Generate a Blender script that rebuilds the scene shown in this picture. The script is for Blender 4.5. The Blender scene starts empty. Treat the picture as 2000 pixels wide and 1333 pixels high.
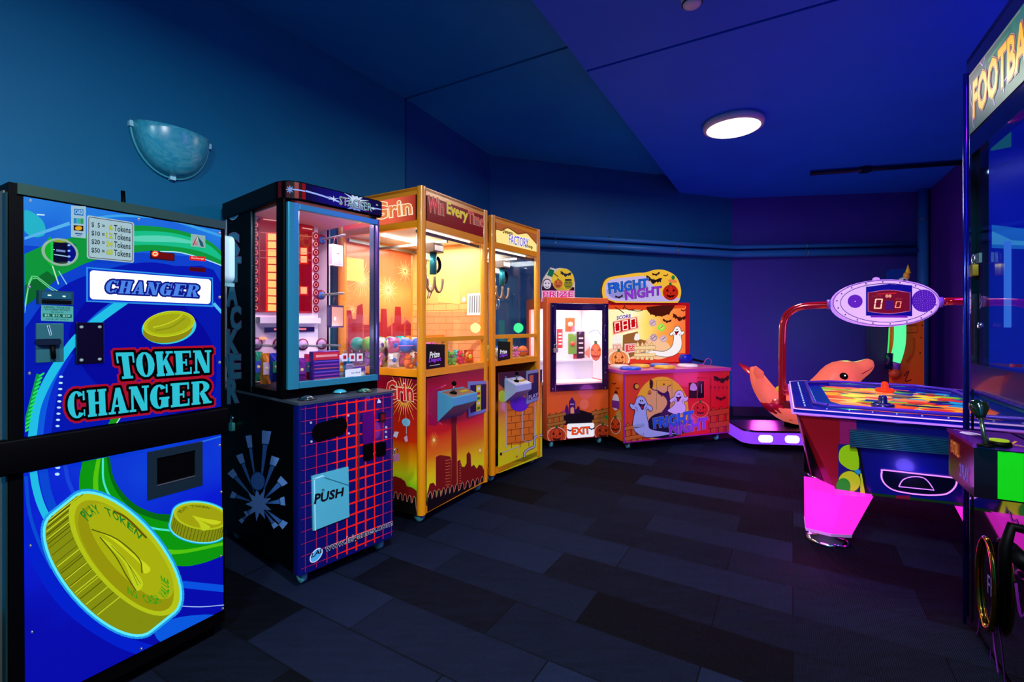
import bpy, math, random
from mathutils import Vector, Matrix
from math import sin, cos, pi, radians, atan2
random.seed(7)
SC = bpy.context.scene
COL = SC.collection
# ---------------------------------------------------------------- camera
EYE = Vector((0, 0, 1.2)); FOC = 913.0; HOR = 635.0
cd = bpy.data.cameras.new('camera'); cam = bpy.data.objects.new('camera', cd); COL.objects.link(cam)
cam.location = EYE; cam.rotation_euler = (pi/2, 0, 0)
cd.sensor_width = 36; cd.lens = 36*FOC/2000; cd.shift_y = -(666.5-HOR)/2000
cd.clip_start = .02; cd.clip_end = 60
SC.camera = cam
# ---------------------------------------------------------------- world, exposure
w = bpy.data.worlds.new('world'); SC.world = w; w.use_nodes = True
w.node_tree.nodes['Background'].inputs[0].default_value = (0.02, 0.05, 0.14, 1)
w.node_tree.nodes['Background'].inputs[1].default_value = .15
SC.view_settings.view_transform = 'Standard'; SC.view_settings.look = 'None'
SC.view_settings.exposure = 0; SC.view_settings.gamma = 1
SC.view_settings.use_curve_mapping = False
SC.cycles.use_denoising = True
SC.cycles.transparent_max_bounces = 16; SC.cycles.max_bounces = 8
SC.cycles.sample_clamp_indirect = 4
# ---------------------------------------------------------------- light
def lamp(name, kind, loc, energy, color=(1, 1, 1), size=.15, rot=None, size_y=None, spread=None):
    d = bpy.data.lights.new(name, kind); d.energy = energy; d.color = color
    if kind == 'POINT': d.shadow_soft_size = size
    if kind == 'AREA':
        d.size = size
        if size_y: d.shape = 'RECTANGLE'; d.size_y = size_y
        else: d.shape = 'DISK'
        if spread: d.spread = spread
    if kind == 'SPOT':
        d.shadow_soft_size = size; d.spot_size = spread or 1.2; d.spot_blend = .6
    o = bpy.data.objects.new(name, d); COL.objects.link(o); o.location = loc
    if rot: o.rotation_euler = rot
    return o
LAMPS = [  # (x, y, power, colour): first is the visible ceiling lamp, the rest unseen, added to light the fronts
    (1.828, 3.864, 34, (1, .93, .84)),
    (0.20, 0.35, 105, (.86, .95, 1)),
    (-.75, -1.25, 130, (.80, .95, 1)),
    (1.15, -1.3, 70, (.86, .88, 1)),
]
CEIL_R = 2.88; CEIL_L = 3.08
for i, (x, y, p, c) in enumerate(LAMPS):
    lamp('ceiling_lamp_light', 'AREA', (x, y, CEIL_R-.075), p, c, .40)
# added violet fill lamp, kept out of view, tinting the right side
lamp('violet_fill_light', 'AREA', (2.72, 1.95, CEIL_R-.09), 50, (.42, .03, 1), 1.1, (0, radians(12), radians(60)), .12)
# ---------------------------------------------------------------- materials
def lin(h):
    h = h.lstrip('#'); o = []
    for i in (0, 2, 4):
        c = int(h[i:i+2], 16)/255
        o.append(c/12.92 if c <= .04045 else ((c+.055)/1.055)**2.4)
    return (o[0], o[1], o[2], 1)
_M = {}
def D(h, rough=.45, metal=0, spec=.28, coat=0, name=None):
    """ordinary painted / printed surface"""
    k = ('d', h, rough, metal, spec, coat)
    if k in _M: return _M[k]
    m = bpy.data.materials.new(name or 'surface_'+h.lstrip('#')); m.use_nodes = True
    b = m.node_tree.nodes['Principled BSDF']
    b.inputs['Base Color'].default_value = lin(h); b.inputs['Roughness'].default_value = rough
    b.inputs['Metallic'].default_value = metal; b.inputs['Specular IOR Level'].default_value = spec
    b.inputs['Coat Weight'].default_value = coat; b.inputs['Coat Roughness'].default_value = .04
    _M[k] = m; return m
def E(h, s=.85, rough=.3, base=.05):
    """backlit print, lamp or display"""
    k = ('e', h, s, rough, base)
    if k in _M: return _M[k]
    m = bpy.data.materials.new('lit_'+h.lstrip('#')); m.use_nodes = True
    b = m.node_tree.nodes['Principled BSDF']; c = lin(h)
    b.inputs['Base Color'].default_value = (c[0]*base, c[1]*base, c[2]*base, 1)
    b.inputs['Roughness'].default_value = rough; b.inputs['Specular IOR Level'].default_value = .08
    b.inputs['Emission Color'].default_value = c; b.inputs['Emission Strength'].default_value = s
    _M[k] = m; return m
def glass(name='clear_glass', tint=(1, 1, 1), refl=.06, rough=.0):
    if name in _M: return _M[name]
    m = bpy.data.materials.new(name); m.use_nodes = True; nt = m.node_tree; nt.nodes.clear()
    o = nt.nodes.new('ShaderNodeOutputMaterial'); mx = nt.nodes.new('ShaderNodeMixShader')
    t = nt.nodes.new('ShaderNodeBsdfTransparent'); g = nt.nodes.new('ShaderNodeBsdfGlossy')
    f = nt.nodes.new('ShaderNodeLayerWeight'); f.inputs[0].default_value = .5
    pw = nt.nodes.new('ShaderNodeMath'); pw.operation = 'POWER'; pw.inputs[1].default_value = 4.5
    t.inputs[0].default_value = (*tint, 1); g.inputs['Roughness'].default_value = rough
    mt = nt.nodes.new('ShaderNodeMath'); mt.operation = 'MULTIPLY_ADD'; mt.inputs[1].default_value = .7; mt.inputs[2].default_value = refl/2
    nt.links.new(f.outputs['Facing'], pw.inputs[0]); nt.links.new(pw.outputs[0], mt.inputs[0]); nt.links.new(mt.outputs[0], mx.inputs[0])
    nt.links.new(t.outputs[0], mx.inputs[1]); nt.links.new(g.outputs[0], mx.inputs[2])
    nt.links.new(mx.outputs[0], o.inputs[0]); _M[name] = m; return m
def ramp_mat(name, stops, axis='Z', lo=0., hi=1., emit=0., rough=.35, noise=0., nscale=6, coat=0):
    """print whose ink runs through a colour ramp along one of the thing's own axes"""
    m = bpy.data.materials.new(name); m.use_nodes = True; nt = m.node_tree
    b = nt.nodes['Principled BSDF']; b.inputs['Roughness'].default_value = rough
    b.inputs['Coat Weight'].default_value = coat; b.inputs['Coat Roughness'].default_value = .05
    tc = nt.nodes.new('ShaderNodeTexCoord'); sx = nt.nodes.new('ShaderNodeSeparateXYZ')
    nt.links.new(tc.outputs['Object'], sx.inputs[0])
    mr = nt.nodes.new('ShaderNodeMapRange'); mr.inputs[1].default_value = lo; mr.inputs[2].default_value = hi
    nt.links.new(sx.outputs['XYZ'.index(axis)], mr.inputs[0]); src = mr.outputs[0]
    if noise:
        n = nt.nodes.new('ShaderNodeTexNoise'); n.inputs['Scale'].default_value = nscale
        n.inputs['Detail'].default_value = 3
        nt.links.new(tc.outputs['Object'], n.inputs['Vector'])
        a = nt.nodes.new('ShaderNodeMath'); a.operation = 'MULTIPLY_ADD'; a.inputs[1].default_value = noise
        a.inputs[2].default_value = -noise/2
        nt.links.new(n.outputs['Fac'], a.inputs[0])
        ad = nt.nodes.new('ShaderNodeMath'); ad.operation = 'ADD'
        nt.links.new(src, ad.inputs[0]); nt.links.new(a.outputs[0], ad.inputs[1]); src = ad.outputs[0]
    cr = nt.nodes.new('ShaderNodeValToRGB'); e = cr.color_ramp.elements
    e[0].position = stops[0][0]; e[0].color = lin(stops[0][1]); e[1].position = stops[-1][0]; e[1].color = lin(stops[-1][1])
    for p, h in stops[1:-1]:
        q = e.new(p); q.color = lin(h)
    nt.links.new(src, cr.inputs[0])
    if emit:
        nt.links.new(cr.outputs[0], b.inputs['Emission Color']); b.inputs['Emission Strength'].default_value = emit
        b.inputs['Base Color'].default_value = (.002, .002, .002, 1); b.inputs['Specular IOR Level'].default_value = .06
    else:
        nt.links.new(cr.outputs[0], b.inputs['Base Color'])
    return m
# ---------------------------------------------------------------- frames (a machine's own axes: x along its front, y into its depth)
class Frame:
    def __init__(s, x, y, ang):
        s.O = Vector((x, y, 0)); s.a = ang
        s.M = Matrix.Translation(s.O) @ Matrix.Rotation(ang, 4, 'Z'); s.I = s.M.inverted()
    def ray(s, u, v):
        d = Vector(((u-1000)/FOC, 1, (HOR-v)/FOC))
        return s.I @ EYE, s.I.to_3x3() @ d
    def hit(s, u, v, o, n):
        e, d = s.ray(u, v); n = Vector(n); o = Vector(o)
        return e + d*((o-e).dot(n)/d.dot(n))
    def px(s, u, v, ax='y', val=0.):
        o = [0, 0, 0]; n = [0, 0, 0]; i = 'xyz'.index(ax); o[i] = val; n[i] = 1
        return s.hit(u, v, o, n)
    def W(s, x, y, z=0): return s.M @ Vector((x, y, z))
WORLD = Frame(0, 0, 0)
def tag(o, label=None, cat=None, group=None, kind=None):
    for k, v in (('label', label), ('category', cat), ('group', group), ('kind', kind)):
        if v: o[k] = v
    return o
def thing(name, label, cat, fr=None, group=None, loc=None, rz=0):
    o = bpy.data.objects.new(name, None); COL.objects.link(o); o.empty_display_size = .1
    if fr: o.location = fr.O; o.rotation_euler = (0, 0, fr.a)
    if loc is not None: o.location = loc; o.rotation_euler = (0, 0, rz)
    return tag(o, label, cat, group)
# ---------------------------------------------------------------- mesh builder
def sm(pts, n=5, closed=False):
    """smooth curve through the points"""
    P = [Vector(p) for p in pts]; out = []; L = len(P)
    rng = range(L) if closed else range(L-1)
    for i in rng:
        p1 = P[i]; p2 = P[(i+1) % L]
        p0 = P[i-1] if (closed or i > 0) else p1*2-p2
        p3 = P[(i+2) % L] if (closed or i+2 < L) else p2*2-p1
        for k in range(n):
            t = k/n
            out.append(.5*((2*p1)+(p2-p0)*t+(2*p0-5*p1+4*p2-p3)*t*t+(3*p1-p0-3*p2+p3)*t**3))
    if not closed: out.append(P[-1])
    return [tuple(q) for q in out]
def ell(cx, cy, rx, ry, rot=0, n=28, a0=0, a1=360):
    r = radians(rot); out = []
    full = abs(a1-a0) >= 359.9
    for i in range(n if full else n+1):
        t = radians(a0+(a1-a0)*i/n); x = rx*cos(t); y = ry*sin(t)
        out.append((cx+x*cos(r)-y*sin(r), cy+x*sin(r)+y*cos(r)))
    return out
class MB:
    def __init__(s): s.v = []; s.f = []; s.m = []; s.s = []; s.mats = []
    def mi(s, m):
        if m not in s.mats: s.mats.append(m)
        return s.mats.index(m)
    def add(s, vs, fs, m, smooth=False):
        b = len(s.v); s.v += [tuple(v) for v in vs]; k = s.mi(m)
        for f in fs: s.f.append([b+i for i in f]); s.m.append(k); s.s.append(smooth)
        return s
    def box(s, x0, x1, y0, y1, z0, z1, m):
        x0, x1 = sorted((x0, x1)); y0, y1 = sorted((y0, y1)); z0, z1 = sorted((z0, z1))
        vs = [(x, y, z) for x in (x0, x1) for y in (y0, y1) for z in (z0, z1)]
        return s.add(vs, [(0, 1, 3, 2), (4, 6, 7, 5), (0, 4, 5, 1), (2, 3, 7, 6), (0, 2, 6, 4), (1, 5, 7, 3)], m)
    def rbox(s, x0, x1, y0, y1, z0, z1, m, r=.02, n=4, ax='z'):
        """box with the four edges along ax rounded"""
        A = {'z': (x0, x1, y0, y1, z0, z1), 'y': (x0, x1, z0, z1, y0, y1), 'x': (y0, y1, z0, z1, x0, x1)}[ax]
        a0, a1, b0, b1, c0, c1 = A; pts = []
        for (cx, cy, t0) in ((a1-r, b1-r, 0), (a0+r, b1-r, 90), (a0+r, b0+r, 180), (a1-r, b0+r, 270)):
            for i in range(n+1):
                t = radians(t0+90*i/n); pts.append((cx+r*cos(t), cy+r*sin(t)))
        P = {'z': lambda a, b, c: (a, b, c), 'y': lambda a, b, c: (a, c, b), 'x': lambda a, b, c: (c, a, b)}[ax]
        return s.prism([P(a, b, c0) for a, b in pts], [P(a, b, c1) for a, b in pts], m, True)
    def prism(s, p0, p1, m, smooth=False, caps=True):
        n = len(p0); vs = list(p0)+list(p1)
        s.add(vs, [(i, (i+1) % n, n+(i+1) % n, n+i) for i in range(n)], m, smooth)
        if caps: s.add(p0, [tuple(range(n))[::-1]], m); s.add(p1, [tuple(range(n))], m)
        return s
    def loft(s, rings, m, smooth=True, caps=True):
        n = len(rings[0]); vs = [p for r in rings for p in r]; fs = []
        for k in range(len(rings)-1):
            for i in range(n): j = (i+1) % n; fs.append((k*n+i, k*n+j, (k+1)*n+j, (k+1)*n+i))
        if caps: fs.append(tuple(range(n))[::-1]); fs.append(tuple((len(rings)-1)*n+i for i in range(n)))
        return s.add(vs, fs, m, smooth)
    def tube(s, path, r, m, n=10, caps=True):
        P = [Vector(p) for p in path]; rings = []; up = None
        for i, p in enumerate(P):
            t = (P[min(i+1, len(P)-1)]-P[max(i-1, 0)]).normalized()
            if up is None: up = t.orthogonal().normalized()
            up = (up-t*up.dot(t)).normalized(); sd = t.cross(up)
            rr = r[i] if isinstance(r, (list, tuple)) else r
            rings.append([tuple(p+up*(rr*cos(2*pi*k/n))+sd*(rr*sin(2*pi*k/n))) for k in range(n)])
        return s.loft(rings, m, True, caps)
    def cyl(s, a, b, r, m, n=16, r2=None): return s.tube([a, b], [r, r if r2 is None else r2], m, n)
    def lathe(s, prof, m, c=(0, 0, 0), n=20, axis='z', sy=1.):
        rings = []
        for r, h in prof:
            q = []
            for k in range(n):
                a = 2*pi*k/n; x, y = r*cos(a), r*sin(a)*sy
                p = {'z': (x, y, h), 'y': (x, h, y), 'x': (h, x, y)}[axis]
                q.append((c[0]+p[0], c[1]+p[1], c[2]+p[2]))
            rings.append(q)
        return s.loft(rings, m, True, True)
    def ball(s, c, r, m, sc=(1, 1, 1), n=12, k=7):
        rings = []
        for i in range(k+1):
            a = -pi/2+pi*i/k; rr = max(cos(a), .03)
            rings.append([(c[0]+r*sc[0]*rr*cos(2*pi*j/n), c[1]+r*sc[1]*rr*sin(2*pi*j/n), c[2]+r*sc[2]*sin(a)) for j in range(n)])
        return s.loft(rings, m)
    def torus(s, c, R, r, m, axis='y', n=24, k=8, a0=0, a1=360):
        pts = []
        full = abs(a1-a0) >= 359
        for i in range(n+1):
            a = radians(a0+(a1-a0)*i/n); x, y = R*cos(a), R*sin(a)
            p = {'z': (x, y, 0), 'y': (x, 0, y), 'x': (0, x, y)}[axis]
            pts.append((c[0]+p[0], c[1]+p[1], c[2]+p[2]))
        return s.tube(pts, r, m, k, not full)
    def build(s, name, parent=None, bevel=0, label=None, world=None):
        if getattr(s, 'parts', None):
            for p in s.parts: o = p.build(name, parent, bevel, label)
            return o
        if isinstance(bevel, str): label, bevel = bevel, 0
        me = bpy.data.meshes.new(name); me.from_pydata(s.v, [], s.f)
        for m in s.mats: me.materials.append(m)
        me.polygons.foreach_set('material_index', s.m); me.polygons.foreach_set('use_smooth', s.s)
        me.update(); me.validate()
        o = bpy.data.objects.new(name, me); COL.objects.link(o)
        if parent: o.parent = parent
        if world: o.location = world.O; o.rotation_euler = (0, 0, world.a)
        if bevel:
            b = o.modifiers.new('bevel', 'BEVEL'); b.width = bevel; b.segments = 2; b.limit_method = 'ANGLE'
            b.angle_limit = radians(40)
        if label: o['label'] = label
        return o
# ---------------------------------------------------------------- lettering
_TX = {}
def glyphs(txt, bold=0., res=2):
    """triangles of a text in its own unit box"""
    bold = bold*.6 if bold > .03 else bold
    k = (txt, bold, res)
    if k in _TX: return _TX[k]
    def run(off):
        cu = bpy.data.curves.new('lettering', 'FONT'); cu.body = txt; cu.resolution_u = res; cu.offset = off
        ob = bpy.data.objects.new('lettering', cu); COL.objects.link(ob)
        dg = bpy.context.evaluated_depsgraph_get(); me = ob.evaluated_get(dg).to_mesh()
        vs = [(v.co.x, v.co.y) for v in me.vertices]; fs = [tuple(p.vertices) for p in me.polygons]
        ob.evaluated_get(dg).to_mesh_clear(); bpy.data.objects.remove(ob); bpy.data.curves.remove(cu)
        return vs, fs
    v0, _ = run(0)
    xs = [p[0] for p in v0]; ys = [p[1] for p in v0]
    x0, x1, y0, y1 = min(xs), max(xs), min(ys), max(ys)
    vs, fs = run(bold)
    _TX[k] = ([((x-x0)/(x1-x0), (y-y0)/(y1-y0)) for x, y in vs], fs); return _TX[k]
def R_(a, b, c, d): return [(a, b), (c, b), (c, d), (a, d)]
def RING(cx, cy, rx, ry, ix, iy, a0=0, a1=360, n=14):
    o = ell(cx, cy, rx, ry, 0, n, a0, a1); i = ell(cx, cy, ix, iy, 0, n, a0, a1); q = []
    m = len(o); full = abs(a1-a0) >= 359
    for k in range(m if full else m-1): q.append([o[k], o[(k+1) % m], i[(k+1) % m], i[k]])
    return q
SLAB = {
 'T': [R_(0, .86, 1, 1), R_(0, .6, .1, .88), R_(.9, .6, 1, .88), R_(.31, 0, .69, 1), R_(.18, 0, .82, .1)],
 'O': RING(.5, .5, .5, .5, .15, .42),
 'K': [R_(.06, 0, .42, 1), R_(0, .9, .48, 1), R_(0, 0, .48, .1), [(.4, .38), (.4, .56), (.72, .95), (.84, .95)], [(.42, .6), (.64, .68), (1, .05), (.66, .05)], R_(.6, .91, 1, 1), R_(.54, 0, 1.02, .1)],
 'E': [R_(.08, 0, .46, 1), R_(0, .9, .94, 1), R_(0, 0, .96, .1), R_(.86, .7, .94, 1), R_(.88, 0, .96, .3), R_(.4, .46, .7, .55), R_(.62, .36, .7, .65)],
 'N': [R_(.1, 0, .22, 1), R_(0, .91, .38, 1), R_(0, 0, .34, .09), [(.04, 1), (.42, 1), (.92, 0), (.62, 0)], R_(.78, 0, .92, 1), R_(.66, .91, 1.02, 1)],
 'C': RING(.5, .5, .5, .5, .14, .42, 42, 318)+[R_(.84, .64, .94, .98), R_(.86, .06, .93, .3)],
 'H': [R_(.07, 0, .4, 1), R_(.6, 0, .93, 1), R_(.35, .45, .65, .54), R_(0, .91, .46, 1), R_(0, 0, .46, .09), R_(.54, .91, 1, 1), R_(.54, 0, 1, .09)],
 'A': [[(.1, 0), (.24, 0), (.56, 1), (.4, 1)], [(.4, 1), (.62, 1), (.96, 0), (.58, 0)], R_(.25, .26, .62, .35), R_(0, 0, .36, .09), R_(.5, 0, 1.02, .09)],
 'G': RING(.48, .5, .48, .5, .12, .42, 42, 340)+[R_(.82, .64, .91, .98), R_(.58, .04, .94, .44), R_(.48, .38, 1, .47)],
 'R': [R_(.06, 0, .4, 1), R_(0, .91, .6, 1), R_(0, 0, .46, .09)]+RING(.5, .74, .42, .26, .12, .17, -95, 95)+[[(.4, .5), (.66, .5), (1, 0), (.66, 0)], R_(.6, 0, 1.04, .09)],
}
SEG = {'0': 'abcdef', '1': 'bc', '2': 'abged', '8': 'abcdefg', '3': 'abgcd', '5': 'afgcd', '6': 'afgedc'}
def quad_map(q):
    """unit square -> picture quad: q = bottom-left, bottom-right, top-right, top-left"""
    a, b, c, d = [Vector(p) for p in q]
    return lambda x, y: tuple(a*((1-x)*(1-y))+b*(x*(1-y))+c*(x*y)+d*((1-x)*y))
class Art:
    """a printed or lit panel: flat shapes laid on one plane of a machine, in that machine's own axes.
    Points are read off the photograph and carried onto the real plane of the panel."""
    def __init__(s, fr, o, n, lift=0., clip=None, local=None):
        s.fr = fr; s.o = Vector(o); s.n = Vector(n).normalized(); s.mb = MB(); s.lift = lift; s.L = 0; s.clip = clip; s.local = local
        if s.n.dot(fr.I @ EYE-s.o) < 0: s.n = -s.n
    def P(s, p, L):
        if s.local: q = s.o+s.local[0]*p[0]+s.local[1]*p[1]
        else: q = s.fr.hit(p[0], p[1], s.o, s.n)
        return q+s.n*(s.lift+.0005*L)
    def _clip(s, pts):
        c = s.clip; out = list(pts)
        area = sum(c[i][0]*c[(i+1) % len(c)][1]-c[(i+1) % len(c)][0]*c[i][1] for i in range(len(c)))
        sg = 1 if area > 0 else -1
        for i in range(len(c)):
            a = c[i]; b = c[(i+1) % len(c)]; inp = out; out = []
            f = lambda p: sg*((b[0]-a[0])*(p[1]-a[1])-(b[1]-a[1])*(p[0]-a[0]))
            for k in range(len(inp)):
                p = inp[k]; q = inp[(k+1) % len(inp)]; fp = f(p); fq = f(q)
                if fp >= 0: out.append(p)
                if (fp > 0 > fq) or (fp < 0 < fq):
                    t = fp/(fp-fq); out.append((p[0]+(q[0]-p[0])*t, p[1]+(q[1]-p[1])*t))
        return out
    def poly(s, pts, m, L=1):
        if s.clip: pts = s._clip(pts)
        if len(pts) < 3: return s
        vs = [s.P(p, L) for p in pts]; nn = Vector()
        for i in range(len(vs)): nn += (vs[i]-vs[0]).cross(vs[(i+1) % len(vs)]-vs[0])
        if nn.dot(s.n) < 0: vs.reverse()
        s.mb.add(vs, [tuple(range(len(vs)))], m); return s
    def slab(s, pts, m, t, L=0):
        """solid plate of thickness t standing on the plane"""
        if s.clip: pts = s._clip(pts)
        a = [s.P(p, L) for p in pts]; nn = Vector()
        for i in range(len(a)): nn += (a[i]-a[0]).cross(a[(i+1) % len(a)]-a[0])
        if nn.dot(s.n) < 0: a.reverse()
        b = [p+s.n*t for p in a]; s.mb.prism(a, b, m); return s
    def line(s, pts, wd, m, L=1, closed=False, w2=None):
        P = [Vector(p) for p in pts]; n = len(P)
        if closed: P.append(P[0]); n += 1
        off = []
        for i in range(n):
            if closed and i in (0, n-1): t = P[1]-P[n-2]
            else: t = P[min(i+1, n-1)]-P[max(i-1, 0)]
            t = t.normalized() if t.length > 1e-6 else Vector((1, 0))
            k = wd if w2 is None else wd+(w2-wd)*i/(n-1)
            off.append(Vector((-t.y, t.x))*k/2)
        for i in range(n-1):
            s.poly([tuple(P[i]+off[i]), tuple(P[i+1]+off[i+1]), tuple(P[i+1]-off[i+1]), tuple(P[i]-off[i])], m, L)
        return s
    def outline(s, polys, wd, m, L):
        for q in polys:
            s.poly(q, m, L); P = [Vector(p) for p in q]
            for i in range(len(P)):
                a, b = P[i], P[(i+1) % len(P)]; t = (b-a)
                if t.length < 1e-6: continue
                t.normalize(); nrm = Vector((-t.y, t.x))*wd; t = t*wd*.6
                s.poly([tuple(a-t+nrm), tuple(b+t+nrm), tuple(b+t-nrm), tuple(a-t-nrm)], m, L)
        return s
    def text(s, txt, q, m, L=2, bold=.0, res=2):
        vs, fs = glyphs(txt, bold, res); f = quad_map(q)
        V = [s.P(f(x, y), L) for x, y in vs]
        s.mb.add(V, fs, m); return s
    def otext(s, txt, q, m, mo, L=2, bold=.012, ob=.05):
        s.text(txt, q, mo, L, ob); return s.text(txt, q, m, L+1, bold)
    def slabtext(s, txt, q, layers, gap=.1, wid=None):
        """slab-serif lettering; layers = [(extra width, material, layer)]"""
        f = quad_map(q); wid = wid or {}; ws = [wid.get(c, 1) for c in txt]; tot = sum(ws)+gap*(len(txt)-1); x = 0; G = []
        for c, wc in zip(txt, ws):
            for p in SLAB[c]: G.append([f((x+a*wc)/tot, b) for a, b in p])
            x += wc+gap
        for ex, m, L in layers:
            if ex: s.outline(G, ex, m, L)
            else:
                for p in G: s.poly(p, m, L)
        return s
    def seg7(s, ch, q, m, L=2, th=.14):
        f = quad_map(q); h = th; g = .03
        S = {'a': R_(g, 1-h*.6, 1-g, 1), 'g': R_(g, .5-h*.3, 1-g, .5+h*.3), 'd': R_(g, 0, 1-g, h*.6),
             'f': R_(0, .5+g, h, 1-g), 'b': R_(1-h, .5+g, 1, 1-g), 'e': R_(0, g, h, .5-g), 'c': R_(1-h, g, 1, .5-g)}
        for k in SEG.get(ch, 'abcdefg'): s.poly([f(*p) for p in S[k]], m, L)
        return s
    def dots(s, pts, r, m, L=2, n=8, ry=None):
        for p in pts: s.poly(ell(p[0], p[1], r, ry or r, 0, n), m, L)
        return s
    def build(s, name, parent, label=None): return s.mb.build(name, parent, label=label)
def pumpkin(A, u, v, r, col, dark, L=3, rim=None, face=True, stem='#1f6a2a', k=1., MK=None):
    MK = MK or (lambda h: D(h))
    if rim: A.poly(ell(u, v, r*1.12*k, r*1.12), rim, L-1)
    A.poly(ell(u, v, r*k, r), col, L)
    for q in (.35, .72): A.line(ell(u, v, r*q*k, r, 0, 20), r*.045, dark, L+1, True)
    A.poly([(u-r*.14, v-r*.9), (u-r*.2, v-r*1.25), (u+r*.1, v-r*1.3), (u+r*.16, v-r*.9)], MK(stem), L+1)
    if face:
        for sx in (-1, 1): A.poly([(u+sx*r*.2, v-r*.1), (u+sx*r*.62, v-r*.16), (u+sx*r*.42, v-r*.5)], dark, L+2)
        A.poly([(u-r*.08, v+r*.16), (u+r*.1, v+r*.16), (u, v-r*.06)], dark, L+2)
        A.poly([(u-r*.6, v+r*.25), (u-r*.3, v+r*.38), (u-r*.2, v+r*.28), (u-.02*r, v+r*.42), (u+r*.2, v+r*.3), (u+r*.3, v+r*.4), (u+r*.62, v+r*.2),
                (u+r*.38, v+r*.62), (u+r*.1, v+r*.6), (u, v+r*.74), (u-r*.15, v+r*.62), (u-r*.42, v+r*.58)], dark, L+2)
def bat(A, u, v, s_, m, L=3, rot=0):
    P = [(0, -.1), (.08, -.28), (.12, -.12), (.35, -.2), (.62, -.42), (1, -.5), (.9, -.2), (.93, .1), (.72, -.02), (.55, .2), (.38, .05), (.2, .3), (0, .42)]
    P = P+[(-x, y) for x, y in reversed(P[1:-1])]
    c, d = cos(radians(rot)), sin(radians(rot))
    A.poly([(u+s_*(x*c-y*d), v+s_*(x*d+y*c)) for x, y in P], m, L)
def ghost(A, u, v, s_, flip, body, ink, red, tail, L=4, outl=None):
    """round-headed sheet ghost, mouth open, tail curling away"""
    B = [(-.55, -.35), (-.3, -.8), (.15, -.95), (.55, -.7), (.72, -.2), (.95, .1), (1.2, -.1), (1.35, .15), (1.1, .55), (.8, .6), (.75, .9)]+tail+[(-.55, .95), (-.75, .5), (-1.05, .8), (-1.3, .55), (-1.1, .2), (-.75, .05)]
    T = lambda p: (u+flip*s_*p[0], v+s_*p[1])
    pts = sm([T(p) for p in B], 4, True)
    if outl: A.outline([pts], outl, ink, L-1)
    A.poly(pts, body, L)
    A.poly(sm([T(p) for p in [(-.5, -.1), (-.1, .0), (.35, -.15), (.3, .1), (.15, .3), (0, .62), (-.25, .6), (-.3, .25)]], 3, True), ink, L+1)
    A.poly(sm([T(p) for p in [(-.12, .2), (.08, .22), (.0, .52), (-.16, .5)]], 3, True), red, L+2)
    for x in (-.12, .12): A.poly([T(p) for p in ell(x, -.42, .07, .11, 0, 10)], ink, L+1)
    A.line([T(p) for p in sm([(-.7, .3), (-.45, .5), (-.4, .75)], 3)], s_*.05, ink, L+1)
    A.line([T(p) for p in sm([(.75, .3), (.5, .55), (.55, .85)], 3)], s_*.05, ink, L+1)
def fence(A, us, v0, v1, tops, m, ink, L=3, sl=0):
    pw = (us[1]-us[0])*.62
    for u in us:
        d = sl*(u-us[0]); A.outline([[(u, v0+d), (u, v1+6+d), (u+pw*.5, v1+d), (u+pw, v1+6+d), (u+pw, v0+d)]], .8, ink, L)
        A.poly([(u, v0+d), (u, v1+6+d), (u+pw*.5, v1+d), (u+pw, v1+6+d), (u+pw, v0+d)], m, L+1)
    for t in tops:
        a, b = us[0]-4, us[-1]+pw+4; k = (v0-v1)*.09
        q = [(a, t+k), (a, t-k), (b, t-k-3+sl*(b-a)), (b, t+k-3+sl*(b-a))]
        A.outline([q], .8, ink, L+2); A.poly(q, m, L+3)
def casters(mb, pts, m, m2, r=.035):
    mb.parts = []
    for x, y in pts:
        mb = mb if not hasattr(mb, 'parts') else mb
        root = mb; mb = MB(); root.parts.append(mb)
        m2 = D('#5cb4bc', .35)
        mb.cyl((x, y, r*1.6), (x, y, .082), .010, m, 10)
        mb.box(x-.018, x+.018, y-.012, y+.026, r*1.1, r*2.1, m)
        mb.lathe([(r*.5, -.013), (r, -.011), (r, .011), (r*.5, .013)], m2, (x, y+.012, r), 16, 'x')
        mb = root
def padlock(name, label, loc, rz, body, sc=1., grp=None):
    t = thing(name, label, 'padlock', loc=loc, rz=rz, group=grp)
    b = MB(); b.rbox(-.021*sc, .021*sc, -.008*sc, .008*sc, -.055*sc, -.012*sc, body, .005*sc, 3, 'y'); b.build('lock_body', t)
    g = MB(); g.tube([(-.013*sc, 0, -.014*sc), (-.013*sc, 0, .012*sc)]+[(.013*sc*cos(radians(a)), 0, .012*sc+.013*sc*sin(radians(a))) for a in range(180, -1, -30)]+[(.013*sc, 0, -.014*sc)], .003*sc, D('#b8c4c8', .25, 1), 8)
    g.build('shackle', t); return t
CHROME = D('#c8ccd0', .12, 1); STEEL = D('#8d979b', .35, .9); BLACK = D('#020203', .5, 0, .05); BLACKG = D('#030305', .12, 0, .6, .6); WHITE = D('#e8eef0', .4)
RUB = D('#39484c', .5)
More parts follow.
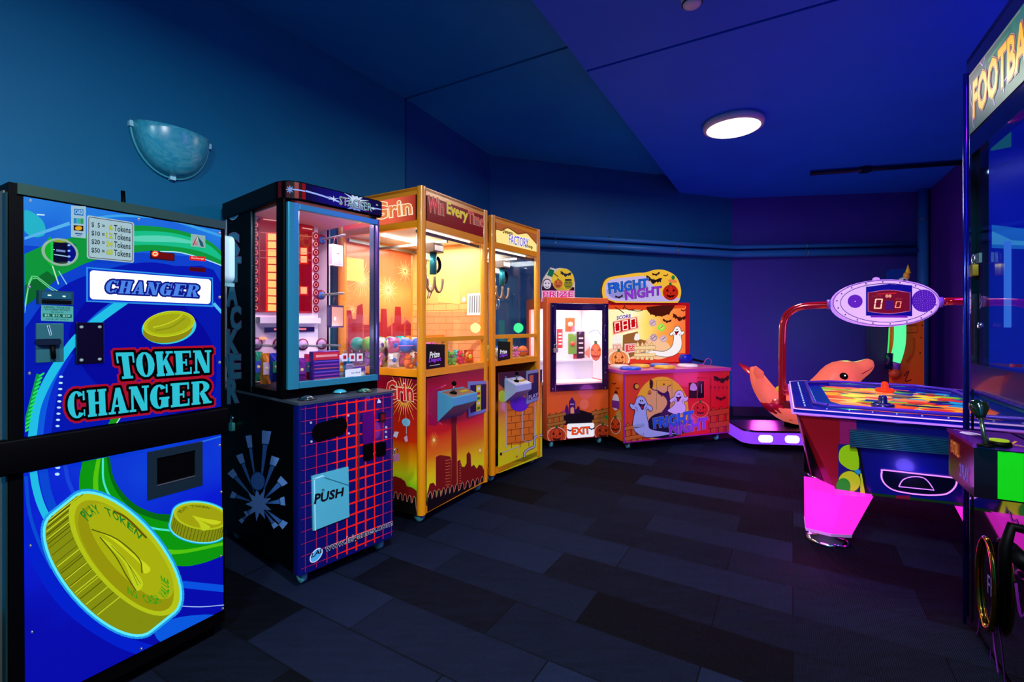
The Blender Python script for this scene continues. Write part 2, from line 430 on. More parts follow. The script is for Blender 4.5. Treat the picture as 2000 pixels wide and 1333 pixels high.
# ================================================================ the room
DB = Vector((.4985, .867)); DA = Vector((.867, -.4985))       # along the left-hand row / across the room
J = Vector((-.880, 3.883)); D1 = Vector((.535, .845)).normalized(); D2 = Vector((.4433, .8964)).normalized()
def paint(name, h, rough=.55, bump=.15, var=.12):
    m = bpy.data.materials.new(name); m.use_nodes = True; nt = m.node_tree; b = nt.nodes['Principled BSDF']
    tc = nt.nodes.new('ShaderNodeTexCoord'); n = nt.nodes.new('ShaderNodeTexNoise'); n.inputs['Scale'].default_value = 2.2; n.inputs['Detail'].default_value = 4
    nt.links.new(tc.outputs['Object'], n.inputs['Vector'])
    mx = nt.nodes.new('ShaderNodeMix'); mx.data_type = 'RGBA'; c = lin(h)
    mx.inputs[6].default_value = tuple(q*(1-var) for q in c[:3])+(1,); mx.inputs[7].default_value = tuple(q*(1+var) for q in c[:3])+(1,)
    nt.links.new(n.outputs['Fac'], mx.inputs[0]); nt.links.new(mx.outputs[2], b.inputs['Base Color'])
    n2 = nt.nodes.new('ShaderNodeTexNoise'); n2.inputs['Scale'].default_value = 90; nt.links.new(tc.outputs['Object'], n2.inputs['Vector'])
    bp = nt.nodes.new('ShaderNodeBump'); bp.inputs['Strength'].default_value = bump; bp.inputs['Distance'].default_value = .002
    nt.links.new(n2.outputs['Fac'], bp.inputs['Height']); nt.links.new(bp.outputs[0], b.inputs['Normal'])
    b.inputs['Roughness'].default_value = rough; b.inputs['Specular IOR Level'].default_value = .2; return m
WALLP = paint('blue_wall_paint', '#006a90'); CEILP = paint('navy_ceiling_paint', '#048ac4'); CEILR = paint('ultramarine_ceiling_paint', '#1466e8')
WALLE = paint('dark_blue_wall_paint', '#12548f'); WALLV = paint('violet_light_wall_paint', '#362f98'); WALLR = paint('purple_light_wall_paint', '#44188a')  # violet and purple walls have the purple room light mixed into their colour
# carpet: planks laid in two shades
cp = bpy.data.materials.new('carpet_planks'); cp.use_nodes = True; nt = cp.node_tree; b = nt.nodes['Principled BSDF']
tc = nt.nodes.new('ShaderNodeTexCoord'); mp = nt.nodes.new('ShaderNodeMapping'); mp.inputs['Rotation'].default_value = (0, 0, radians(-31))
nt.links.new(tc.outputs['Object'], mp.inputs[0])
br = nt.nodes.new('ShaderNodeTexBrick'); br.inputs['Scale'].default_value = 1; br.inputs['Brick Width'].default_value = .75; br.inputs['Row Height'].default_value = .25
br.inputs['Mortar Size'].default_value = .0025; br.offset = .37
br.inputs['Color1'].default_value = (0, 0, 0, 1); br.inputs['Color2'].default_value = (1, 1, 1, 1); br.inputs['Mortar'].default_value = (.0, .0, .0, 1)
mp.inputs['Rotation'].default_value = (0, 0, radians(31)); nt.links.new(mp.outputs[0], br.inputs[0])
st = nt.nodes.new('ShaderNodeMapping'); st.inputs['Scale'].default_value = (3, 22, 1); st.inputs['Rotation'].default_value = (0, 0, radians(22)); nt.links.new(tc.outputs['Object'], st.inputs[0])
n = nt.nodes.new('ShaderNodeTexNoise'); n.inputs['Scale'].default_value = 2.2; n.inputs['Detail'].default_value = 9; n.inputs['Roughness'].default_value = .68; nt.links.new(st.outputs[0], n.inputs[0])
ad = nt.nodes.new('ShaderNodeMix'); ad.data_type = 'RGBA'; ad.inputs[0].default_value = .5
nt.links.new(br.outputs['Color'], ad.inputs[6]); nt.links.new(n.outputs['Color'], ad.inputs[7])
bw = nt.nodes.new('ShaderNodeRGBToBW'); nt.links.new(ad.outputs[2], bw.inputs[0])
cr = nt.nodes.new('ShaderNodeValToRGB'); cr.color_ramp.elements[0].position = .28; cr.color_ramp.elements[0].color = lin('#020409'); cr.color_ramp.elements[1].position = .74; cr.color_ramp.elements[1].color = lin('#141e35')
nt.links.new(bw.outputs[0], cr.inputs[0]); nt.links.new(cr.outputs[0], b.inputs['Base Color']); b.inputs['Roughness'].default_value = .75; b.inputs['Specular IOR Level'].default_value = .06
wv = nt.nodes.new('ShaderNodeTexWave'); wv.inputs['Scale'].default_value = 45; wv.inputs['Distortion'].default_value = 2; wv.inputs['Detail'].default_value = 2
nt.links.new(mp.outputs[0], wv.inputs[0]); bp = nt.nodes.new('ShaderNodeBump'); bp.inputs['Strength'].default_value = .8; bp.inputs['Distance'].default_value = .004
nt.links.new(wv.outputs['Fac'], bp.inputs['Height']); nt.links.new(bp.outputs[0], b.inputs['Normal'])
def struct(name, mb): return tag(mb.build(name), kind='structure')
def wall(name, p, q, m, h=3.3, t=.12, gap0=0., gap1=0., z0=0.):
    p = Vector(p); q = Vector(q); d = (q-p).normalized(); n = Vector((-d.y, d.x))     # thickness on the left of p->q
    p = p+d*gap0; q = q-d*gap1
    P = [(p.x, p.y), (q.x, q.y), (q.x+n.x*t, q.y+n.y*t), (p.x+n.x*t, p.y+n.y*t)]
    return struct(name, MB().prism([(x, y, z0) for x, y in P], [(x, y, h) for x, y in P], m))
A0 = J-D1*6.9; cE = Vector((-.2435, 5.17)); DE = Vector((.951, .309)); cF = Vector((2.919, 6.197)); cG = Vector((5.22, 5.874)); DG = -DB
G1 = cG+DG*8.6
wall('wall_left', A0, J-D1*.012, WALLP)
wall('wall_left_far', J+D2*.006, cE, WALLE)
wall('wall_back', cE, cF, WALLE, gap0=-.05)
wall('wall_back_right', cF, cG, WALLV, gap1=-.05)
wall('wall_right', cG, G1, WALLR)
wall('wall_front', G1, A0, WALLP)
jt = MB(); nJ = Vector((-D1.y, D1.x)); P = [J-D1*.012, J+D2*.006, J+D2*.006+nJ*.02, J-D1*.012+nJ*.02]
P = [tuple(q+nJ*.015) for q in P]; jt.prism([(x, y, 0) for x, y in P], [(x, y, CEIL_L) for x, y in P], D('#02060c', .8)); struct('trim_1', jt)
fl = MB(); fp = [A0-D1*.3+Vector((-.3, .1)), J-Vector((.2, -.1)), cE+Vector((-.2, .2)), cF+Vector((0, .2)), cG+Vector((.3, .2)), G1+Vector((.3, -.2))]
fl.prism([(x, y, -.1) for x, y in fp], [(x, y, 0) for x, y in fp], cp); struct('floor', fl)
# ceiling: a higher strip over the left-hand row, a lower field over the rest; a joint crosses both
eN = 1.116; nA = Vector((-.867, .4985))
def on(n, bb): return nA*n+DB*bb
e0 = on(eN, -4.2); e1 = on(eN, 5.86)
jb = J.dot(DB)
hi = MB(); g = .012
L0 = A0+Vector((-.4, 0)); 
hi.prism([(*q, CEIL_L) for q in (L0, on(3.0, jb-g), on(eN-.02, jb-g), e0)], [(*q, CEIL_L+.1) for q in (L0, on(3.0, jb-g), on(eN-.02, jb-g), e0)], CEILP)
q4 = [on(3.0, jb+g), on(3.0, 5.2), (cE.x-.3, cE.y+.6), (1.9, 6.55), (2.4, 6.5), on(eN-.02, 6.1), on(eN-.02, jb+g)]
q4 = [tuple(Vector(q)) for q in q4]
hi.prism([(*q, CEIL_L) for q in q4], [(*q, CEIL_L+.1) for q in q4], CEILP)
hi.prism([(*q, CEIL_L+.03) for q in (on(3, jb-.03), on(3, jb+.03), on(eN, jb+.03), on(eN, jb-.03))], [(*q, CEIL_L+.09) for q in (on(3, jb-.03), on(3, jb+.03), on(eN, jb+.03), on(eN, jb-.03))], D('#02040a'))
struct('ceiling', hi)
lo = MB(); far = [(2.2, 6.3), (3.0, 6.45), (5.6, 6.1)]
P1 = [e0, on(eN, jb-g), on(-2.2, jb-g), on(-2.2, -4.2)]
lo.prism([(*q, CEIL_R) for q in P1], [(*q, CEIL_L+.05) for q in P1], CEILR)
P2 = [on(eN, jb+g), on(eN, 6.4), (2.3, 6.5), (2.9, 6.6), (5.5, 6.1), on(-2.2, jb+g)]
lo.prism([(*q, CEIL_R) for q in P2], [(*q, CEIL_L+.05) for q in P2], CEILR)
P3 = [on(eN-.01, jb-.03), on(eN-.01, jb+.03), on(-2.2, jb+.03), on(-2.2, jb-.03)]
lo.prism([(*q, CEIL_R+.03) for q in P3], [(*q, CEIL_L) for q in P3], D('#02040a'))
struct('ceiling_lower', lo)
# skirting of the two far walls
for nm, p, q in (('baseboard_back', cE, cF), ('baseboard_right', cF, cG)):
    d = (q-p).normalized(); n_ = Vector((d.y, -d.x)); a = p+n_*.002; c = q+n_*.002
    P = [a, c, c+n_*.015, a+n_*.015]
    struct(nm, MB().prism([(*v, .0) for v in P], [(*v, .12) for v in P], D('#0a1230', .5)))
# ---- round ceiling lamps
for i, (x, y, p, c) in enumerate(LAMPS):
    if i > 0 and False: continue
    lab = 'round white glowing lamp flush under the lower blue ceiling' if i == 0 else 'unseen round white ceiling lamp added behind the camera over the %s' % ('middle of the carpet', 'left part of the room', 'right part of the room')[i-1]
    t = thing('ceiling_light', lab, 'ceiling light', loc=(x, y, CEIL_R), group='round ceiling lamps')
    MB().lathe([(.17, -.0005), (.225, -.0005), (.232, -.02), (.226, -.052), (.205, -.056)], D('#d8d2da', .3), n=40).build('lamp_housing', t)
    MB().lathe([(.19, -.054), (.204, -.0565), (.195, -.062), (.12, -.068), (.01, -.070)], E('#fff1e2', 3.2), n=40).build('diffuser', t)
# smoke detector
t = thing('smoke_detector', 'white round smoke detector on the lower ceiling at the top edge', 'smoke detector', loc=(.925, 2.40, CEIL_R))
MB().lathe([(.03, 0), (.055, 0), (.055, -.012), (.05, -.02), (.043, -.038), (.03, -.043), (.005, -.043)], D('#cfc6dc', .35)).build('detector_body', t)
MB().lathe([(.046, -.022), (.0515, -.024), (.0515, -.030), (.046, -.032)], D('#20242c', .5)).build('sensor_slot', t)
# wall sconce
fw = Frame(J.x, J.y, atan2(D1.y, D1.x))
c0 = fw.px(255, 234); c1 = fw.px(404, 284); cx = (c0.x+c1.x)/2; zt = (c0.z+c1.z)/2; RW = (c1.x-c0.x)/2
t = thing('wall_sconce', 'unlit frosted half-bowl glass wall lamp high on the teal wall', 'wall lamp', loc=fw.W(cx, 0, zt), rz=fw.a)
RH = .235; bowl = MB(); rings = []
for i in range(13):
    a = radians(180*i/12); rr = []
    for k in range(9):
        ph = radians(90*k/8)
    rings.append(a)
V = []; F = []
for i in range(17):
    a = pi*i/16; ex = cos(a)*RW; ez = -sin(a)*RH
    for k in range(9):
        q = k/8
        V.append((ex*(1-q), -.004-.12*math.sqrt(max(0, 1-(1-q)**2))*(.25+.75*sin(a)) if k else -.004, ez*(1-q)))
for i in range(16):
    for k in range(8): F.append((i*9+k, (i+1)*9+k, (i+1)*9+k+1, i*9+k+1))
sg = bpy.data.materials.new('frosted_alabaster_glass'); sg.use_nodes = True; nt = sg.node_tree; b = nt.nodes['Principled BSDF']
n = nt.nodes.new('ShaderNodeTexNoise'); n.inputs['Scale'].default_value = 5; n.inputs['Distortion'].default_value = 1.5
cr = nt.nodes.new('ShaderNodeValToRGB'); cr.color_ramp.elements[0].color = lin('#2aa0b8'); cr.color_ramp.elements[1].color = lin('#58b8c4'); cr.color_ramp.elements[0].position = .35; cr.color_ramp.elements[1].position = .7
nt.links.new(n.outputs['Fac'], cr.inputs[0]); nt.links.new(cr.outputs[0], b.inputs['Base Color']); b.inputs['Roughness'].default_value = .25
# the bowl is a half disc pushed out from the wall: flat rim on top
V = []; F = []; NR = 10; NA = 20
for i in range(NA+1):
    a = pi*i/NA
    for k in range(NR+1):
        q = k/NR; x = cos(a)*RW*q; z = -sin(a)*RH*q
        V.append((x, -.006-.115*(1-q*q)**.5, z))
for i in range(NA):
    for k in range(NR): F.append((i*(NR+1)+k, i*(NR+1)+k+1, (i+1)*(NR+1)+k+1, (i+1)*(NR+1)+k))
bowl.add(V, F, sg, True)
o = bowl.build('glass_shade', t); md = o.modifiers.new('thickness', 'SOLIDIFY'); md.thickness = .005
MB().box(-RW*.5, RW*.5, -.02, -.002, -RH*.6, -.02, D('#5a7a80')).build('wall_plate', t)
rimp = [(cos(pi*i/20)*(RW+.004), -.01, -sin(pi*i/20)*(RH+.004)) for i in range(21)]
MB().tube(rimp, .006, D('#3fa9b8', .3), 8).build('rim', t)
for a in (4, 90, 176):
    x, z = cos(radians(a))*RW, -sin(radians(a))*RH
    MB().rbox(x-.013, x+.013, -.026, -.002, z-.014, z+.014, D('#a8e8ee', .3), .004, 3, 'y').build('clip', t)
# ---- pipes along the far walls
PIPE = paint('pipe_paint', '#2468b4', .4)
nE = Vector((DE.y, -DE.x)); dF = (cG-cF).normalized(); nF = Vector((dF.y, -dF.x))
for r, z, lab in ((.026, 2.215, 'thin upper blue pipe running along the far walls'), (.045, 2.125, 'thick lower blue pipe running along the far walls')):
    off = .075; a = cE+nE*off; k = cF+(nE+nF).normalized()*off*1.03; c = cG+nF*off-dF*.15
    pth = [(*(a+DE*.02), z), (*(k-DE*.1), z), (*(k-DE*.03), z), (*(k+dF*.03), z), (*(k+dF*.1), z), (*c, z)]
    t = thing('wall_pipe', lab, 'pipe', loc=(k.x, k.y, z))
    loc = [(x-k.x, y-k.y, 0) for x, y, _ in pth]
    MB().tube(loc, r, PIPE, 16).build('pipe_run', t)
    for s_ in (.75, 1.45, 2.4):
        q = a+DE*s_-k
        MB().torus((q.x, q.y, 0), r+.004, .005, STEEL, 'x', 16, 6).build('clamp', t)
    for s_ in (1.3,):
        q = c-dF*s_-k
        MB().torus((q.x, q.y, 0), r+.004, .005, STEEL, 'x', 16, 6).build('clamp', t)
vp = cG+nF*.09-dF*.02
t = thing('wall_pipe', 'vertical dark blue pipe in the far right corner', 'pipe', loc=(vp.x-.1, vp.y, 0))
MB().tube([(0, 0, .001), (0, 0, CEIL_R-.001)], .055, PIPE, 16).build('pipe_run', t)
for z in (.6, 1.6, 2.5): MB().torus((0, 0, z), .058, .006, STEEL, 'z', 16, 6).build('clamp', t)
cdp = fw  # conduit on the lower ceiling near the far right
t = thing('ceiling_conduit', 'short dark conduit under the lower ceiling near the far right corner', 'conduit', loc=(3.75, 4.95, CEIL_R-.03))
MB().tube([(-.5, .14, 0), (1.0, -.24, 0)], .022, D('#08103a', .4), 12).build('conduit_tube', t)
MB().box(-.04, .04, -.03, .05, -.03, .025, D('#08103a', .4)).build('junction_box', t)

t = thing('violet_fill_fitting', 'added unseen violet fill lamp under the lower ceiling above the right machine', 'fill_lamp', loc=(2.72, 1.95, CEIL_R), rz=radians(60))  # added fitting, out of view, that houses the violet fill
MB().box(-.6, .6, -.05, .05, -.05, -.0005, D('#1a1a22', .4)).build('fitting_body', t)
MB().cyl((-.56, 0, -.062), (.56, 0, -.062), .013, E('#4a10d8', 1.0), 12).build('tube', t)
# ================================================================ token changer
fc = Frame(-1.392, 1.330, atan2(.867, .4985))
UP = [(45.6, 384.4), (429.6, 450), (429.6, 794.8), (47, 853.6)]
LO = [(45.6, 925), (430, 848), (435.4, 1190.8), (49, 1386)]
cw = fc.px(433, 600).x
t = thing('token_changer', 'tall token changer with glowing blue front, leftmost machine by the wall', 'change machine', fr=fc)
SIDE = D('#6c6455', .4, .2, .3)
zt = fc.px(44, 360).z; zb = fc.px(45, 1400).z
b = MB(); b.box(-.028, cw+.012, .0, .46, .05, zt, D('#020203', .5, 0, .06)); b.box(-.032, -.0285, .03, .45, .08, zt-.02, SIDE)
b.box(-.01, cw-.01, .03, .44, 0, .06, BLACK); b.box(-.034, -.03, .0, .03, .08, zt-.03, D('#1d3b3c', .3, .5)); b.build('cabinet', t)
z1 = fc.px(45, 381).z; b = MB(); b.box(-.012, cw+.012, -.006, .05, z1, zt+.001, D('#2b4a3f', .35, .4)); b.build('top_trim', t)
za = fc.px(240, 826).z; zc = fc.px(240, 884).z
b = MB(); b.rbox(-.06, cw+.012, -.022, .02, zc, za, BLACK, .006, 3, 'x'); b.build('middle_bar', t)
b = MB(); ax = fc.px(309, 420).x; b.tube([(ax, .26, zt), (ax-.004, .26, zt+.10)], [.008, .0065], BLACK, 10); b.build('antenna', t)
BLUE = ramp_mat('changer_blue_print', [(0, '#0206b4'), (.45, '#0310c8'), (.62, '#0b3fe0'), (.8, '#1f7df0'), (1, '#3aa6f5')], 'Z', .0, 2.0, emit=.85, noise=.62, nscale=2.2)
A = Art(fc, (0, 0, 0), (0, -1, 0), .001, clip=UP); cy = E('#22c6ee'); G1_, G2_, G3_ = E('#0c9a3c'), E('#15c48c'), E('#0a6a2c')
A.slab(UP, BLUE, .004); A.lift = .0052
A.poly([(45, 480), (430, 505), (430, 560), (46, 740)], E('#0c46d8', .8), 1)
A.poly(sm([(48, 640), (90, 585), (150, 545), (260, 515), (340, 520), (432, 556), (432, 860), (46, 870)], 4), E('#0418b4', .85), 2)
A.poly(sm([(135, 640), (200, 560), (300, 560), (380, 620), (420, 700), (400, 800), (300, 800), (200, 760), (150, 700)], 4, True), E('#0509a0', .85), 3)
go = sm([(40, 500), (70, 486), (100, 474), (134, 466), (190, 452), (259, 441), (336, 448), (400, 468), (436, 496)], 4)
gi = sm([(436, 520), (384, 501), (312, 491), (259, 494), (180, 510), (134, 530), (84, 556), (44, 590)], 4)
A.poly(go+gi, G1_, 4)
A.poly(sm([(200, 462), (262, 452), (336, 456), (400, 476), (436, 506)], 4)+sm([(436, 512), (384, 490), (312, 480), (259, 480), (200, 488)], 4), G2_, 5)
A.poly(sm([(260, 462), (330, 462), (392, 478), (340, 474), (262, 472)], 3, True), E('#5fe0c0', .8), 6)
A.poly([(44, 560), (90, 530), (110, 545), (60, 590), (44, 600)], G3_, 6)
for i, y in enumerate((0, 4)): A.line(sm([(46, 600+y*3), (60, 540+y), (95, 560+y), (120, 575+y)], 3), 1.6, E('#7df0a0', .8), 7)
A.poly(sm([(45, 413), (66, 418), (84, 436), (86, 458), (66, 464), (45, 450)], 4, True), E('#25b9cf'), 4)
A.line([(45, 467), (134, 437)], 5, E('#59b8f2'), 7, w2=7); A.line([(70, 420), (85, 421)], 2.5, E('#d8f8ff'), 7)
A.line(sm([(168, 430), (215, 423), (262, 423), (330, 430), (431, 462)], 4), 5, E('#3fa8f0'), 6)
A.line(sm([(310, 492), (350, 494), (400, 508), (432, 520)], 3), 2, E('#b8f4ff'), 8)
A.line(sm([(415, 593), (432, 612)], 3), 6, E('#55c8ff'), 6)
A.line(sm([(259, 575), (215, 606), (178, 634), (146, 663), (122, 694), (100, 728), (82, 762), (68, 800), (60, 860)], 4), 17, cy, 8)
A.line(sm([(245, 580), (200, 610), (165, 642), (135, 676), (112, 715), (92, 760), (80, 810), (74, 865)], 4), 14, E('#0d62ea', .8), 7)
A.line(sm([(134, 690), (110, 735), (98, 790), (88, 860)], 4), 16, E('#0a2ed8', .8), 6)
gd = E('#1ee860', .9)
for i in range(14):
    u = 79-30*(i/13)**.8; v = 731+109*i/13; A.poly([(u-5, v+2), (u+5, v-4), (u+5, v), (u-5, v+6)], gd, 9)
A.line([(74, 731), (46, 840)], 10, E('#0f9c50', .8), 8)
for i in range(9): A.poly(ell(117-7*i/8, 736+12*i, 4.2, 2.2, 0, 8), E('#a8d8ff', 1.1), 9)
A.poly([(215, 817), (233, 815), (222, 838), (202, 842)], E('#149a18'), 6); A.line([(233, 815), (222, 832)], 2, E('#c8ffe0'), 7)
A.line([(100, 520), (112, 556)], 2.5, E('#c0f8d0', .8), 9); A.line([(112, 530), (128, 556)], 2, E('#90d8f8', .8), 9)
# lit CHANGER sign
A.poly([(166, 522), (413, 543), (414, 600), (166, 590)], E('#2e9cf8', .8), 9); A.poly([(169, 525), (411, 545), (411, 597), (169, 587.5)], E('#0a38d0', .8), 10)
def rq(q, r=.06, n=4):
    f = quad_map(q); w_ = (Vector(q[1])-Vector(q[0])).length; h_ = (Vector(q[3])-Vector(q[0])).length; rx = r*h_/w_*1.; o = []
    for cx_, cy_, t0 in ((1-rx, 1-r, 0), (rx, 1-r, 90), (rx, r, 180), (1-rx, r, 270)):
        for i in range(n+1):
            a = radians(t0+90*i/n); o.append(f(cx_+rx*cos(a), cy_+r*sin(a)))
    return o
A.poly(rq([(172.8, 584.8), (408, 594.4), (409, 546.4), (172.8, 528.4)], .12), E('#fdfcff', 1.25), 11)
q = [(201, 572), (383, 581), (389, 557.5), (207, 547)]
A.slabtext('CHANGER', q, [(3.2, E('#101890', .8), 12), (0, E('#4f8af0'), 13)], .12)
# token coin in the upper panel
A.poly(ell(327.5, 640, 53.5, 32, -8, 40), E('#3be0f0', .8), 8)
gold, gold2, gold3, gline = E('#b8c814'), E('#948c10'), E('#d2dc28'), E('#4a5a0c', .7)
A.poly(ell(325, 644, 49, 26, -8, 36), gold2, 9); A.poly(ell(327, 633, 50, 24, -8, 36), gold, 10); A.poly(ell(327, 633, 43, 19, -8, 36), E('#a9ae12'), 11)
A.line(ell(327, 633, 50, 24, -8, 36), 1.5, gold3, 12, True)
A.line(sm([(296, 640), (320, 634), (345, 622), (352, 614)], 4), 2, gold3, 13); A.line(sm([(300, 646), (330, 640), (358, 622)], 4), 3, E('#8f9a10'), 12)
# TOKEN CHANGER
wd = {'C': .95, 'A': 1.02, 'G': 1.0, 'O': 1.05, 'K': 1.0}
red, blk, aq = E('#b0102c', .85), E('#020308', .5), E('#30c8dc')
A.slabtext('TOKEN', [(229, 741), (408, 727.6), (408, 684), (222, 689)], [(9, red, 14), (5, blk, 15), (0, aq, 17)], .07, wd)
A.slabtext('CHANGER', [(130, 819), (408, 787), (408, 743), (127, 765)], [(9, red, 14), (5, blk, 15), (0, aq, 17)], .07, wd)
for p in ((162, 780), (385, 665)): pass
# screws
for p in ((56, 393), (267, 429), (425, 456), (54, 561), (54, 729), (425, 581), (425, 708)): A.poly(ell(p[0], p[1], 3, 3.4, 0, 10), D('#9aa4a8', .3, .8), 18); A.poly(ell(p[0]+.6, p[1]-.8, 1, 1, 0, 6), E('#f0ffff', 1.), 19)
A.build('upper_panel', t, 'backlit upper panel printed TOKEN CHANGER')
# price sign, card sticker, logo
A = Art(fc, (0, 0, 0), (0, -1, 0), .015); q = [(165.6, 506), (256.8, 514.7), (257.3, 436), (165.6, 421.6)]
A.slab(rq(q, .05), D('#c8d4dc', .3), .002); A.lift = .0172
A.poly(rq(q, .05), E('#bfe4ee', .62), 0)
i_ = [(168.5, 503.6), (254, 511.6), (254.4, 438.2), (168.5, 425)]; A.line(rq(i_, .05), 1.2, D('#3a1830'), 2, True)
f = quad_map(q); K = E('#0c1420', .3); Y = E('#c4d400', .85); YO = E('#404800', .5)
for k, (a, n_) in enumerate((('$  5 =', '6'), ('$10 =', '12'), ('$20 =', '24'), ('$50 =', '60'))):
    y1 = .855-.197*k; y0 = y1-.125
    B = lambda x0, x1: [f(x0, y0), f(x1, y0), f(x1, y1), f(x0, y1)]
    A.text(a, B(.09, .37), K, 3, .012); A.otext(n_, B(.47 if len(n_) == 1 else .41, .54), Y, YO, 3, .012, .05); A.text('Tokens', [f(.57, y0-.01), f(.92, y0-.01), f(.92, y1+.01), f(.57, y1+.01)], K, 3, .012)
A.build('price_sign', t, 'white token price sign with yellow numbers')
A = Art(fc, (0, 0, 0), (0, -1, 0), .012); A.slab([(135.6, 402.9), (164, 404.6), (164, 467), (135.6, 464)], D('#c8d4dc', .3), .002); A.lift = .0143
A.poly([(135.6, 402.9), (164, 404.6), (164, 467), (135.6, 464)], E('#b4dcee', .65), 0)
A.poly([(141, 409), (159, 410.5), (159, 423), (141, 421)], E('#1878c8', .8), 1); A.text('CARD', [(142.5, 419), (158, 420.4), (158, 412), (142.5, 410.8)], E('#c8e8ff', .8), 2, .01)
for k, h in enumerate(('#1a90d0', '#2cb8b0', '#30a060')): A.poly([(140+6.6*k, 427+.4*k), (146+6.6*k, 427.4+.4*k), (146+6.6*k, 438+.4*k), (140+6.6*k, 437.6+.4*k)], E(h, .8), 1)
A.poly([(140, 441), (159, 442.4), (159, 453), (140, 451)], E('#301c14', .5), 1); A.poly(ell(149.5, 447, 7, 4), E('#f0b020', .8), 2); A.line([(143, 457), (157, 458.4)], 2.4, E('#1850a8', .7), 1); A.line([(146, 461), (155, 462)], 1.2, E('#1850a8', .7), 1)
A.build('card_sticker', t)
A = Art(fc, (0, 0, 0), (0, -1, 0), .012); q = [(369.6, 482), (397, 485.5), (397, 461.5), (369.6, 457.6)]
A.slab(q, D('#c8d4dc'), .0015); A.lift = .014; A.poly(q, E('#9cc8c4', .7), 0)
A.poly([(372, 480), (376, 471), (382, 462), (381, 480)], E('#c02838', .7), 1); A.poly([(382, 462), (392, 475), (394, 483), (388, 482), (384, 470)], E('#1c6078', .7), 1); A.line([(375, 480), (382, 464)], 1, E('#e0f0f0', .7), 2); A.line([(378, 481), (382, 466)], 1, E('#e0f0f0', .7), 2)
A.build('logo_sticker', t)
# round window
pc = fc.px(115, 493.6); rr = (fc.px(151, 493.6).x-fc.px(80, 493.6).x)/2
b = MB(); b.torus((pc.x, -.012, pc.z), rr*.93, .0035, E('#b8e8c8', .5), 'y', 36, 8); b.lathe([(rr*.93, -.007), (rr*.93, -.011), (.001, -.0112)], D('#04060a', .05, 0, .6, 1), (pc.x, 0, pc.z), 32, 'y'); o = b.build('speaker_window', t)
A = Art(fc, (0, 0, 0), (0, -1, 0), .0125)
A.poly(sm([(82, 490), (88, 472), (97, 466), (97, 518), (86, 508)], 3, True), E('#0cb828', .8), 1); A.line([(98, 468), (98, 520)], 5, E('#18c850', .9), 2)
A.poly(ell(115, 471, 16, 4), E('#9ab428', .7), 2); A.poly([(103, 474), (129, 476), (129, 512), (103, 513)], E('#050a38', .6), 3); A.line([(102, 498), (128, 502)], 2, E('#9cc8e8', .9), 4); A.line([(106, 490), (124, 492)], 4, E('#8098e0', .7), 4)
A.poly([(130, 474), (143, 478), (150, 494), (142, 512), (130, 518)], E('#06108c', .8), 2)
for k in range(4): A.poly(ell(131, 480+11*k, 3, 2), E('#88b0ff', 1), 4)
A.build('window_display', o)
# led displays
A = Art(fc, (0, 0, 0), (0, -1, 0), .007); A.slab([(291, 506), (338, 511), (338.5, 496), (291.5, 490)], D('#1a0206', .2), .003); A.lift = .0105
A.poly([(293, 504), (336, 509), (336.4, 497.5), (293, 492)], E('#a81010', .35), 0); A.poly(ell(300, 496.5, 7, 6), E('#ff4a28', 1.1), 1); A.line(ell(300, 496.5, 4, 3), 1.6, E('#ffe0b0', 1.4), 2, True)
for x in (314, 325): A.seg7('8', [(x-3.4, 505), (x+3.4, 505.7), (x+3.4, 498), (x-3.4, 497.3)], E('#701008', .5), 1)
A.build('led_display', t, 'red number display')
for v, h, s_ in ((501.5, '#e01418', .9), (523, '#5a0818', .6)):
    A = Art(fc, (0, 0, 0), (0, -1, 0), .007); A.slab([(368.4, v+7), (398.4, v+9.6), (398.4, v+.8), (368.4, v-1)], E(h, s_), .003); A.lift = .0103
    if s_ > .8: A.text('Exchange', [(371, v+5.4), (396, v+7.4), (396, v+2.6), (371, v+1)], E('#ffd0c0', 1.2), 1)
    A.build('status_light', t)
# bill acceptor, label, coin plate, blank plate
def pxbox(mb, fr, u0, v0, u1, v1, y0, y1, m, ax=None):
    a = fr.px(u0, v0, 'y', y0); c = fr.px(u1, v1, 'y', y0); mb.box(a.x, c.x, y0, y1, c.z, a.z, m); return a, c
TEAL = D('#2e6468', .35, .3)
b = MB(); a, c = pxbox(b, fc, 76, 567, 144, 596, -.03, 0, D('#123440', .4)); b.box(a.x+.006, c.x-.006, -.034, -.03, c.z+.004, c.z+.012, BLACK); b.box(a.x+.006, c.x-.006, -.033, -.03, c.z+.016, a.z-.004, D('#14485a', .3)); o = b.build('bill_acceptor', t)
A = Art(fc, (0, -.0335, 0), (0, -1, 0)); A.line([(93, 577), (100, 577.4)], 2.6, E('#d8ffe8', 1.2), 1); A.line([(122, 579), (128, 579.4)], 2.6, E('#d8ffe8', 1.2), 1); A.build('indicator', o)
A = Art(fc, (0, 0, 0), (0, -1, 0), .007); q = [(78.5, 627), (141, 628.8), (141, 599), (78.5, 596)]; A.slab(q, D('#a0d0d0'), .001); A.lift = .0085; A.poly(q, E('#58b8b8', .75), 0)
f = quad_map(q)
for k, (tx, y0, y1, x0, x1) in enumerate((('LEGAL TENDER', .82, .94, .1, .9), ('TO INSERT MONEY', .68, .79, .1, .9), ('See notes for', .53, .65, .3, .7), ('FACE UP ONLY', .08, .17, .15, .85))):
    A.text(tx, [f(x0, y0), f(x1, y0), f(x1, y1), f(x0, y1)], K, 1, .0)
A.poly([f(.05, .25), f(.95, .25), f(.95, .46), f(.05, .46)], E('#0f5c50', .8), 1); A.text('$5, $10, $20', [f(.1, .28), f(.9, .28), f(.9, .43), f(.1, .43)], E('#a0f0e0', .9), 2, .01)
A.build('note_label', t)
b = MB(); a, c = pxbox(b, fc, 71, 632, 125, 707, -.016, 0, TEAL); o = b.build('coin_plate', t, bevel=.002)
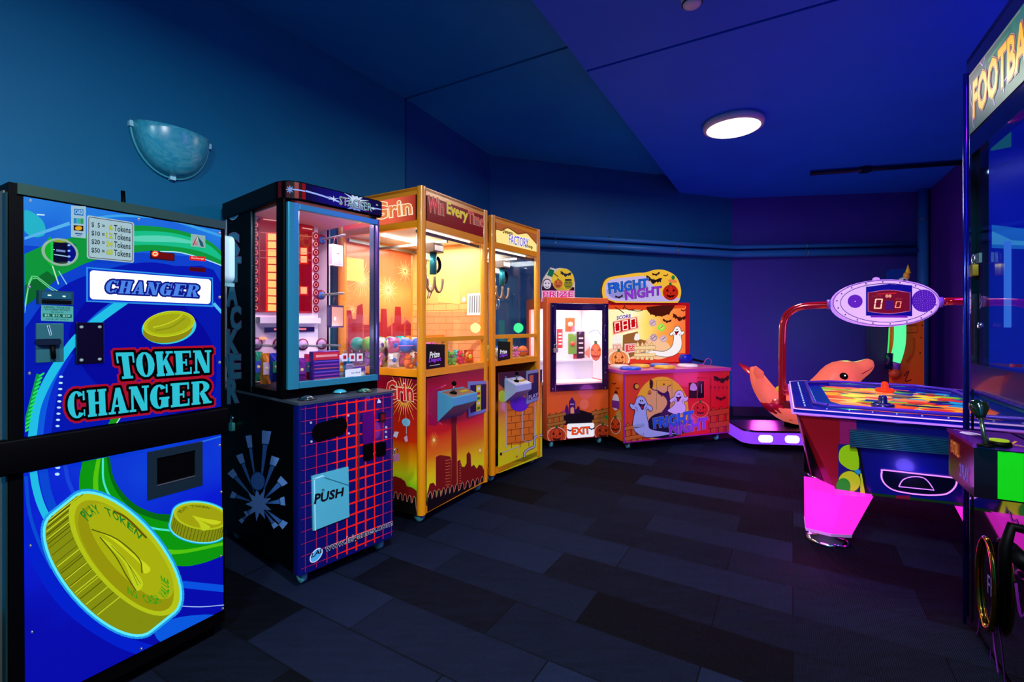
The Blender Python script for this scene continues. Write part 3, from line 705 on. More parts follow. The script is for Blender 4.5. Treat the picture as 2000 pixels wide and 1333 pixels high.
b = MB(); m0 = fc.px(93, 668, 'y', -.02); b.rbox(m0.x-.027, m0.x+.027, -.030, -.016, m0.z-.009, m0.z+.009, D('#0a1828', .3), .006, 4, 'y'); b.tube([(m0.x+.01, -.022, m0.z-.01), (m0.x+.012, -.024, m0.z-.05)], .006, BLACK, 8)
b.build('coin_return', o); A = Art(fc, (0, -.0165, 0), (0, -1, 0)); A.line([(92, 636), (98, 656), (101, 655), (96, 636)], 1.6, E('#a8d8ff', .9), 1, True); A.poly([(93.5, 638), (99, 654), (100, 654), (95.5, 638)], BLACK, 1); A.build('coin_slot', o)
b = MB(); a, c = pxbox(b, fc, 149, 630, 204, 710, -.018, 0, D('#04040c', .15, 0, .6, .7)); o = b.build('blank_plate', t, bevel=.002)
for x in (a.x+.012, c.x-.012):
    for z in (a.z-.014, c.z+.014): MB().lathe([(.0045, -.018), (.0045, -.0195), (.001, -.021)], E('#b8d8e0', .5), (x, 0, z), 10, 'y').build('screw', o)
# lower panel
A = Art(fc, (0, 0, 0), (0, -1, 0), .001, clip=LO)
BL2 = ramp_mat('changer_lower_print', [(0, '#0206b0'), (.45, '#0308b8'), (.6, '#041ae0'), (.8, '#0b48e8'), (1, '#1890f0')], 'Z', -.35, 1.15, emit=.85, noise=.7, nscale=1.9)
A.slab(LO, BL2, .004); A.lift = .0052
gA = sm([(160, 898), (153, 942), (160, 990), (195, 1045), (255, 1088), (344, 1105), (390, 1101), (440, 1083)], 5); gB = sm([(440, 1036), (392, 1016), (335, 1006), (300, 1002), (262, 985), (234, 957), (218, 926), (211, 880)], 5)
A.poly(gA+gB, E('#0d9c10', .85), 2); A.poly(sm([(188, 890), (180, 945), (192, 1000), (250, 1062), (330, 1083), (440, 1064)], 5)+sm([(440, 1058), (340, 1074), (262, 1050), (203, 995), (190, 945), (196, 886)], 5), E('#58cc10', .85), 3)
A.poly(sm([(206, 885), (214, 935), (236, 975), (270, 1003), (330, 1020), (336, 1006), (300, 1002), (262, 985), (234, 957), (218, 926), (211, 880)], 4, True), E('#067018', .8), 3)
A.line(sm([(199, 895), (201, 942), (221, 980), (260, 1012), (292, 1030), (330, 1036)], 5), 4, E('#48e8d0', .9), 4)
A.line(sm([(63, 918), (68, 950), (78, 985), (95, 1020), (112, 1045)], 5), 15, cy, 3); A.line(sm([(82, 915), (90, 960), (105, 1000), (124, 1030)], 5), 18, E('#0a4ce0', .8), 2)
A.line(sm([(125, 903), (132, 940), (148, 975)], 4), 8, E('#1a48e8', .8), 2); A.line(sm([(49, 930), (56, 1000), (75, 1060), (100, 1110)], 4), 7, E('#0a50e0', .8), 2)
for k in range(2): A.poly(ell(111-k, 913+13*k, 5, 3, 0, 8), E('#a8d8ff', 1.1), 4)
A.line(sm([(345, 1140), (390, 1145), (440, 1150)], 3), 14, E('#0a58f0', .8), 2); A.line(sm([(345, 1183), (390, 1185), (440, 1181)], 3), 1.6, E('#a8c8ff', .9), 4)
A.poly(sm([(300, 1230), (350, 1205), (440, 1205), (440, 1260), (330, 1262)], 4, True), E('#0c60f0', .8), 2); A.line([(300, 868+20), (432, 852)], 3, E('#2878f0', .8), 3)
A.line(sm([(50, 1010), (70, 1090), (130, 1180), (230, 1250), (330, 1280), (440, 1290)], 5), 26, E('#0422d4', .85), 1)
# small coin at the right edge
def coin(cu, cv, a, b_, rot, du, dv, halo, L, ribs):
    S = ell(cu, cv, a, b_, rot, 48); T = [(x+du, y+dv) for x, y in S]
    hull = []
    pts = sorted(set(S+T))
    def half(ps):
        o = []
        for p in ps:
            while len(o) > 1 and (o[-1][0]-o[-2][0])*(p[1]-o[-2][1])-(o[-1][1]-o[-2][1])*(p[0]-o[-2][0]) <= 0: o.pop()
            o.append(p)
        return o
    hull = half(pts)[:-1]+half(pts[::-1])[:-1]
    A.outline([hull], halo, E('#22a8f8', .8), L); A.outline([hull], halo*.55, E('#60ecf8', .95), L+1)
    A.poly(hull, E('#8a9410', .85), L+2)
    for k in ribs:
        i, m_ = k; x, y = S[i % 48]; A.line([(x, y), (x+du*.96, y+dv*.96)], 1.3, m_, L+3)
    A.poly(S, E('#bccc18'), L+4); A.poly(ell(cu, cv, a*.9, b_*.87, rot, 48), E('#a8aa10'), L+5)
    return S
S = coin(240, 1083, 147, 66, 49, -45, 36, 9, 5, [(i, E('#5a600c', .8)) for i in range(14, 24)]+[(i, E('#d8e020', .8)) for i in (12, 13)]+[(i/1., E('#6c7410', .8)) for i in ()])
dk, lt = E('#4c5408', .7), E('#d8e430', .9)
for i in range(22):
    k = 9.0+i*.82 if i < 9 else 9.0+i*.62+4
    a_ = 2*pi*k/48; r_ = radians(49); x = 240+147*cos(a_)*cos(r_)-66*sin(a_)*sin(r_); y = 1083+147*cos(a_)*sin(r_)+66*sin(a_)*cos(r_)
    A.line([(x, y), (x-43, y+34.5)], 1.5, dk if i % 2 else lt, 9)
A.poly(ell(243, 1090, 128, 54, 49, 40), E('#9c9a0c'), 11); A.poly(ell(252, 1076, 118, 44, 49, 40), E('#b0b810'), 12)
A.poly(sm([(176, 1034), (215, 1046), (250, 1075), (290, 1108), (279, 1119), (270, 1100), (235, 1068), (205, 1046)], 4, True), E('#d4e020'), 13)
A.poly(sm([(192, 1048), (215, 1072), (240, 1100), (262, 1151), (276, 1142), (268, 1122), (240, 1090), (215, 1062)], 4, True), E('#c8d820'), 13)
A.line(sm([(192, 1048), (222, 1085), (243, 1122), (262, 1152)], 4), 2.4, E('#566008', .8), 14); A.line(sm([(176, 1033), (225, 1052), (268, 1090), (274, 1118)], 4), 2.4, E('#566008', .8), 14)
for k in (0, 1): A.line(sm([(214, 1064), (245, 1098), (266+5*k, 1142-3*k)], 4), 1, E('#606808', .8), 14)
def arc_text(txt, cu, cv, a, b_, rot, a0, a1, hgt, m, L, flip=1):
    n_ = len(txt)
    for i, ch in enumerate(txt):
        if ch == ' ': continue
        t0 = radians(a0+(a1-a0)*(i+.08)/n_); t1 = radians(a0+(a1-a0)*(i+.88)/n_); r_ = radians(rot)
        f_ = lambda t_, k: (cu+a*k*cos(t_)*cos(r_)-b_*k*sin(t_)*sin(r_), cv+a*k*cos(t_)*sin(r_)+b_*k*sin(t_)*cos(r_))
        k0, k1 = (1, 1+hgt) if flip > 0 else (1+hgt, 1)
        A.text(ch, [f_(t0, k0), f_(t1, k0), f_(t1, k1), f_(t0, k1)], m, L, .02)
arc_text('PLAY TOKEN', 240, 1083, 100, 42, 49, 165, 268, .22, E('#1a8a28', .8), 15)
arc_text('NO CASH VALUE', 240, 1083, 118, 51, 49, 60, -40, -.17, E('#2ca818', .8), 15, 1)
A.line(sm([(218, 997), (245, 1012), (283, 1050)], 4), 4, E('#6c600c', .7), 13)
S = coin(390, 1008, 54, 26, 8, -6, 24, 4, 5, [(i, E('#5a600c', .8)) for i in range(3, 22)])
A.poly(sm([(371, 1007), (395, 1012), (428, 1018), (420, 1024), (404, 1022)], 3, True), E('#d0dc20'), 11); A.poly(sm([(376, 1010), (386, 1022), (392, 1036), (408, 1030), (392, 1018)], 3, True), E('#c8d820'), 11)
arc_text('PLAY TOKEN', 390, 1008, 38, 17, 8, 185, 290, .22, E('#4c6808', .8), 12)
for p in ((56, 1064), (59, 1232), (272, 1265), (431, 1187), (428, 960), (427, 1085), (425, 869)): A.poly(ell(p[0], p[1], 2.6, 3, 0, 8), D('#9aa4a8', .3, .8), 18); A.poly(ell(p[0]+.5, p[1]-.8, 1, 1, 0, 6), E('#e8f4ff', 1.), 19)
A.build('lower_panel', t, 'backlit lower panel printed with two large coins')
# payout tray
b = MB(); o3 = -.012; a = fc.px(289, 884, 'y', o3); c = fc.px(396, 949, 'y', o3); i0 = fc.px(307, 896, 'y', o3); i1 = fc.px(381.6, 931, 'y', o3); MT = D('#3c5c6c', .22, .85)
b.box(a.x, i0.x, o3, 0, c.z, a.z, MT); b.box(i1.x, c.x, o3, 0, c.z, a.z, MT); b.box(i0.x, i1.x, o3, 0, i0.z, a.z, MT); b.box(i0.x, i1.x, o3, 0, c.z, i1.z, MT)
b.box(i0.x, i1.x, -.0062, -.0052, i1.z, i0.z, BLACK); b.box(i0.x, i1.x, -.014, -.004, i1.z, i1.z+.003, STEEL); b.build('payout_tray', t, bevel=.002)
# white rounded dispenser between the changer and the stacker, fixed to the wall
p = fc.px(441, 512, 'y', .05)
t = thing('wall_dispenser', 'white rounded dispenser in the gap right of the token changer', 'dispenser', loc=fc.W(cw+.035, .06, p.z), rz=fc.a)
b = MB(); b.rbox(-.02, .026, -.04, .10, -.085, .105, D('#c8ecee', .3), .03, 5, 'x'); b.build('cover', t, bevel=.003)
b = MB(); b.box(-.018, .024, -.042, .0, -.10, -.086, D('#7ab0b8', .4)); b.build('nozzle', t)
b = MB(); b.box(-.0225, -.005, .02, .08, -.05, .06, D('#30484c')); b.build('mounting_bracket', t)
# ================================================================ stacking prize game
ds = Vector((.6276, .7785)); fs = Frame(-.958, 2.097, atan2(ds.y, ds.x))
SW = .52; SD = .84; SB = .07; ST = .849; UY = .15; UT = 1.885
t = thing('stacker_machine', 'black prize game with red LED column and red grid base beside the changer', 'arcade machine', fr=fs)
stk = t
b = MB(); NV = D('#0a0d5e', .25, 0, .5, .3)
b.box(0, SW, .012, SD, SB, ST-.01, D('#020203', .5, 0, .05)); b.box(-.002, SW+.002, -.004, SD, ST-.012, ST, D('#39424e', .3)); b.build('base_cabinet', t)
b = MB(); b.rbox(-.001, SW+.001, -.003, .06, SB, ST-.012, NV, .02, 5, 'z'); b.build('front_panel', t)
# grid print
A = Art(fs, (0, -.0035, 0), (0, -1, 0), 0, local=(Vector((1, 0, 0)), Vector((0, 0, 1))))
R1, R2 = D('#ff2018', .3), D('#c01a4a', .3)
nx, nz = 9, 13
for i in range(nx+1):
    x = .03+(SW-.05)*i/nx; k = math.exp(-((x-.30)/.14)**2); w_ = .0022+.0075*k
    A.poly(R_(x-w_/2, SB+.01, x+w_/2, ST-.02), R1 if k > .3 else R2, 1)
for j in range(nz+1):
    z = SB+.03+(ST-SB-.06)*j/nz
    for i in range(nx+1):
        x = .03+(SW-.05)*(i-.5)/nx; x1 = x+(SW-.05)/nx; k = math.exp(-((x+.02-.30)/.14)**2)*(.6+.4*math.exp(-((z-.5)/.3)**2)); w_ = .002+.0085*k
        A.poly(R_(max(x, .01), z-w_/2, min(x1, SW-.01), z+w_/2), R1 if k > .3 else R2, 2)
A.build('grid_graphic', t, 'blue front print with red grid lines')
A = Art(fs, (0, -.004, 0), (0, -1, 0), .0005)
A.poly(rq([(607, 855), (678, 835), (684, 812), (607, 830)], .01), BLACK, 0)
b = MB(); c0 = fs.px(622, 844); c1 = fs.px(664, 832); pts = ell(c1.x, c1.z-.002, .034, .043, 0, 10, -90, 90)+ell(c0.x, c0.z-.002, .034, .043, 0, 10, 90, 270)
b.prism([(x, -.003, z) for x, z in pts][::-1], [(x, -.007, z) for x, z in pts][::-1], BLACK); b.build('speaker_recess', t)
def slotplate(u0, v0, u1, v1, name, m, r=.012, y=-.012):
    a = fs.px(u0, v0, 'y', y); c = fs.px(u1, v1, 'y', y); q = MB(); q.rbox(a.x, c.x, y, 0, c.z, a.z, m, min(r, abs(c.x-a.x)/2-.001), 5, 'y'); return q.build(name, t)
slotplate(709, 806, 731, 868, 'coin_mechanism', D('#5a1078', .15, .3), .028)
slotplate(711, 869, 729, 897, 'coin_return', BLACK, .01)
slotplate(736, 867, 754, 889, 'key_lock_plate', BLACK, .008)
o = slotplate(742, 807, 753, 824, 'start_button', D('#101018', .3), .004); A = Art(fs, (0, -.0122, 0), (0, -1, 0)); A.poly([(744.5, 822), (751, 820), (751, 809), (744.5, 811)], E('#8a1018', .7), 1); A.build('button_cap', o)
b = MB(); a = fs.px(699, 801); c = fs.px(702, 979); b.box(a.x-.003, a.x+.003, -.009, -.003, c.z, a.z, D('#8a5064', .3, .7)); b.build('hinge', t)
A = Art(fs, (0, -.004, 0), (0, -1, 0), .0005)
for p in ((754, 835), (753.5, 844), (754, 854), (711, 811), (722, 809), (712, 892), (727, 888), (607, 826), (608, 863), (680, 812), (681, 847)): A.poly(ell(p[0], p[1], 2.2, 2.4), E('#d0d8ff', .5), 2)
A.poly([(736, 788), (739, 779), (743.5, 784), (744, 787)], D('#dfe6f0'), 2)
wt, bk = D('#f0f6ff'), D('#0a0a20')
q = [(635, 1083), (766, 1030), (766, 1015), (635, 1065)]; A.text('www.laigames.com', q, wt, 4, .06); A.text('www.laigames.com', q, bk, 5, .012)
A.poly(ell(617, 1085, 17, 9, -52), wt, 4); A.poly(ell(617, 1085, 15, 7.4, -52), D('#50b8e8'), 5); A.text('LAI', [(607, 1090), (626, 1080), (627, 1071), (609, 1081)], bk, 6, .03)
A.build('web_address_print', t)
# prize flap
A = Art(fs, (0, -.004, 0), (0, -1, 0)); q = [(610, 1036.8), (680.8, 1009.5), (678.7, 911.8), (607.6, 930.4)]
A.slab(q, D('#5cc4d4', .25, .2), .008); A.lift = .0085
A.line([(610, 936), (629, 929), (632, 934)], 3, D('#a8e8f0'), 1); A.line([(630, 932), (680, 948)], 1.4, D('#186878'), 2); A.line([(612, 934), (614, 1036)], 2.4, D('#a0ecf4', .2), 1)
q = [(612, 984), (667, 968), (669, 952), (614, 965)]; A.text('PUSH', q, D('#05070a'), 3, .05); A.poly(ell(629, 957, 3, 2.6), D('#286878'), 2)
A.build('prize_flap', t, 'pale blue flap marked PUSH')
# burst print on the left side
A = Art(fs, (-.0005, 0, 0), (-1, 0, 0), .0005); bb, b2, b3 = D('#3c6eb8'), D('#16305c'), D('#6c9ce0')
tips = [(486, 851, 8), (521.6, 842, 12), (468, 888, 9), (450.6, 920.6, 10), (452, 966, 9), (539, 893, 11), (556, 937, 13), (557, 979, 12), (558, 1028, 11), (540, 1030, 8), (480, 1005, 8), (470, 1020, 6)]
for x, y, k in tips:
    dx, dy = x-506, y-985; l = math.hypot(dx, dy); nx_, ny_ = -dy/l, dx/l
    A.poly([(506+dx*.15, 985+dy*.15), (x+nx_*k*.5, y+ny_*k*.5), (x-nx_*k*.5, y-ny_*k*.5)], bb, 2)
    f_ = .82; A.poly([(506+dx*f_+nx_*k*.55, 985+dy*f_+ny_*k*.55), (x+nx_*k*.75, y+ny_*k*.75), (x-nx_*k*.75, y-ny_*k*.75), (506+dx*f_-nx_*k*.55, 985+dy*f_-ny_*k*.55)], b3, 3)
    A.line([(506+dx*f_+nx_*k*.55, 985+dy*f_+ny_*k*.55), (506+dx*f_-nx_*k*.55, 985+dy*f_-ny_*k*.55)], 1.2, b2, 4)
A.poly([(506+(26 if i % 2 else 13)*cos(i*pi/9), 985+(34 if i % 2 else 17)*sin(i*pi/9)) for i in range(18)], b3, 4)
A.poly(ell(505, 940, 14, 18), bb, 5); A.line(ell(505, 940, 14, 18), 1.4, b2, 6, True)
A.build('burst_graphic', t, 'blue exploding blocks print on the black side')
b = MB(); casters(b, [(.05, .06), (SW-.05, .06), (SW-.02, .16), (.05, SD-.06), (SW-.05, SD-.06)], STEEL, D('#2a7c84', .4)); b.build('caster', t)
# upper cabinet
TF = D('#2f8ca4', .3, .35); x0, x1 = .0, SW
b = MB(); b.box(0, SW, UY, SD, ST, ST+.035, BLACK); b.box(0, SW, SD-.03, SD, ST, UT-.09, D('#f4e8f2', .5)); b.build('upper_back', t)
c = fs.px(490, 600, 'x', 0).y; c2 = fs.px(538, 600, 'x', 0).y
b = MB(); b.box(0, .022, c, SD, ST, UT-.09, BLACK); b.build('left_side_panel', t)
b = MB(); b.rbox(0, .04, UY, c2, ST+.03, UT-.09, BLACK, .012, 4, 'z'); b.build('front_post', t)
zs = [fs.px(515, 404, 'x', 0).z, fs.px(515, 771, 'x', 0).z]
b = MB(); b.box(0, .022, c2, c, zs[0], UT-.09, BLACK); b.box(0, .022, c2, c, ST, zs[1], BLACK); b.box(-.002, .004, c-.008, c, zs[1], zs[0], D('#2a4a50', .3, .6)); b.build('window_surround', t)
MB().box(.008, .012, c2, c, zs[1], zs[0], glass()).build('left_glass', t)
MB().box(SW-.008, SW-.004, UY+.05, SD-.2, ST+.03, UT-.1, glass()).build('right_glass', t)
b = MB(); b.box(SW-.018, SW, SD-.2, SD-.03, ST+.03, UT-.09, D('#efe6f4', .5)); b.box(SW-.016, SW, UY+.01, UY+.05, ST+.03, UT-.09, D('#203040', .3)); b.box(SW-.02, SW-.017, SD-.215, SD-.2, ST+.03, UT-.1, BLACK); b.build('right_side_panel', t)
# door
dz0, dz1 = fs.px(565, 762, 'y', UY-.03).z, fs.px(566, 394, 'y', UY-.03).z
xl = fs.px(563, 600, 'y', UY-.03).x; xr = SW-.005; g0 = fs.px(585, 600, 'y', UY-.03).x
b = MB(); y0, y1 = UY-.03, UY-.004
b.rbox(xl, g0, y0, y1, dz0, dz1, TF, .006, 3, 'z'); b.rbox(xr-.012, xr, y0, y1, dz0, dz1, D('#3a2f6a', .3, .4), .005, 3, 'z'); b.box(g0, xr-.012, y0, y1, dz1-.028, dz1, TF); b.box(g0, xr-.012, y0, y1, dz0, dz0+.032, TF)
b.build('door_frame', t, bevel=.002); b = MB(); b.box(g0, xr-.012, y0+.012, y0+.015, dz0+.03, dz1-.026, glass()); b.build('door_glass', t)
b = MB(); b.box(xl-.02, xr, UY-.004, UY+.01, dz0-.03, dz0, BLACK); b.build('door_sill', t)
# header cap with rounded front-left corner
HZ0, HZ1 = UT-.095, UT
def capring(z, o=0.):
    p = [(SW+o, SD), (SW+o, UY-.035-o)]+[(.09+(.10+o)*cos(radians(a)), UY+.065+(.10+o)*sin(radians(a))) for a in range(270, 179, -10)]+[(-.01-o, SD)]
    return [(x, y, z) for x, y in p]
b = MB(); b.loft([capring(HZ0, -.004), capring(HZ0+.008, .003), capring(HZ1-.008, .003), capring(HZ1, -.012)], D('#020205', .4, 0, .08), False); b.build('header_cap', t)
hd = ramp_mat('header_print', [(0, '#02022a'), (.2, '#05063c'), (.5, '#0a0c8a'), (.8, '#06085c'), (1, '#05063c')], 'X', 0, SW, emit=.75, noise=.2)
A = Art(fs, (0, UY-.0385, 0), (0, -1, 0), .0006)
def hp(x, k): return fs_uv((x, UY-.0385, HZ0+.01+(HZ1-HZ0-.02)*k))
A.local = (Vector((1, 0, 0)), Vector((0, 0, 1))); zz = lambda k: HZ0+.01+(HZ1-HZ0-.02)*k
A.clip = R_(.09, zz(0), SW-.004, zz(1))
A.poly(R_(.09, zz(0), SW-.004, zz(1)), hd, 0)
lb = E('#9cb4ff', .9); wt2 = E('#cfe4ff', .8)
A.line([(x, zz(y)) for x, y in sm([(.09, .55), (.16, .5), (.22, .42), (.28, .3)], 4)], .008, lb, 2); A.line([(.44, zz(.42)), (SW-.004, zz(.46))], .006, lb, 2)
def spl(cx_, k, n_, r0, r1, m, L): A.poly([(cx_+(r1 if i % 2 else r0)*cos(i*pi/n_), zz(k)+(r1 if i % 2 else r0)*.5*sin(i*pi/n_)) for i in range(2*n_)], m, L)
spl(.235, .45, 6, .008, .035, wt2, 3); spl(.36, .72, 11, .03, .085, wt2, 3); spl(.36, .25, 9, .03, .07, E('#7c9ce8', .7), 3); spl(.465, .4, 6, .006, .02, wt2, 3); spl(.49, .72, 5, .004, .010, wt2, 3)
q = [(.265, zz(.16)), (.455, zz(.16)), (.455, zz(.72)), (.265, zz(.72))]; A.text('STACKER', q, E('#b06070', .6), 5, .085); A.text('STACKER', q, E('#06102c', .5), 6, .05); A.text('STACKER', q, E('#8fd0d8', .8), 7, .0)
A.build('header_graphic', t, 'dark blue header print with a white splash')
# corner stripes of the cap
b = MB()
for k, a in enumerate((205, 228, 248, 266)):
    P = []
    for aa in (a-5, a+5): P.append((.09+.1036*cos(radians(aa)), UY+.065+.1036*sin(radians(aa))))
    b.add([(*P[0], zz(0)), (*P[1], zz(0)), (*P[1], zz(1)), (*P[0], zz(1))], [(0, 1, 2, 3)], E('#a0141c' if k > 1 else '#48121c', .6))
a = 232; P = (.09+.105*cos(radians(a)), UY+.065+.105*sin(radians(a)))
for i in range(8):
    z_ = i*pi/4; b.tube([(P[0], P[1], zz(.5)), (P[0]+.018*cos(z_)*.7, P[1]-.018*cos(z_)*.7, zz(.5)+.018*sin(z_))], [.004, .0015], E('#8ca8f0', .7), 6)
b.tube([(.09+.1055*cos(radians(x)), UY+.065+.1055*sin(radians(x)), zz(.52)) for x in range(232, 271, 6)], .003, lb, 6)
b.build('corner_stripes', t)
# logo and vertical name on the side
A = Art(fs, (-.0005, 0, 0), (-1, 0, 0), .0005); tl, to, td = D('#4498b0'), D('#c088c8'), D('#0a2c38')
A.poly(ell(458, 413, 10, 18, 18), D('#b8dcec'), 1); A.poly(ell(458, 413, 9, 16.4, 18), D('#3c88b8'), 2); A.text('LAI', [(451, 421), (465, 413), (465, 402), (451, 410)], D('#123048'), 3, .03)
for i, ch in enumerate('STACKER'):
    y0 = 457+47.5*i; x = (448, 452, 445, 452, 445, 451, 446)[i]; q = [(x, y0+44), (x+18, y0+42), (x+18, y0+1), (x, y0)]
    A.text(ch, q, to, 2, .11); A.text(ch, q, td, 3, .085); A.text(ch, q, tl, 4, .07)
A.poly([(440, 700), (446, 690), (452, 745), (450, 755)], tl, 2)
A.build('side_name_print', t, 'teal letters running down the black side')
# playfield display inside
py = .60
A = Art(fs, (0, py, 0), (0, -1, 0), 0); DR = E('#9c0410', .8)
A.slab([(503, 610), (608, 612), (608, 440), (503, 428)], D('#8c0c14'), .012); A.lift = .0125
A.poly([(506, 606), (606, 608), (606, 442), (506, 430)], DR, 0)
for k in range(10):
    v = 457+15.3*k; A.poly([(521, v+13), (537, v+13.2), (537, v+.8), (521, v)], E('#ffb060', 1.7), 2); A.line([(519, v-.5), (539, v-.3)], 1, E('#a03010', .8), 3)
    A.poly([(517, v+15), (541, v+15), (541, v-2), (517, v-2)], E('#ff2408', 1.0), 1)
for v in (485, 500.5, 561): A.poly([(582, v+16), (600, v+16.4), (600, v-1.6), (582, v-2)], E('#e81c10', .85), 1); A.poly([(585, v+13), (597, v+13.2), (597, v+.6), (585, v)], E('#ffa070', 1.5), 2)
for v in (490, 504): A.line([(506, v), (606, v+5)], 1, E('#f08080', .8), 4)
A.line([(506, 455), (606, 463)], 1, E('#f08080', .8), 4)
for i, u in enumerate((523, 531)): A.seg7('0', [(u, 451), (u+6, 451.4), (u+6, 444), (u, 443.6)], E('#b02818', .6), 3)
for i, u in enumerate((584, 593)): A.seg7('8', [(u, 468), (u+6, 468.4), (u+6, 459), (u, 458.6)], E('#d06048', .7), 3)
for u, va, vb in ((498, 440, 602), (615, 462, 604)):
    for k in range(10):
        v = va+(vb-va)*k/9; A.poly(ell(u, v, 6, 7.4), E('#a81428', .7), 1); A.line(ell(u, v, 3, 3.8, 0, 10), 1.1, E('#ffb8c0', .9), 2, True)
for v, q_ in ((430, 10), (454, 9)):
    pass
A.poly([(507, 424), (540, 427), (540, 436), (507, 433)], E('#b01828', .7), 1); A.line([(512, 429), (538, 432)], 2, E('#ffb8b0'), 2)
A.poly([(584, 440), (611, 443), (611, 454), (584, 451)], E('#b01828', .7), 1); A.line([(588, 446), (608, 449)], 2, E('#ffb8b0'), 2)
A.poly([(514, 640), (612, 639), (612, 648), (514, 650)], E('#281860', .6), 1); A.line([(533, 643.6), (596, 643.2)], 3.4, E('#ff7888', 1.1), 2)
A.build('playfield_display', t, 'glowing red LED playfield')
b = MB(); a = fs.px(500, 618, 'y', py); c_ = fs.px(618, 632, 'y', py); b.box(a.x, c_.x, py-.05, py+.02, c_.z, a.z-.005, D('#d8d4e4', .3)); b.box(a.x-.01, c_.x+.01, py+.001, SD-.03, ST+.04, UT-.1, D('#ecd8ec', .5)); b.build('display_housing', t)
MB().box(.03, SW-.02, UY+.05, SD-.03, UT-.1, UT-.092, D('#f0b8c4', .5)).build('inner_ceiling', t)
o = MB().box(.08, SW-.06, UY+.02, UY+.045, UT-.104, UT-.098, E('#ff90a8', 2.2)).build('strip_light', t)
L_ = lamp('stacker_light', 'AREA', fs.W(.30, .22, UT-.11), 9, (1, .62, .72), .3, (0, 0, fs.a), .1)
L_ = lamp('stacker_fill_light', 'POINT', fs.W(.36, .3, 1.15), 1.4, (.62, .6, 1), .05)
MB().lathe([(.02, 0), (.02, .008), (.012, .014)], E('#ffb088', 1.2), (.10, py-.01, 1.12), 12, 'z').build('lamp_lens', t)
# prize hooks
hooks = [(627, 468), (625, 576)]
for k, (u, v) in enumerate(hooks):
    p = fs.px(u, v, 'y', py+.0)
    b = MB(); b.lathe([(.030, -.004), (.030, .004)], D('#8c1838' if k == 0 else '#7a2038'), (p.x+.004, py-.002, p.z), 20, 'y'); b.lathe([(.022, -.006), (.020, .0)], D('#3868c0'), (p.x+.004, py-.004, p.z-.004), 20, 'y')
    for i in range(22): b.torus((p.x+.006, py-.012-.011*i, p.z-.001), .006, .0016, STEEL, 'y', 8, 5)
    b.tube([(p.x+.006, py, p.z), (p.x+.006, py-.255, p.z)], .002, STEEL, 6); b.build('prize_hook', t)
# prizes on the hooks
def hang(u, v0, v1, u0, u1, y, depth, name, label, cat, cols, tilt):
    p = fs.px(u, v0, 'y', y); a = fs.px(u0, v1, 'y', y); c = fs.px(u1, v1, 'y', y); w_ = (c.x-a.x); h_ = p.z-a.z
    o = thing(name, label, cat, loc=fs.W(p.x, y, p.z), rz=fs.a+tilt)
    q = MB(); q.box(-w_/2, w_/2, -depth/2, depth/2, -h_, 0, cols[0]); q.box(-w_/2+.006, w_/2-.006, -depth/2-.001, -depth/2, -h_+.008, -.01, cols[1]); q.box(-w_/2-.001, -w_/2, -depth/2+.004, depth/2-.004, -h_+.01, -.012, cols[2]); q.build('carton', o, bevel=.002)
    q = MB()
    for x in (-.014, .014): q.tube([(x, 0, -.002), (x, 0, .02), (x*.6, 0, .04), (x*.3, 0, .045)], .0022, D('#5c2434'), 6)
    q.build('hanger_strap', o); return o
o = hang(656, 479, 519, 646, 670, .36, .03, 'prize_box', 'pink prize box hanging from the upper hook in the stacking game', 'prize box', (D('#f0c0cc'), D('#f49cb0'), D('#e88ca4')), .25)
b = MB(); b.box(-.01, .01, -.0175, -.0165, -.05, -.047, D('#a05060')); b.build('label_strip', o)
o = hang(655, 597, 640, 640, 672, .34, .03, 'prize_box', 'dark prize box with clear window hanging from the lower hook', 'prize box', (D('#3c3058'), D('#d8a088'), D('#584c78')), .3)
b = MB(); b.lathe([(.010, -.0165), (.010, -.0178)], D('#e8e0e8'), (-.02, 0, -.075), 16, 'y'); b.build('round_badge', o)
# lower row of hooks with bags and boxes
rowy = .30
for k, (u, v) in enumerate(((500, 672), (545, 672), (591, 673), (628, 672))):
    p = fs.px(u, v, 'y', py-.001); b = MB(); b.lathe([(.034, -.003), (.034, .003)], D('#7c1c48'), (p.x, py-.002, p.z), 20, 'y'); b.lathe([(.026, -.004), (.026, .001)], D('#b898c8'), (p.x, py-.003, p.z), 20, 'y')
    for i in range(16): b.torus((p.x, py-.012-.013*i, p.z-.006), .006, .0016, STEEL, 'y', 8, 5)
    b.build('prize_hook', t)
BAGC = [('#2a9a70', 'green'), ('#d88a28', 'orange'), ('#3a50c0', 'blue'), ('#8030a0', 'purple'), ('#b02050', 'crimson'), ('#c8c0d0', 'silver'), ('#2878a0', 'teal'), ('#c04830', 'rust')]
def crinkle(name, lab, cat, loc, rz, w_, h_, d_, h1, h2, grp, seed=0):
    rnd = random.Random(seed); o = thing(name, lab, cat, loc=loc, rz=rz, group=grp); q = MB(); rings = []
    for i in range(7):
        z = -h_*i/6; k = (.25, .75, 1, 1.02, 1, .8, .2)[i]
        rings.append([(w_/2*cos(2*pi*j/12)*(1 if abs(cos(2*pi*j/12)) > .3 else 1.)+rnd.uniform(-.003, .003), d_/2*k*sin(2*pi*j/12)+rnd.uniform(-.003, .003), z+rnd.uniform(-.003, .003)) for j in range(12)])
    q.loft(rings, D(h1, .22, .35), False); q.build('foil_bag', o)
    q = MB(); q.box(-w_*.32, w_*.32, -d_*.5-.004, -d_*.5+.004, -h_*.7, -h_*.3, D(h2, .3)); q.ball((0, -d_*.5-.003, -h_*.5), w_*.2, D('#f0e8a0', .3), (1, .2, 1), 10, 5); q.build('bag_label', o)
    return o
rowpx = [(503, 688, 60), (519, 690, 62), (536, 690, 55), (588, 700, 45), (602, 692, 52), (664, 695, 48), (680, 700, 40)]
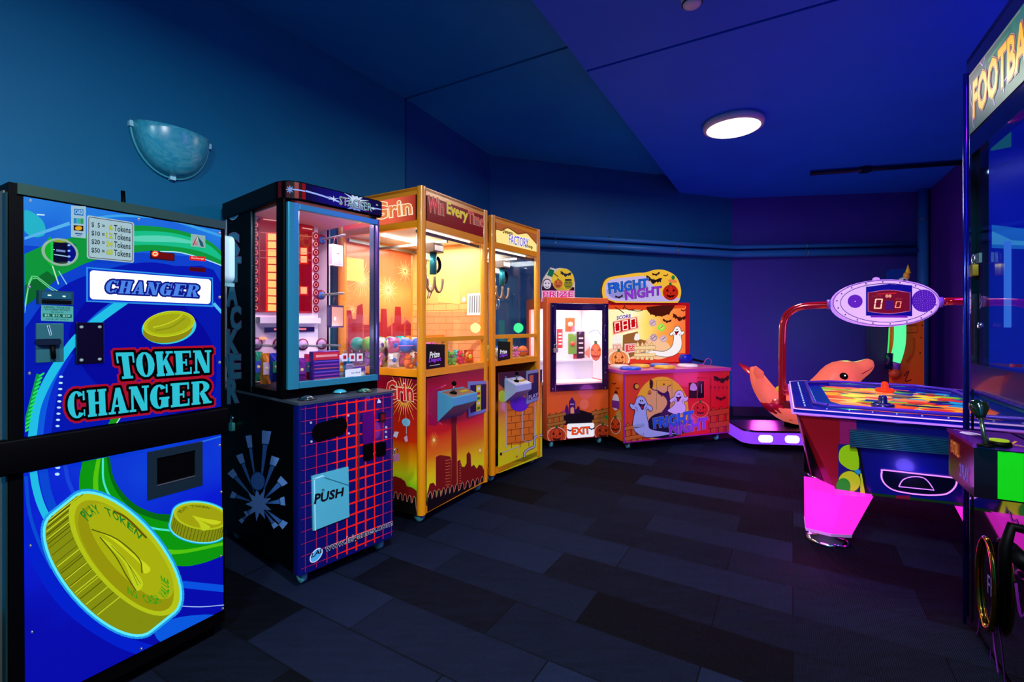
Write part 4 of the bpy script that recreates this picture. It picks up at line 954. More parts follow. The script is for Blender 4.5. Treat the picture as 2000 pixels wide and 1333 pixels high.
pos = ['at the left window', 'second from the left window', 'just left of the post', 'just right of the post', 'beside the red box', 'right of the red box', 'near the right glass']
for i, (u, v, h_) in enumerate(rowpx):
    y = (.57, .50, .42, .30, .35, .30, .27)[i]; p = fs.px(u, v, 'y', y); c1, n1 = BAGC[i]; c2, _ = BAGC[(i*3+2) % 8]
    crinkle('snack_bag', '%s foil bag hanging %s in the stacking game' % (n1, pos[i]), 'snack bag', fs.W(p.x, y, p.z), fs.a+random.uniform(-.2, .2), .050, h_*.0026, .026, c1, c2, 'foil bags hanging in the stacking game', i)
p = fs.px(634, 686, 'y', rowy-.05); a = fs.px(634, 750, 'y', rowy-.05)
o = thing('prize_box', 'wide red and purple prize box hanging in the bottom row', 'prize box', loc=fs.W(p.x, rowy-.05, p.z), rz=fs.a)
hb = p.z-a.z; b = MB(); b.box(-.075, .075, -.02, .02, -hb, 0, D('#3a2080', .3)); b.build('carton', o, bevel=.003)
A_ = MB(); A_.box(-.072, .072, -.0215, -.0205, -.045, -.004, D('#d02840')); A_.box(-.06, .06, -.0225, -.0216, -.03, -.018, D('#f8a0a0'))
for k in range(7):
    A_.box(-.068, .068, -.0215, -.0205, -.056-.018*k, -.050-.018*k, D(('#6c50c8', '#a040b0', '#c05070')[k % 3], .3))
A_.build('box_print', o)
for k, (u, s_) in enumerate(((673, 'left'), (688, 'middle'), (703, 'right'))):
    p = fs.px(u, 691, 'y', .24); o = thing('price_card', 'white card with a red square, %s of three beside the right glass' % s_, 'card', loc=fs.W(p.x, .24, p.z), rz=fs.a, group='white cards with red squares')
    MB().box(-.017, .017, -.0015, .0015, -.042, 0, D('#f4f0f4')).build('card_sheet', o); MB().box(-.009, .009, -.0024, -.0016, -.030, -.010, D('#c81c34')).build('red_square', o); MB().tube([(0, 0, -.002), (0, .0, .012), (0, .012, .016)], .0015, STEEL, 6).build('clip', o)
for k, (u, v) in enumerate(((684, 712), (704, 716))):
    p = fs.px(u, v, 'y', .22); crinkle('snack_bag', '%s foil bag below the white cards' % ('silver', 'violet')[k], 'snack bag', fs.W(p.x, .22, p.z), fs.a, .06, .085, .03, ('#7a7494', '#5a3c90')[k], '#b890d0', 'foil bags hanging in the stacking game', 20+k)
A = Art(fs, (0, UY-.017, 0), (0, -1, 0), .001); q = [(674, 742), (705, 737), (705, 719), (674, 723)]; A.slab(q, D('#f0eef4'), .001); A.lift = .0022
A.text('No tilting', [(686, 732), (703, 729.6), (703, 725), (686, 727.4)], D('#202030'), 1, .0); A.text('or rocking', [(677, 738.6), (690, 737), (690, 734.4), (677, 736)], D('#202030'), 1); A.build('notice_sticker', stk)
# buttons on the ledge
b = MB()
for u, v, h, nm in ((600, 781, '#0a2a34', 'side_button'), (664, 768, '#3cb0c8', 'start_dome'), (712, 766, '#1c5c4c', 'side_button')):
    p = fs.hit(u, v, (0, 0, ST), (0, 0, 1)); q = MB(); q.lathe([(.034, 0), (.034, .006), (.026, .014), (.012, .019), (.001, .020)], D(h, .2, 0, .5, .6), (p.x, max(.045, p.y), ST), 24); q.lathe([(.042, .0), (.042, .004), (.034, .006)], D('#16181c', .3), (p.x, max(.045, p.y), ST), 24); q.build(nm, t)
# padlocks
p = fs.px(453, 822, 'x', -.012); padlock('padlock', 'brass-free steel padlock lit teal and purple on the black side of the stacking game'.replace('brass-free ', ''), fs.W(-.012, p.y, p.z), fs.a-pi/2, D('#50b8b0', .3, .6), 1.0)
p = fs.px(770, 888, 'x', SW+.01); padlock('padlock', 'pinkish steel padlock on the right edge of the grid-printed base', fs.W(SW+.004, -.012, fs.px(768, 884).z), fs.a, D('#c88c90', .3, .6), .85)
# ================================================================ claw machines
YEL = D('#f2960a', .28, 0, .5, .3); YEL2 = D('#e08004', .35)
COLS = [('#2aa8a0', 'teal'), ('#e8d030', 'yellow'), ('#e06a28', 'orange'), ('#c83048', 'red'), ('#3868c8', 'blue'), ('#e8e0d8', 'white'), ('#58b040', 'green'), ('#e078a8', 'pink'), ('#8048a8', 'purple'), ('#88c8e0', 'pale blue')]
ORD = ['first', 'second', 'third', 'fourth', 'fifth', 'sixth', 'seventh', 'eighth']
def toy(kind, fr, x, y, z, r, cols, lab, grp, seed):
    rnd = random.Random(seed); a, b_ = cols
    if kind == 'bag':
        o = thing('foil_toy_bag', lab, 'toy', loc=fr.W(x, y, z), rz=fr.a+rnd.uniform(-.5, .5), group=grp); q = MB(); rings = []
        for i in range(6):
            k = (.3, .9, 1, 1, .85, .25)[i]; zz_ = r*2*i/5
            rings.append([(r*.8*cos(2*pi*j/10)+rnd.uniform(-.004, .004), r*.5*k*sin(2*pi*j/10)+rnd.uniform(-.004, .004), zz_) for j in range(10)])
        q.loft(rings, D(a, .2, .4), False); q.build('foil_bag', o); q = MB(); q.ball((0, -r*.45, r), r*.35, D(b_, .3), (1, .25, 1), 10, 5); q.build('bag_label', o); return o
    if kind == 'plush':
        o = thing('plush_toy', lab, 'toy', loc=fr.W(x, y, z), rz=fr.a+rnd.uniform(-1, 1), group=grp); m = D(a, .85); q = MB()
        q.ball((0, 0, r*.62), r*.62, m, (1, .85, 1)); q.ball((0, -r*.1, r*1.42), r*.5, m, (1, .9, .95))
        for s_ in (-1, 1): q.ball((s_*r*.36, 0, r*1.82), r*.18, m, n=8, k=5); q.ball((s_*r*.6, -r*.2, r*.75), r*.2, m, (1, 1, 1.4), 8, 5); q.ball((s_*r*.35, -r*.5, r*.22), r*.22, m, (1, 1.3, 1), 8, 5)
        q.build('body', o); q = MB(); q.ball((0, -r*.5, r*1.32), r*.2, D(b_, .8), (1, .6, .8), 8, 5); q.build('muzzle', o)
        q = MB()
        for s_ in (-1, 1): q.ball((s_*r*.18, -r*.54, r*1.5), r*.06, BLACK, n=6, k=4)
        q.build('eyes', o); return o
    o = thing('toy_ball', lab, 'toy', loc=fr.W(x, y, z), rz=fr.a+rnd.uniform(-1, 1), group=grp); q = MB(); q.ball((0, 0, r), r, D(a, .35), n=16, k=10); q.build('ball_shell', o)
    q = MB(); q.torus((0, 0, r), r*1.0, r*.05, D(b_, .4), 'xyz'[rnd.randrange(3)], 20, 6); q.build('seam', o); return o
def pile(fr, xs, ys, z0, tag_, grp, top=None, r=.047, seed=3, kinds=('ball', 'plush', 'ball', 'bag')):
    rnd = random.Random(seed); n_ = 0
    rows = ['front row', 'second row', 'third row', 'fourth row', 'fifth row', 'back row']
    for layer in (0, 1):
        for j, y in enumerate(ys):
            for i, x in enumerate(xs):
                if layer and not top(i, j): continue
                k = kinds[rnd.randrange(len(kinds))]; c = COLS[rnd.randrange(len(COLS))]; c2 = COLS[rnd.randrange(len(COLS))][0]
                if layer: k = 'ball' if k == 'plush' else k
                kn = {'ball': 'ball', 'plush': 'plush toy', 'bag': 'foil toy bag'}[k]
                lab = '%s %s, %s, %s from the left, %s layer, %s' % (c[1], kn, rows[j if j < len(ys)-1 else 5], ORD[i], ('bottom', 'top')[layer], tag_)
                zz_ = z0+(layer*r*2.02)+.001
                toy(k, fr, x+rnd.uniform(-.004, .004)+(r if layer else 0)*0, y+rnd.uniform(-.004, .004), zz_, r, (c[0], c2), lab, grp, seed*100+n_); n_ += 1
Z = dict(b0=.062, b1=.105, m0=.885, m1=.93, w0=1.094, w1=1.124, q0=1.789, q1=1.831, t0=1.985, t1=2.03)
def claw_machine(fr, label, W, D_, name='claw_machine', div=.28, scale=1., inner='#e8a060', lightp=10, lightc=(1, .93, .8), rightglass=False):
    t = thing(name, label, 'claw machine', fr=fr); pr = .026
    for (x, y) in ((0, 0), (W-2*pr, 0), (0, D_-2*pr), (W-2*pr, D_-2*pr)):
        MB().rbox(x, x+2*pr, y, y+2*pr, Z['b0'], Z['t1'], YEL, .024, 4, 'z').build('corner_post', t)
    for a, b_, nm in (('b0', 'b1', 'bottom_rail'), ('m0', 'm1', 'middle_rail'), ('q0', 'q1', 'sign_rail'), ('t0', 't1', 'top_rail')):
        g_ = .012; q = MB()
        q.box(pr, W-pr, g_, g_+.03, Z[a], Z[b_], YEL); q.box(pr, W-pr, D_-g_-.03, D_-g_, Z[a], Z[b_], YEL)
        q.box(g_, g_+.03, pr, D_-pr, Z[a], Z[b_], YEL); q.box(W-g_-.03, W-g_, pr, D_-pr, Z[a], Z[b_], YEL); q.build(nm, t)
    q = MB(); q.box(pr, W-pr, .012, .04, Z['w0'], Z['w1'], YEL); q.box(div, div+.03, .012, .04, Z['m1'], Z['w0'], YEL); q.build('window_rail', t)
    q = MB(); q.box(.012, W-.012, .012, D_-.012, Z['t1']-.02, Z['t1']-.004, YEL2); q.build('roof', t)
    q = MB(); q.box(.03, W-.03, .03, D_-.03, Z['m1']-.03, Z['m1']-.006, D('#b89048', .5)); q.build('prize_deck', t)
    q = MB(); q.box(.03, W-.03, D_-.03, D_-.02, Z['b1'], Z['m0'], BLACK); q.box(W-.03, W-.02, .04, D_-.03, Z['b1'], Z['m0'], YEL2); q.build('lower_panels', t)
    MB().box(2*pr-.01, W-2*pr+.01, .020, .026, Z['m1']-.002, Z['q0']+.002, glass()).build('front_glass', t)
    MB().box(.020, .026, 2*pr-.01, D_-2*pr+.01, Z['m1']-.002, Z['q0']+.002, glass()).build('left_glass', t)
    q = MB(); casters(q, [(.06, .06), (W-.06, .06), (.06, D_-.06), (W-.06, D_-.06)], STEEL, D('#1d5c66', .4)); q.build('caster', t)
    q = MB(); q.box(.05, W-.05, .05, D_-.05, Z['q0']+.012, Z['q0']+.022, D('#f4f0e4', .5)); q.build('light_tray', t)
    q = MB(); q.box(.10, W-.10, .10, .13, Z['q0']-.004, Z['q0']+.010, E('#fff6e4', 3.5)); q.box(.10, W-.10, D_*.55, D_*.55+.03, Z['q0']-.004, Z['q0']+.010, E('#fff6e4', 3.5)); q.build('strip_light', t)
    lamp('claw_machine_light', 'AREA', fr.W(W/2, D_*.42, Z['q0']-.012), lightp, lightc, W*.7, (0, 0, fr.a), D_*.6)
    return t
def control_box(t, x0, x1, z0, z1, zf0, zf1, p, m, sticker):
    q = MB(); q.prism([(x0, 0.01, z0), (x0, 0.01, z1), (x0, -p, zf1), (x0, -p, zf0)], [(x1, 0.01, z0), (x1, 0.01, z1), (x1, -p, zf1), (x1, -p, zf0)], m)
    o = q.build('control_box', t, bevel=.003); f_ = lambda x, y, h=0: (x, y, z1+(zf1-z1)*(0.01-y)/(p+.01)+h)
    a = .02; P = [f_(x0+.01, -p+.012, .001), f_(x1-.01, -p+.012, .001), f_(x1-.01, -.01, .001), f_(x0+.01, -.01, .001)]
    q = MB(); q.prism([tuple(Vector(v)+Vector((0, 0, -.001))) for v in P], P, D(sticker, .4)); q.build('control_plate', o)
    c = Vector(f_(x0+.075, -p*.5, .001)); q = MB(); q.lathe([(.024, -.002), (.024, .006), (.014, .012), (.006, .014)], BLACK, tuple(c), 16); q.cyl(tuple(c), tuple(c+Vector((.004, -.004, .055))), .005, STEEL, 8); q.ball(tuple(c+Vector((.004, -.004, .062))), .016, BLACK); q.build('joystick', t)
    d = Vector(f_(x1-.07, -p*.5, .002)); q = MB(); q.box(d.x-.035, d.x+.035, d.y-.014, d.y+.014, d.z-.004, d.z+.0035, D('#c8b020', .4)); q.build('instruction_plate', o)
    q = MB(); q.lathe([(.012, 0), (.012, .006), (.001, .008)], D('#d02020', .3), tuple(Vector(f_(x1-.02, -p*.5, .001))), 12); q.build('drop_button', o)
def gantry(t, W, D_, cx_, cy_, drop):
    q = MB(); z = Z['q0']-.03
    q.box(.03, W-.03, .06, .075, z, z+.02, STEEL); q.box(.03, W-.03, D_-.09, D_-.075, z, z+.02, STEEL); q.box(cx_-.008, cx_+.008, .06, D_-.07, z-.016, z, STEEL); q.build('gantry_rail', t)
    q = MB(); q.rbox(cx_-.055, cx_+.055, cy_-.05, cy_+.05, z-.075, z-.016, D('#5a4438', .4), .008, 3, 'z'); q.box(cx_-.045, cx_+.045, cy_-.051, cy_-.049, z-.065, z-.03, D('#d8d0c8', .3)); q.build('carriage', t)
    q = MB(); q.tube([(cx_, cy_, z-.075), (cx_, cy_, z-.22)], .024, D('#2a8890', .3, .4), 14); q.torus((cx_+.01, cy_-.005, z-.15), .055, .011, BLACK, 'y', 20, 8, 60, -80); q.build('claw_motor', t)
    q = MB()
    for k in range(2):
        pts = [(cx_+.03+.09*k+.045*cos(a)*1.0, cy_+.05, z-.24+.09*sin(a)*1.0) for a in [radians(x) for x in range(170, 375, 15)]]
        q.tube(pts, .009, D('#8a6a50', .5), 8)
    q.build('coiled_cable', t)
    zc = z-.22-drop; x2 = cx_+.12; y2 = cy_+.16
    q = MB(); q.box(x2-.05, x2+.05, y2-.04, y2+.04, z-.10, z-.02, D('#e8dcc8', .4)); q.box(x2-.036, x2+.036, y2-.042, y2-.04, z-.085, z-.035, D('#c89080', .4)); q.tube([(x2, y2, z-.10), (x2, y2, zc+.05)], .003, STEEL, 6); q.build('trolley', t)
    q = MB(); q.lathe([(.012, .055), (.020, .05), (.022, .0), (.014, -.01)], CHROME, (x2, y2, zc), 14)
    for k in range(3):
        a = 2*pi*k/3+.4; r_ = lambda rr, h: (x2+rr*cos(a), y2+rr*sin(a), zc+h); q.tube([r_(.015, 0), r_(.045, -.02), r_(.052, -.06), r_(.028, -.10)], .0045, CHROME, 6)
    q.build('claw', t)
# ---- big one
fa = Frame(-.534, 2.77, atan2(.867, .4985)); AW, AD = .734, .745
ta = claw_machine(fa, 'tall yellow claw machine with city sunset print and Win Every Time sign', AW, AD, div=fa.px(869, 690, 'y', .012).x)
def sunset(name, lo_, hi_, emit=0., st=None): return ramp_mat(name, st or [(0, '#2a0606'), (.1, '#f0f018'), (.21, '#f8d010'), (.34, '#f07808'), (.5, '#e41c04'), (.8, '#c00810'), (1, '#500420')], 'Z', lo_, hi_, emit=emit, rough=.3, coat=.3)
FQ = [(833, 1000), (952, 935), (952, 716), (833, 740)]
A = Art(fa, (0, .016, 0), (0, -1, 0), 0, clip=FQ); A.slab(FQ, sunset('sunset_print', .12, .93), .004); A.lift = .0045
br_, bd, bk = D('#7c1410', .4), D('#a83018', .4), D('#080404', .5)
A.line([(835, 770), (870, 752)], 2, D('#f05080'), 1); A.line([(835, 806), (862, 830)], 1.2, D('#f060a0'), 1); A.poly([(836, 762), (858, 752), (875, 800), (850, 832), (836, 830)], D('#a80840', .3), 1)
for (u, v, r_, n_) in ((846, 860, 13, 16), (936, 880, 8, 12)):
    for i in range(n_): a = 2*pi*i/n_; A.line([(u+r_*.15*cos(a), v+r_*.2*sin(a)), (u+r_*.8*cos(a), v+r_*1.3*sin(a))], 1., D('#ffb030'), 2, w2=.3)
    A.poly(ell(u, v, 2.4, 3), D('#fff0a0'), 3)
A.poly([(850, 960), (850, 893), (858, 889), (878, 892), (880, 900), (880, 955)], br_, 3); A.poly([(880, 960), (881, 790), (884, 788), (890, 788), (892, 958)], br_, 4); A.line([(890.5, 830), (891.5, 950)], 1.2, D('#f07828'), 5)
A.poly([(891, 955), (891, 902), (897, 898), (901, 912), (906, 912), (910, 905), (910, 888), (914, 883), (918, 888), (919, 912), (924, 908), (930, 916), (934, 908), (940, 910), (943, 918), (948, 914), (953, 918), (953, 950)], br_, 3)
A.poly([(833, 965), (838, 945), (845, 943), (850, 950), (850, 985), (833, 990)], br_, 3)
for k in range(9): A.line([(868, 900+6*k), (878, 898+6*k)], 1.4, D('#d86030'), 5); A.line([(895, 905+5*k), (899, 904+5*k)], 1.4, D('#d86030'), 5)
cr_ = [(833, 968)]; rnd = random.Random(4); u = 835
while u < 953:
    base = 974-(u-833)*.29; cr_ += [(u, base), (u+1.6, base-9), (u+3.6, base-13), (u+5.6, base-9), (u+6.4, base+2)]; u += 9+rnd.uniform(-1, 2)
cr_ += [(953, 1010), (833, 1010)]; A.outline([cr_[:-2]+[(953, 990), (833, 1000)]], .8, D('#e8a080'), 5); A.poly(cr_, bk, 6)
A.build('front_print', ta, 'sunset skyline print on the front')
SQ = [(770, 996), (814, 1004), (814, 742), (730, 736), (730, 990)]
SQ = [(690, 975), (815, 1007), (815, 742), (690, 726)]
A = Art(fa, (.016, 0, 0), (-1, 0, 0), 0, clip=SQ); A.slab(SQ, sunset('side_sunset_print', .12, .93, st=[(0, '#2a0606'), (.10, '#78c818'), (.20, '#d8e818'), (.32, '#f0a008'), (.46, '#dc2c06'), (.8, '#9c0620'), (1, '#5c0420')]), .004); A.lift = .0045
for i in range(30):
    a = 2*pi*i/30; k = 1 if i % 2 else .7; A.line([(791+10*cos(a), 775+12*sin(a)), (791+36*k*cos(a), 775+52*k*sin(a))], 1.8, D('#f8b848'), 1, w2=.5)
q = [(757, 778), (808, 783), (806, 750), (757, 744)]; A.text('Grin', q, D('#f8e0b0'), 3, .10); A.text('Grin', q, D('#c81c20'), 4, .03)
A.poly(sm([(786, 822), (794, 817), (802, 822), (800, 832), (790, 832)], 3, True), D('#80d0e8'), 2); A.line([(795, 833), (795, 848)], 1, D('#c0e8f0'), 2); A.poly([(790, 855), (796, 850), (798, 862), (793, 864)], D('#e8c0e0'), 2); A.poly([(769, 852), (772, 843), (780, 844), (776, 856)], D('#e8e8f8'), 2)
A.poly([(690, 930), (720, 925), (735, 940), (760, 935), (772, 930), (784, 934), (792, 940), (796, 950), (806, 952), (816, 960), (816, 1000), (690, 980)], br_, 3)
cr_ = []; u = 690
while u < 815:
    base = 952+(u-690)*.26; cr_ += [(u, base), (u+1.6, base-9), (u+3.6, base-13), (u+5.6, base-9), (u+6.4, base+2)]; u += 9
cr_ += [(816, 1010), (690, 990)]; A.outline([cr_], .8, D('#e8a080'), 5); A.poly(cr_, bk, 6)
A.build('side_print', ta, 'sunset skyline print on the left side')
MQ = [(834, 434), (951, 460.5), (951, 419), (834, 372)]; a0 = fa.px(834, 400, 'y', .014).x
A = Art(fa, (0, .014, 0), (0, -1, 0), 0); zz1, zz0 = Z['t0'], Z['q1']; A.local = (Vector((1, 0, 0)), Vector((0, 0, 1))); A.slab(R_(.06, zz0, AW-.06, zz1), D('#5a0c14'), .003); A.lift = .0035
A.poly(R_(.06, zz0, AW-.06, zz1), E('#76101a', .8), 0); A.local = None
for tx, q, c1 in (('Win', [(835, 413), (866, 421), (866, 391), (836, 382)], '#c01838'), ('Every', [(872, 424), (912, 437), (912, 412), (872, 394)], '#c8b028'), ('Time', [(914, 435), (943, 443.5), (943, 422.5), (914, 413)], '#b83838')):
    A.text(tx, q, E('#f8d8c0', .95), 2, .07); A.text(tx, q, E('#5c1018', .6), 3, .055); A.text(tx, q, E('#f0d0c0' if tx != 'Every' else '#d8e878', .9), 4, .035); A.text(tx, q, E(c1, .95), 5, .02)
A.build('front_sign', ta, 'dark red sign reading Win Every Time')
A = Art(fa, (.014, 0, 0), (-1, 0, 0), 0, local=(Vector((0, 1, 0)), Vector((0, 0, 1)))); A.slab(R_(.06, zz0, AD-.06, zz1), D('#c84030'), .003); A.lift = .0035
A.poly(R_(.06, zz0, AD-.06, zz1), ramp_mat('side_sign_print', [(0, '#8c1414'), (.35, '#f86848'), (.7, '#f87050'), (1, '#e83828')], 'Y', .0, .7, emit=.9), 0); A.local = None
q = [(690, 436), (805, 418), (803, 388), (690, 402)]; A.text("n' Grin", q, E('#ffdcb8', 1.1), 2, .10); A.text("n' Grin", q, E('#fff8d8', 1.1), 3, .06); A.text("n' Grin", q, E('#f08848', .9), 4, .02); q2 = [(775, 424), (805, 418), (803, 392), (774, 399)]
A.build('side_sign', ta, 'red lit side sign')
# inside
A = Art(fa, (0, AD-.035, 0), (0, -1, 0), 0, local=(Vector((1, 0, 0)), Vector((0, 0, 1)))); A.slab(R_(.04, .93, AW-.03, Z['q0']), sunset('inner_sunset_print', .93, 1.79, st=[(0, '#c03040'), (.2, '#e05038'), (.4, '#f89048'), (.6, '#f8a858'), (.75, '#f07848'), (1, '#e87848')]), .004); A.lift = .0045
for (x, z, r_, n_) in ((.18, 1.52, .13, 26), (.44, 1.46, .10, 22), (.62, 1.62, .09, 20), (.1, 1.3, .05, 14)):
    for i in range(n_): a = 2*pi*i/n_; A.line([(x+r_*.12*cos(a), z+r_*.12*sin(a)), (x+r_*(.7+.3*(i % 2))*cos(a), z+r_*(.7+.3*(i % 2))*sin(a))], .006, D('#ffe0a0'), 1, w2=.002)
A.poly([(.04, .93), (.04, 1.30), (.09, 1.30), (.10, 1.24), (.13, 1.24), (.14, 1.33), (.19, 1.35), (.20, 1.20), (.25, 1.20), (.255, 1.40), (.275, 1.46), (.295, 1.40), (.30, 1.22), (.36, 1.22), (.365, 1.32), (.42, 1.32), (.43, 1.18), (.50, 1.22), (.51, 1.34), (.57, 1.34), (.58, 1.20), (.64, 1.24), (.7, 1.2), (.7, .93)], D('#a8202c'), 2)
for k in range(5): A.poly(R_(.05+.14*k, 1.0, .06+.14*k, 1.26), D('#d06048'), 3)
A.poly(R_(.05, 1.5, .20, 1.66), D('#f4dc78'), 3); A.build('back_print', ta)
A = Art(fa, (AW-.035, 0, 0), (-1, 0, 0), 0, local=(Vector((0, 1, 0)), Vector((0, 0, 1)))); A.slab(R_(.04, .93, AD-.04, Z['q0']), D('#f0c474', .4), .004); A.lift = .0045
for j in range(9):
    z = .96+.05*j; A.poly(R_(.05, z, AD-.05, z+.003), D('#d08038'), 1)
    for i in range(6): y = .06+.12*i+(.06 if j % 2 else 0); A.poly(R_(y, z, y+.003, z+.05), D('#d08038'), 1)
A.poly(R_(.05, .93, .6, 1.3), D('#f2a468'), 0)
A.local = None; A.poly([(857, 590), (899, 595), (899, 546), (858, 552)], D('#f4e07c'), 2)
q = [(913, 616), (948, 616), (948, 572), (914, 574)]; A.poly(q, D('#f4f4f0'), 2); f_ = quad_map(q)
for k in range(6): A.poly([f_(.12+.13*k, .12), f_(.18+.13*k, .12), f_(.18+.13*k, .9), f_(.12+.13*k, .9)], D('#7c8890'), 3)
A.poly(ell(907, 585, 3.4, 5), D('#f8f0e0'), 2); A.build('inner_side_print', ta, 'yellow brick print with a white vent')
q = MB(); q.box(.3605, .3645, .05, .36, .93, 1.09, glass('frosted_chute', (.85, .9, .85), .12)); q.box(.05, .36, .374, .378, .93, 1.09, glass('frosted_chute')); q.build('chute_wall', ta)
q = MB(); q.box(.30, AW-.04, .38, .40, 1.10, 1.125, YEL); q.build('inner_rail', ta)
gantry(ta, AW, AD, fa.px(846, 460, 'y', .18).x, .18, .05)
control_box(ta, .158, .42, .595, .786, .70, .752, .11, D('#4aa0c4', .3, .1), '#8a6c54')
A = Art(fa, (0, .012, 0), (0, -1, 0), .0005); q = [(913, 815), (951, 803), (951, 744), (913, 746)]; A.slab(q, D('#7898c8', .3, .3), .01); A.lift = .011; f_ = quad_map(q)
A.poly([f_(.08, .1), f_(.92, .1), f_(.92, .9), f_(.08, .9)], D('#101048'), 0); A.poly([f_(.38, .1), f_(.62, .1), f_(.62, .88), f_(.38, .88)], D('#d8d020'), 1)
for k, h in enumerate(('#208828', '#e0e8d0', '#208828', '#c83020', '#e8e8e8')): A.poly([f_(.42, .14+.15*k), f_(.58, .14+.15*k), f_(.58, .22+.15*k), f_(.42, .22+.15*k)], D(h), 2)
A.build('coin_plate', ta)
A = Art(fa, (0, .013, 0), (0, -1, 0), .0005); DQ = [(832, 722), (868, 717), (868, 673), (832, 672)]
A.slab(DQ, D('#08060e', .3), .003); A.lift = .004; A.text('Prize', [(838, 700), (857, 697), (858, 686), (839, 688)], E('#e8e8f0', .8), 2, .03); A.text('Depot', [(836, 711), (860, 707), (860, 697), (837, 700)], E('#8838d8', .9), 3, .03); A.line([(838, 715), (858, 712)], 1.2, E('#c0c0d8', .7), 2); A.build('depot_sign', ta, 'black Prize Depot sign')
xs = [.10+.105*i for i in range(6)]; ys = [.10+.112*i for i in range(6)]
pile(fa, xs, ys, .926, 'big claw machine', 'toys piled in the big claw machine', top=lambda i, j: (i < 3 and j > 0 and (i, j) != (2, 3)) or j == 5 or (i == 5 and j == 4), seed=5, kinds=('ball', 'plush', 'bag', 'bag', 'plush', 'plush'))
# ---- smaller-looking second one
fb = Frame(-.146, 3.51, atan2(.819, .574)); BW, BD = .698, .70
tb = claw_machine(fb, 'narrower yellow claw machine with cream factory sign, right of the taller one', BW, BD, div=fb.px(997, 690, 'y', .012).x, lightp=10, lightc=(.85, .95, 1))
FQ = [(973, 925), (1058, 892), (1058, 722), (973, 728)]
A = Art(fb, (0, .016, 0), (0, -1, 0), 0, clip=FQ); A.slab(FQ, ramp_mat('factory_print', [(0, '#e8e818'), (.25, '#f0d010'), (.5, '#e88808'), (.75, '#c85c10'), (1, '#401848')], 'Z', .1, .93, rough=.3, coat=.3), .004); A.lift = .0045
A.poly([(988, 870), (988, 770), (1044, 765), (1042, 858), (1016, 868)], D('#e87c10'), 1); ink = D('#6c3808')
for j in range(7):
    v = 786+13*j; A.line([(990, v+3), (1040, v-4)], 1, ink, 2)
    for i in range(3): A.line([(998+17*i+(8 if j % 2 else 0), v-(i*2)), (998+17*i+(8 if j % 2 else 0), v+12-i*2)], 1, ink, 2)
pl = D('#b8c0c8'); dkl = D('#282018')
A.line([(987, 735), (988, 875)], 1.2, pl, 2); A.line([(1019, 785), (1019, 860), (1030, 864), (1043, 858), (1044, 775)], 1.4, pl, 3); A.line([(975, 886), (1012, 872), (1014, 898)], 1.4, pl, 3)
for o_, w_ in ((dkl, 5), (pl, 3.4)): A.line(sm([(1023, 893), (1024, 884), (1032, 877), (1042, 872), (1044, 855), (1058, 850)], 4), w_, o_, 4 if w_ == 5 else 5)
A.poly(ell(977, 887, 2, 3), dkl, 6); A.poly(ell(1008, 892, 1.3, 2), D('#d01818'), 6)
A.poly(ell(1013, 789, 18, 15), D('#5c18c8', .3), 6); A.poly(ell(980, 775, 8, 12), D('#c8e020'), 2); A.poly([(973, 722), (1058, 715), (1058, 745), (1040, 760), (990, 765), (973, 750)], D('#3c1430'), 1)
A.build('front_print', tb, 'yellow brick factory print on the front')
A = Art(fb, (.016, 0, 0), (-1, 0, 0), 0, local=(Vector((0, 1, 0)), Vector((0, 0, 1)))); A.slab(R_(.06, .1, BD-.06, .89), YEL2, .004); A.build('side_panel', tb)
A = Art(fb, (0, .014, 0), (0, -1, 0), 0, local=(Vector((1, 0, 0)), Vector((0, 0, 1)))); A.slab(R_(.06, zz0, BW-.06, zz1), D('#b06020'), .003); A.lift = .0035; h = zz1-zz0
A.poly(R_(.06, zz0, BW-.06, zz1), E('#b8622c', .75), 0); X = lambda k: .06+(BW-.12)*k
A.poly(sm([(X(0), zz0), (X(0), zz0+h*.62), (X(.12), zz0+h*.62), (X(.25), zz0+h*.84), (X(.38), zz0+h*.78), (X(.5), zz0+h*.68), (X(.62), zz0+h*.78), (X(.74), zz0+h*.86), (X(.86), zz0+h*.66), (X(1), zz0+h*.42)], 5)+[(X(1), zz0)], E('#ffe48c', 1.0), 2)
A.line(sm([(X(0), zz0+h*.64), (X(.12), zz0+h*.66), (X(.25), zz0+h*.88), (X(.38), zz0+h*.82), (X(.5), zz0+h*.72), (X(.62), zz0+h*.82), (X(.74), zz0+h*.9), (X(.86), zz0+h*.70), (X(1), zz0+h*.46)], 5), .005, E('#7c3418', .6), 3)
A.local = None
A.text('Sweets', [(981, 455.5), (1000, 460), (1000, 453), (982, 446)], E('#704820', .6), 4, .03); q = [(993, 476), (1031, 485), (1031, 467), (993, 459)]; A.text('FACTORY', q, E('#ffffff', 1.1), 4, .10); A.text('FACTORY', q, E('#6c60e8', .9), 5, .02)
q = [(1025, 485), (1039, 488), (1039, 480), (1025, 476)]; A.text('shop', q, E('#503010', .5), 5, .05); A.build('front_sign', tb, 'cream lit sign with blue lettering')
q = MB(); q.box(.04, BW-.04, BD-.045, BD-.035, .93, Z['q0'], D('#7fa2b6', .4)); q.build('back_panel', tb)
MB().box(BW-.026, BW-.02, .06, BD-.06, .93, Z['q0'], glass()).build('right_glass', tb)
gantry(tb, BW, BD, .42, .22, .10)
q = MB(); q.box(.07, .22, .27, .275, .94, 1.22, D('#e8e8f0', .4)); q.build('white_card', tb); q = MB(); q.ball((.055, .10, 1.42), .014, BLACK); q.build('camera_ball', tb)
xb0 = fb.px(989.5, 760, 'y', -.01).x; xb1 = fb.px(1038, 760, 'y', -.10).x
z_ = lambda u, v, y: fb.px(u, v, 'y', y).z
control_box(tb, xb0, xb1, z_(990, 786, 0), z_(990, 742, 0)+.01, z_(1003, 768, -.1), z_(1003, 755, -.1), .10, D('#a8bce4', .3, .1), '#d8d0d0')
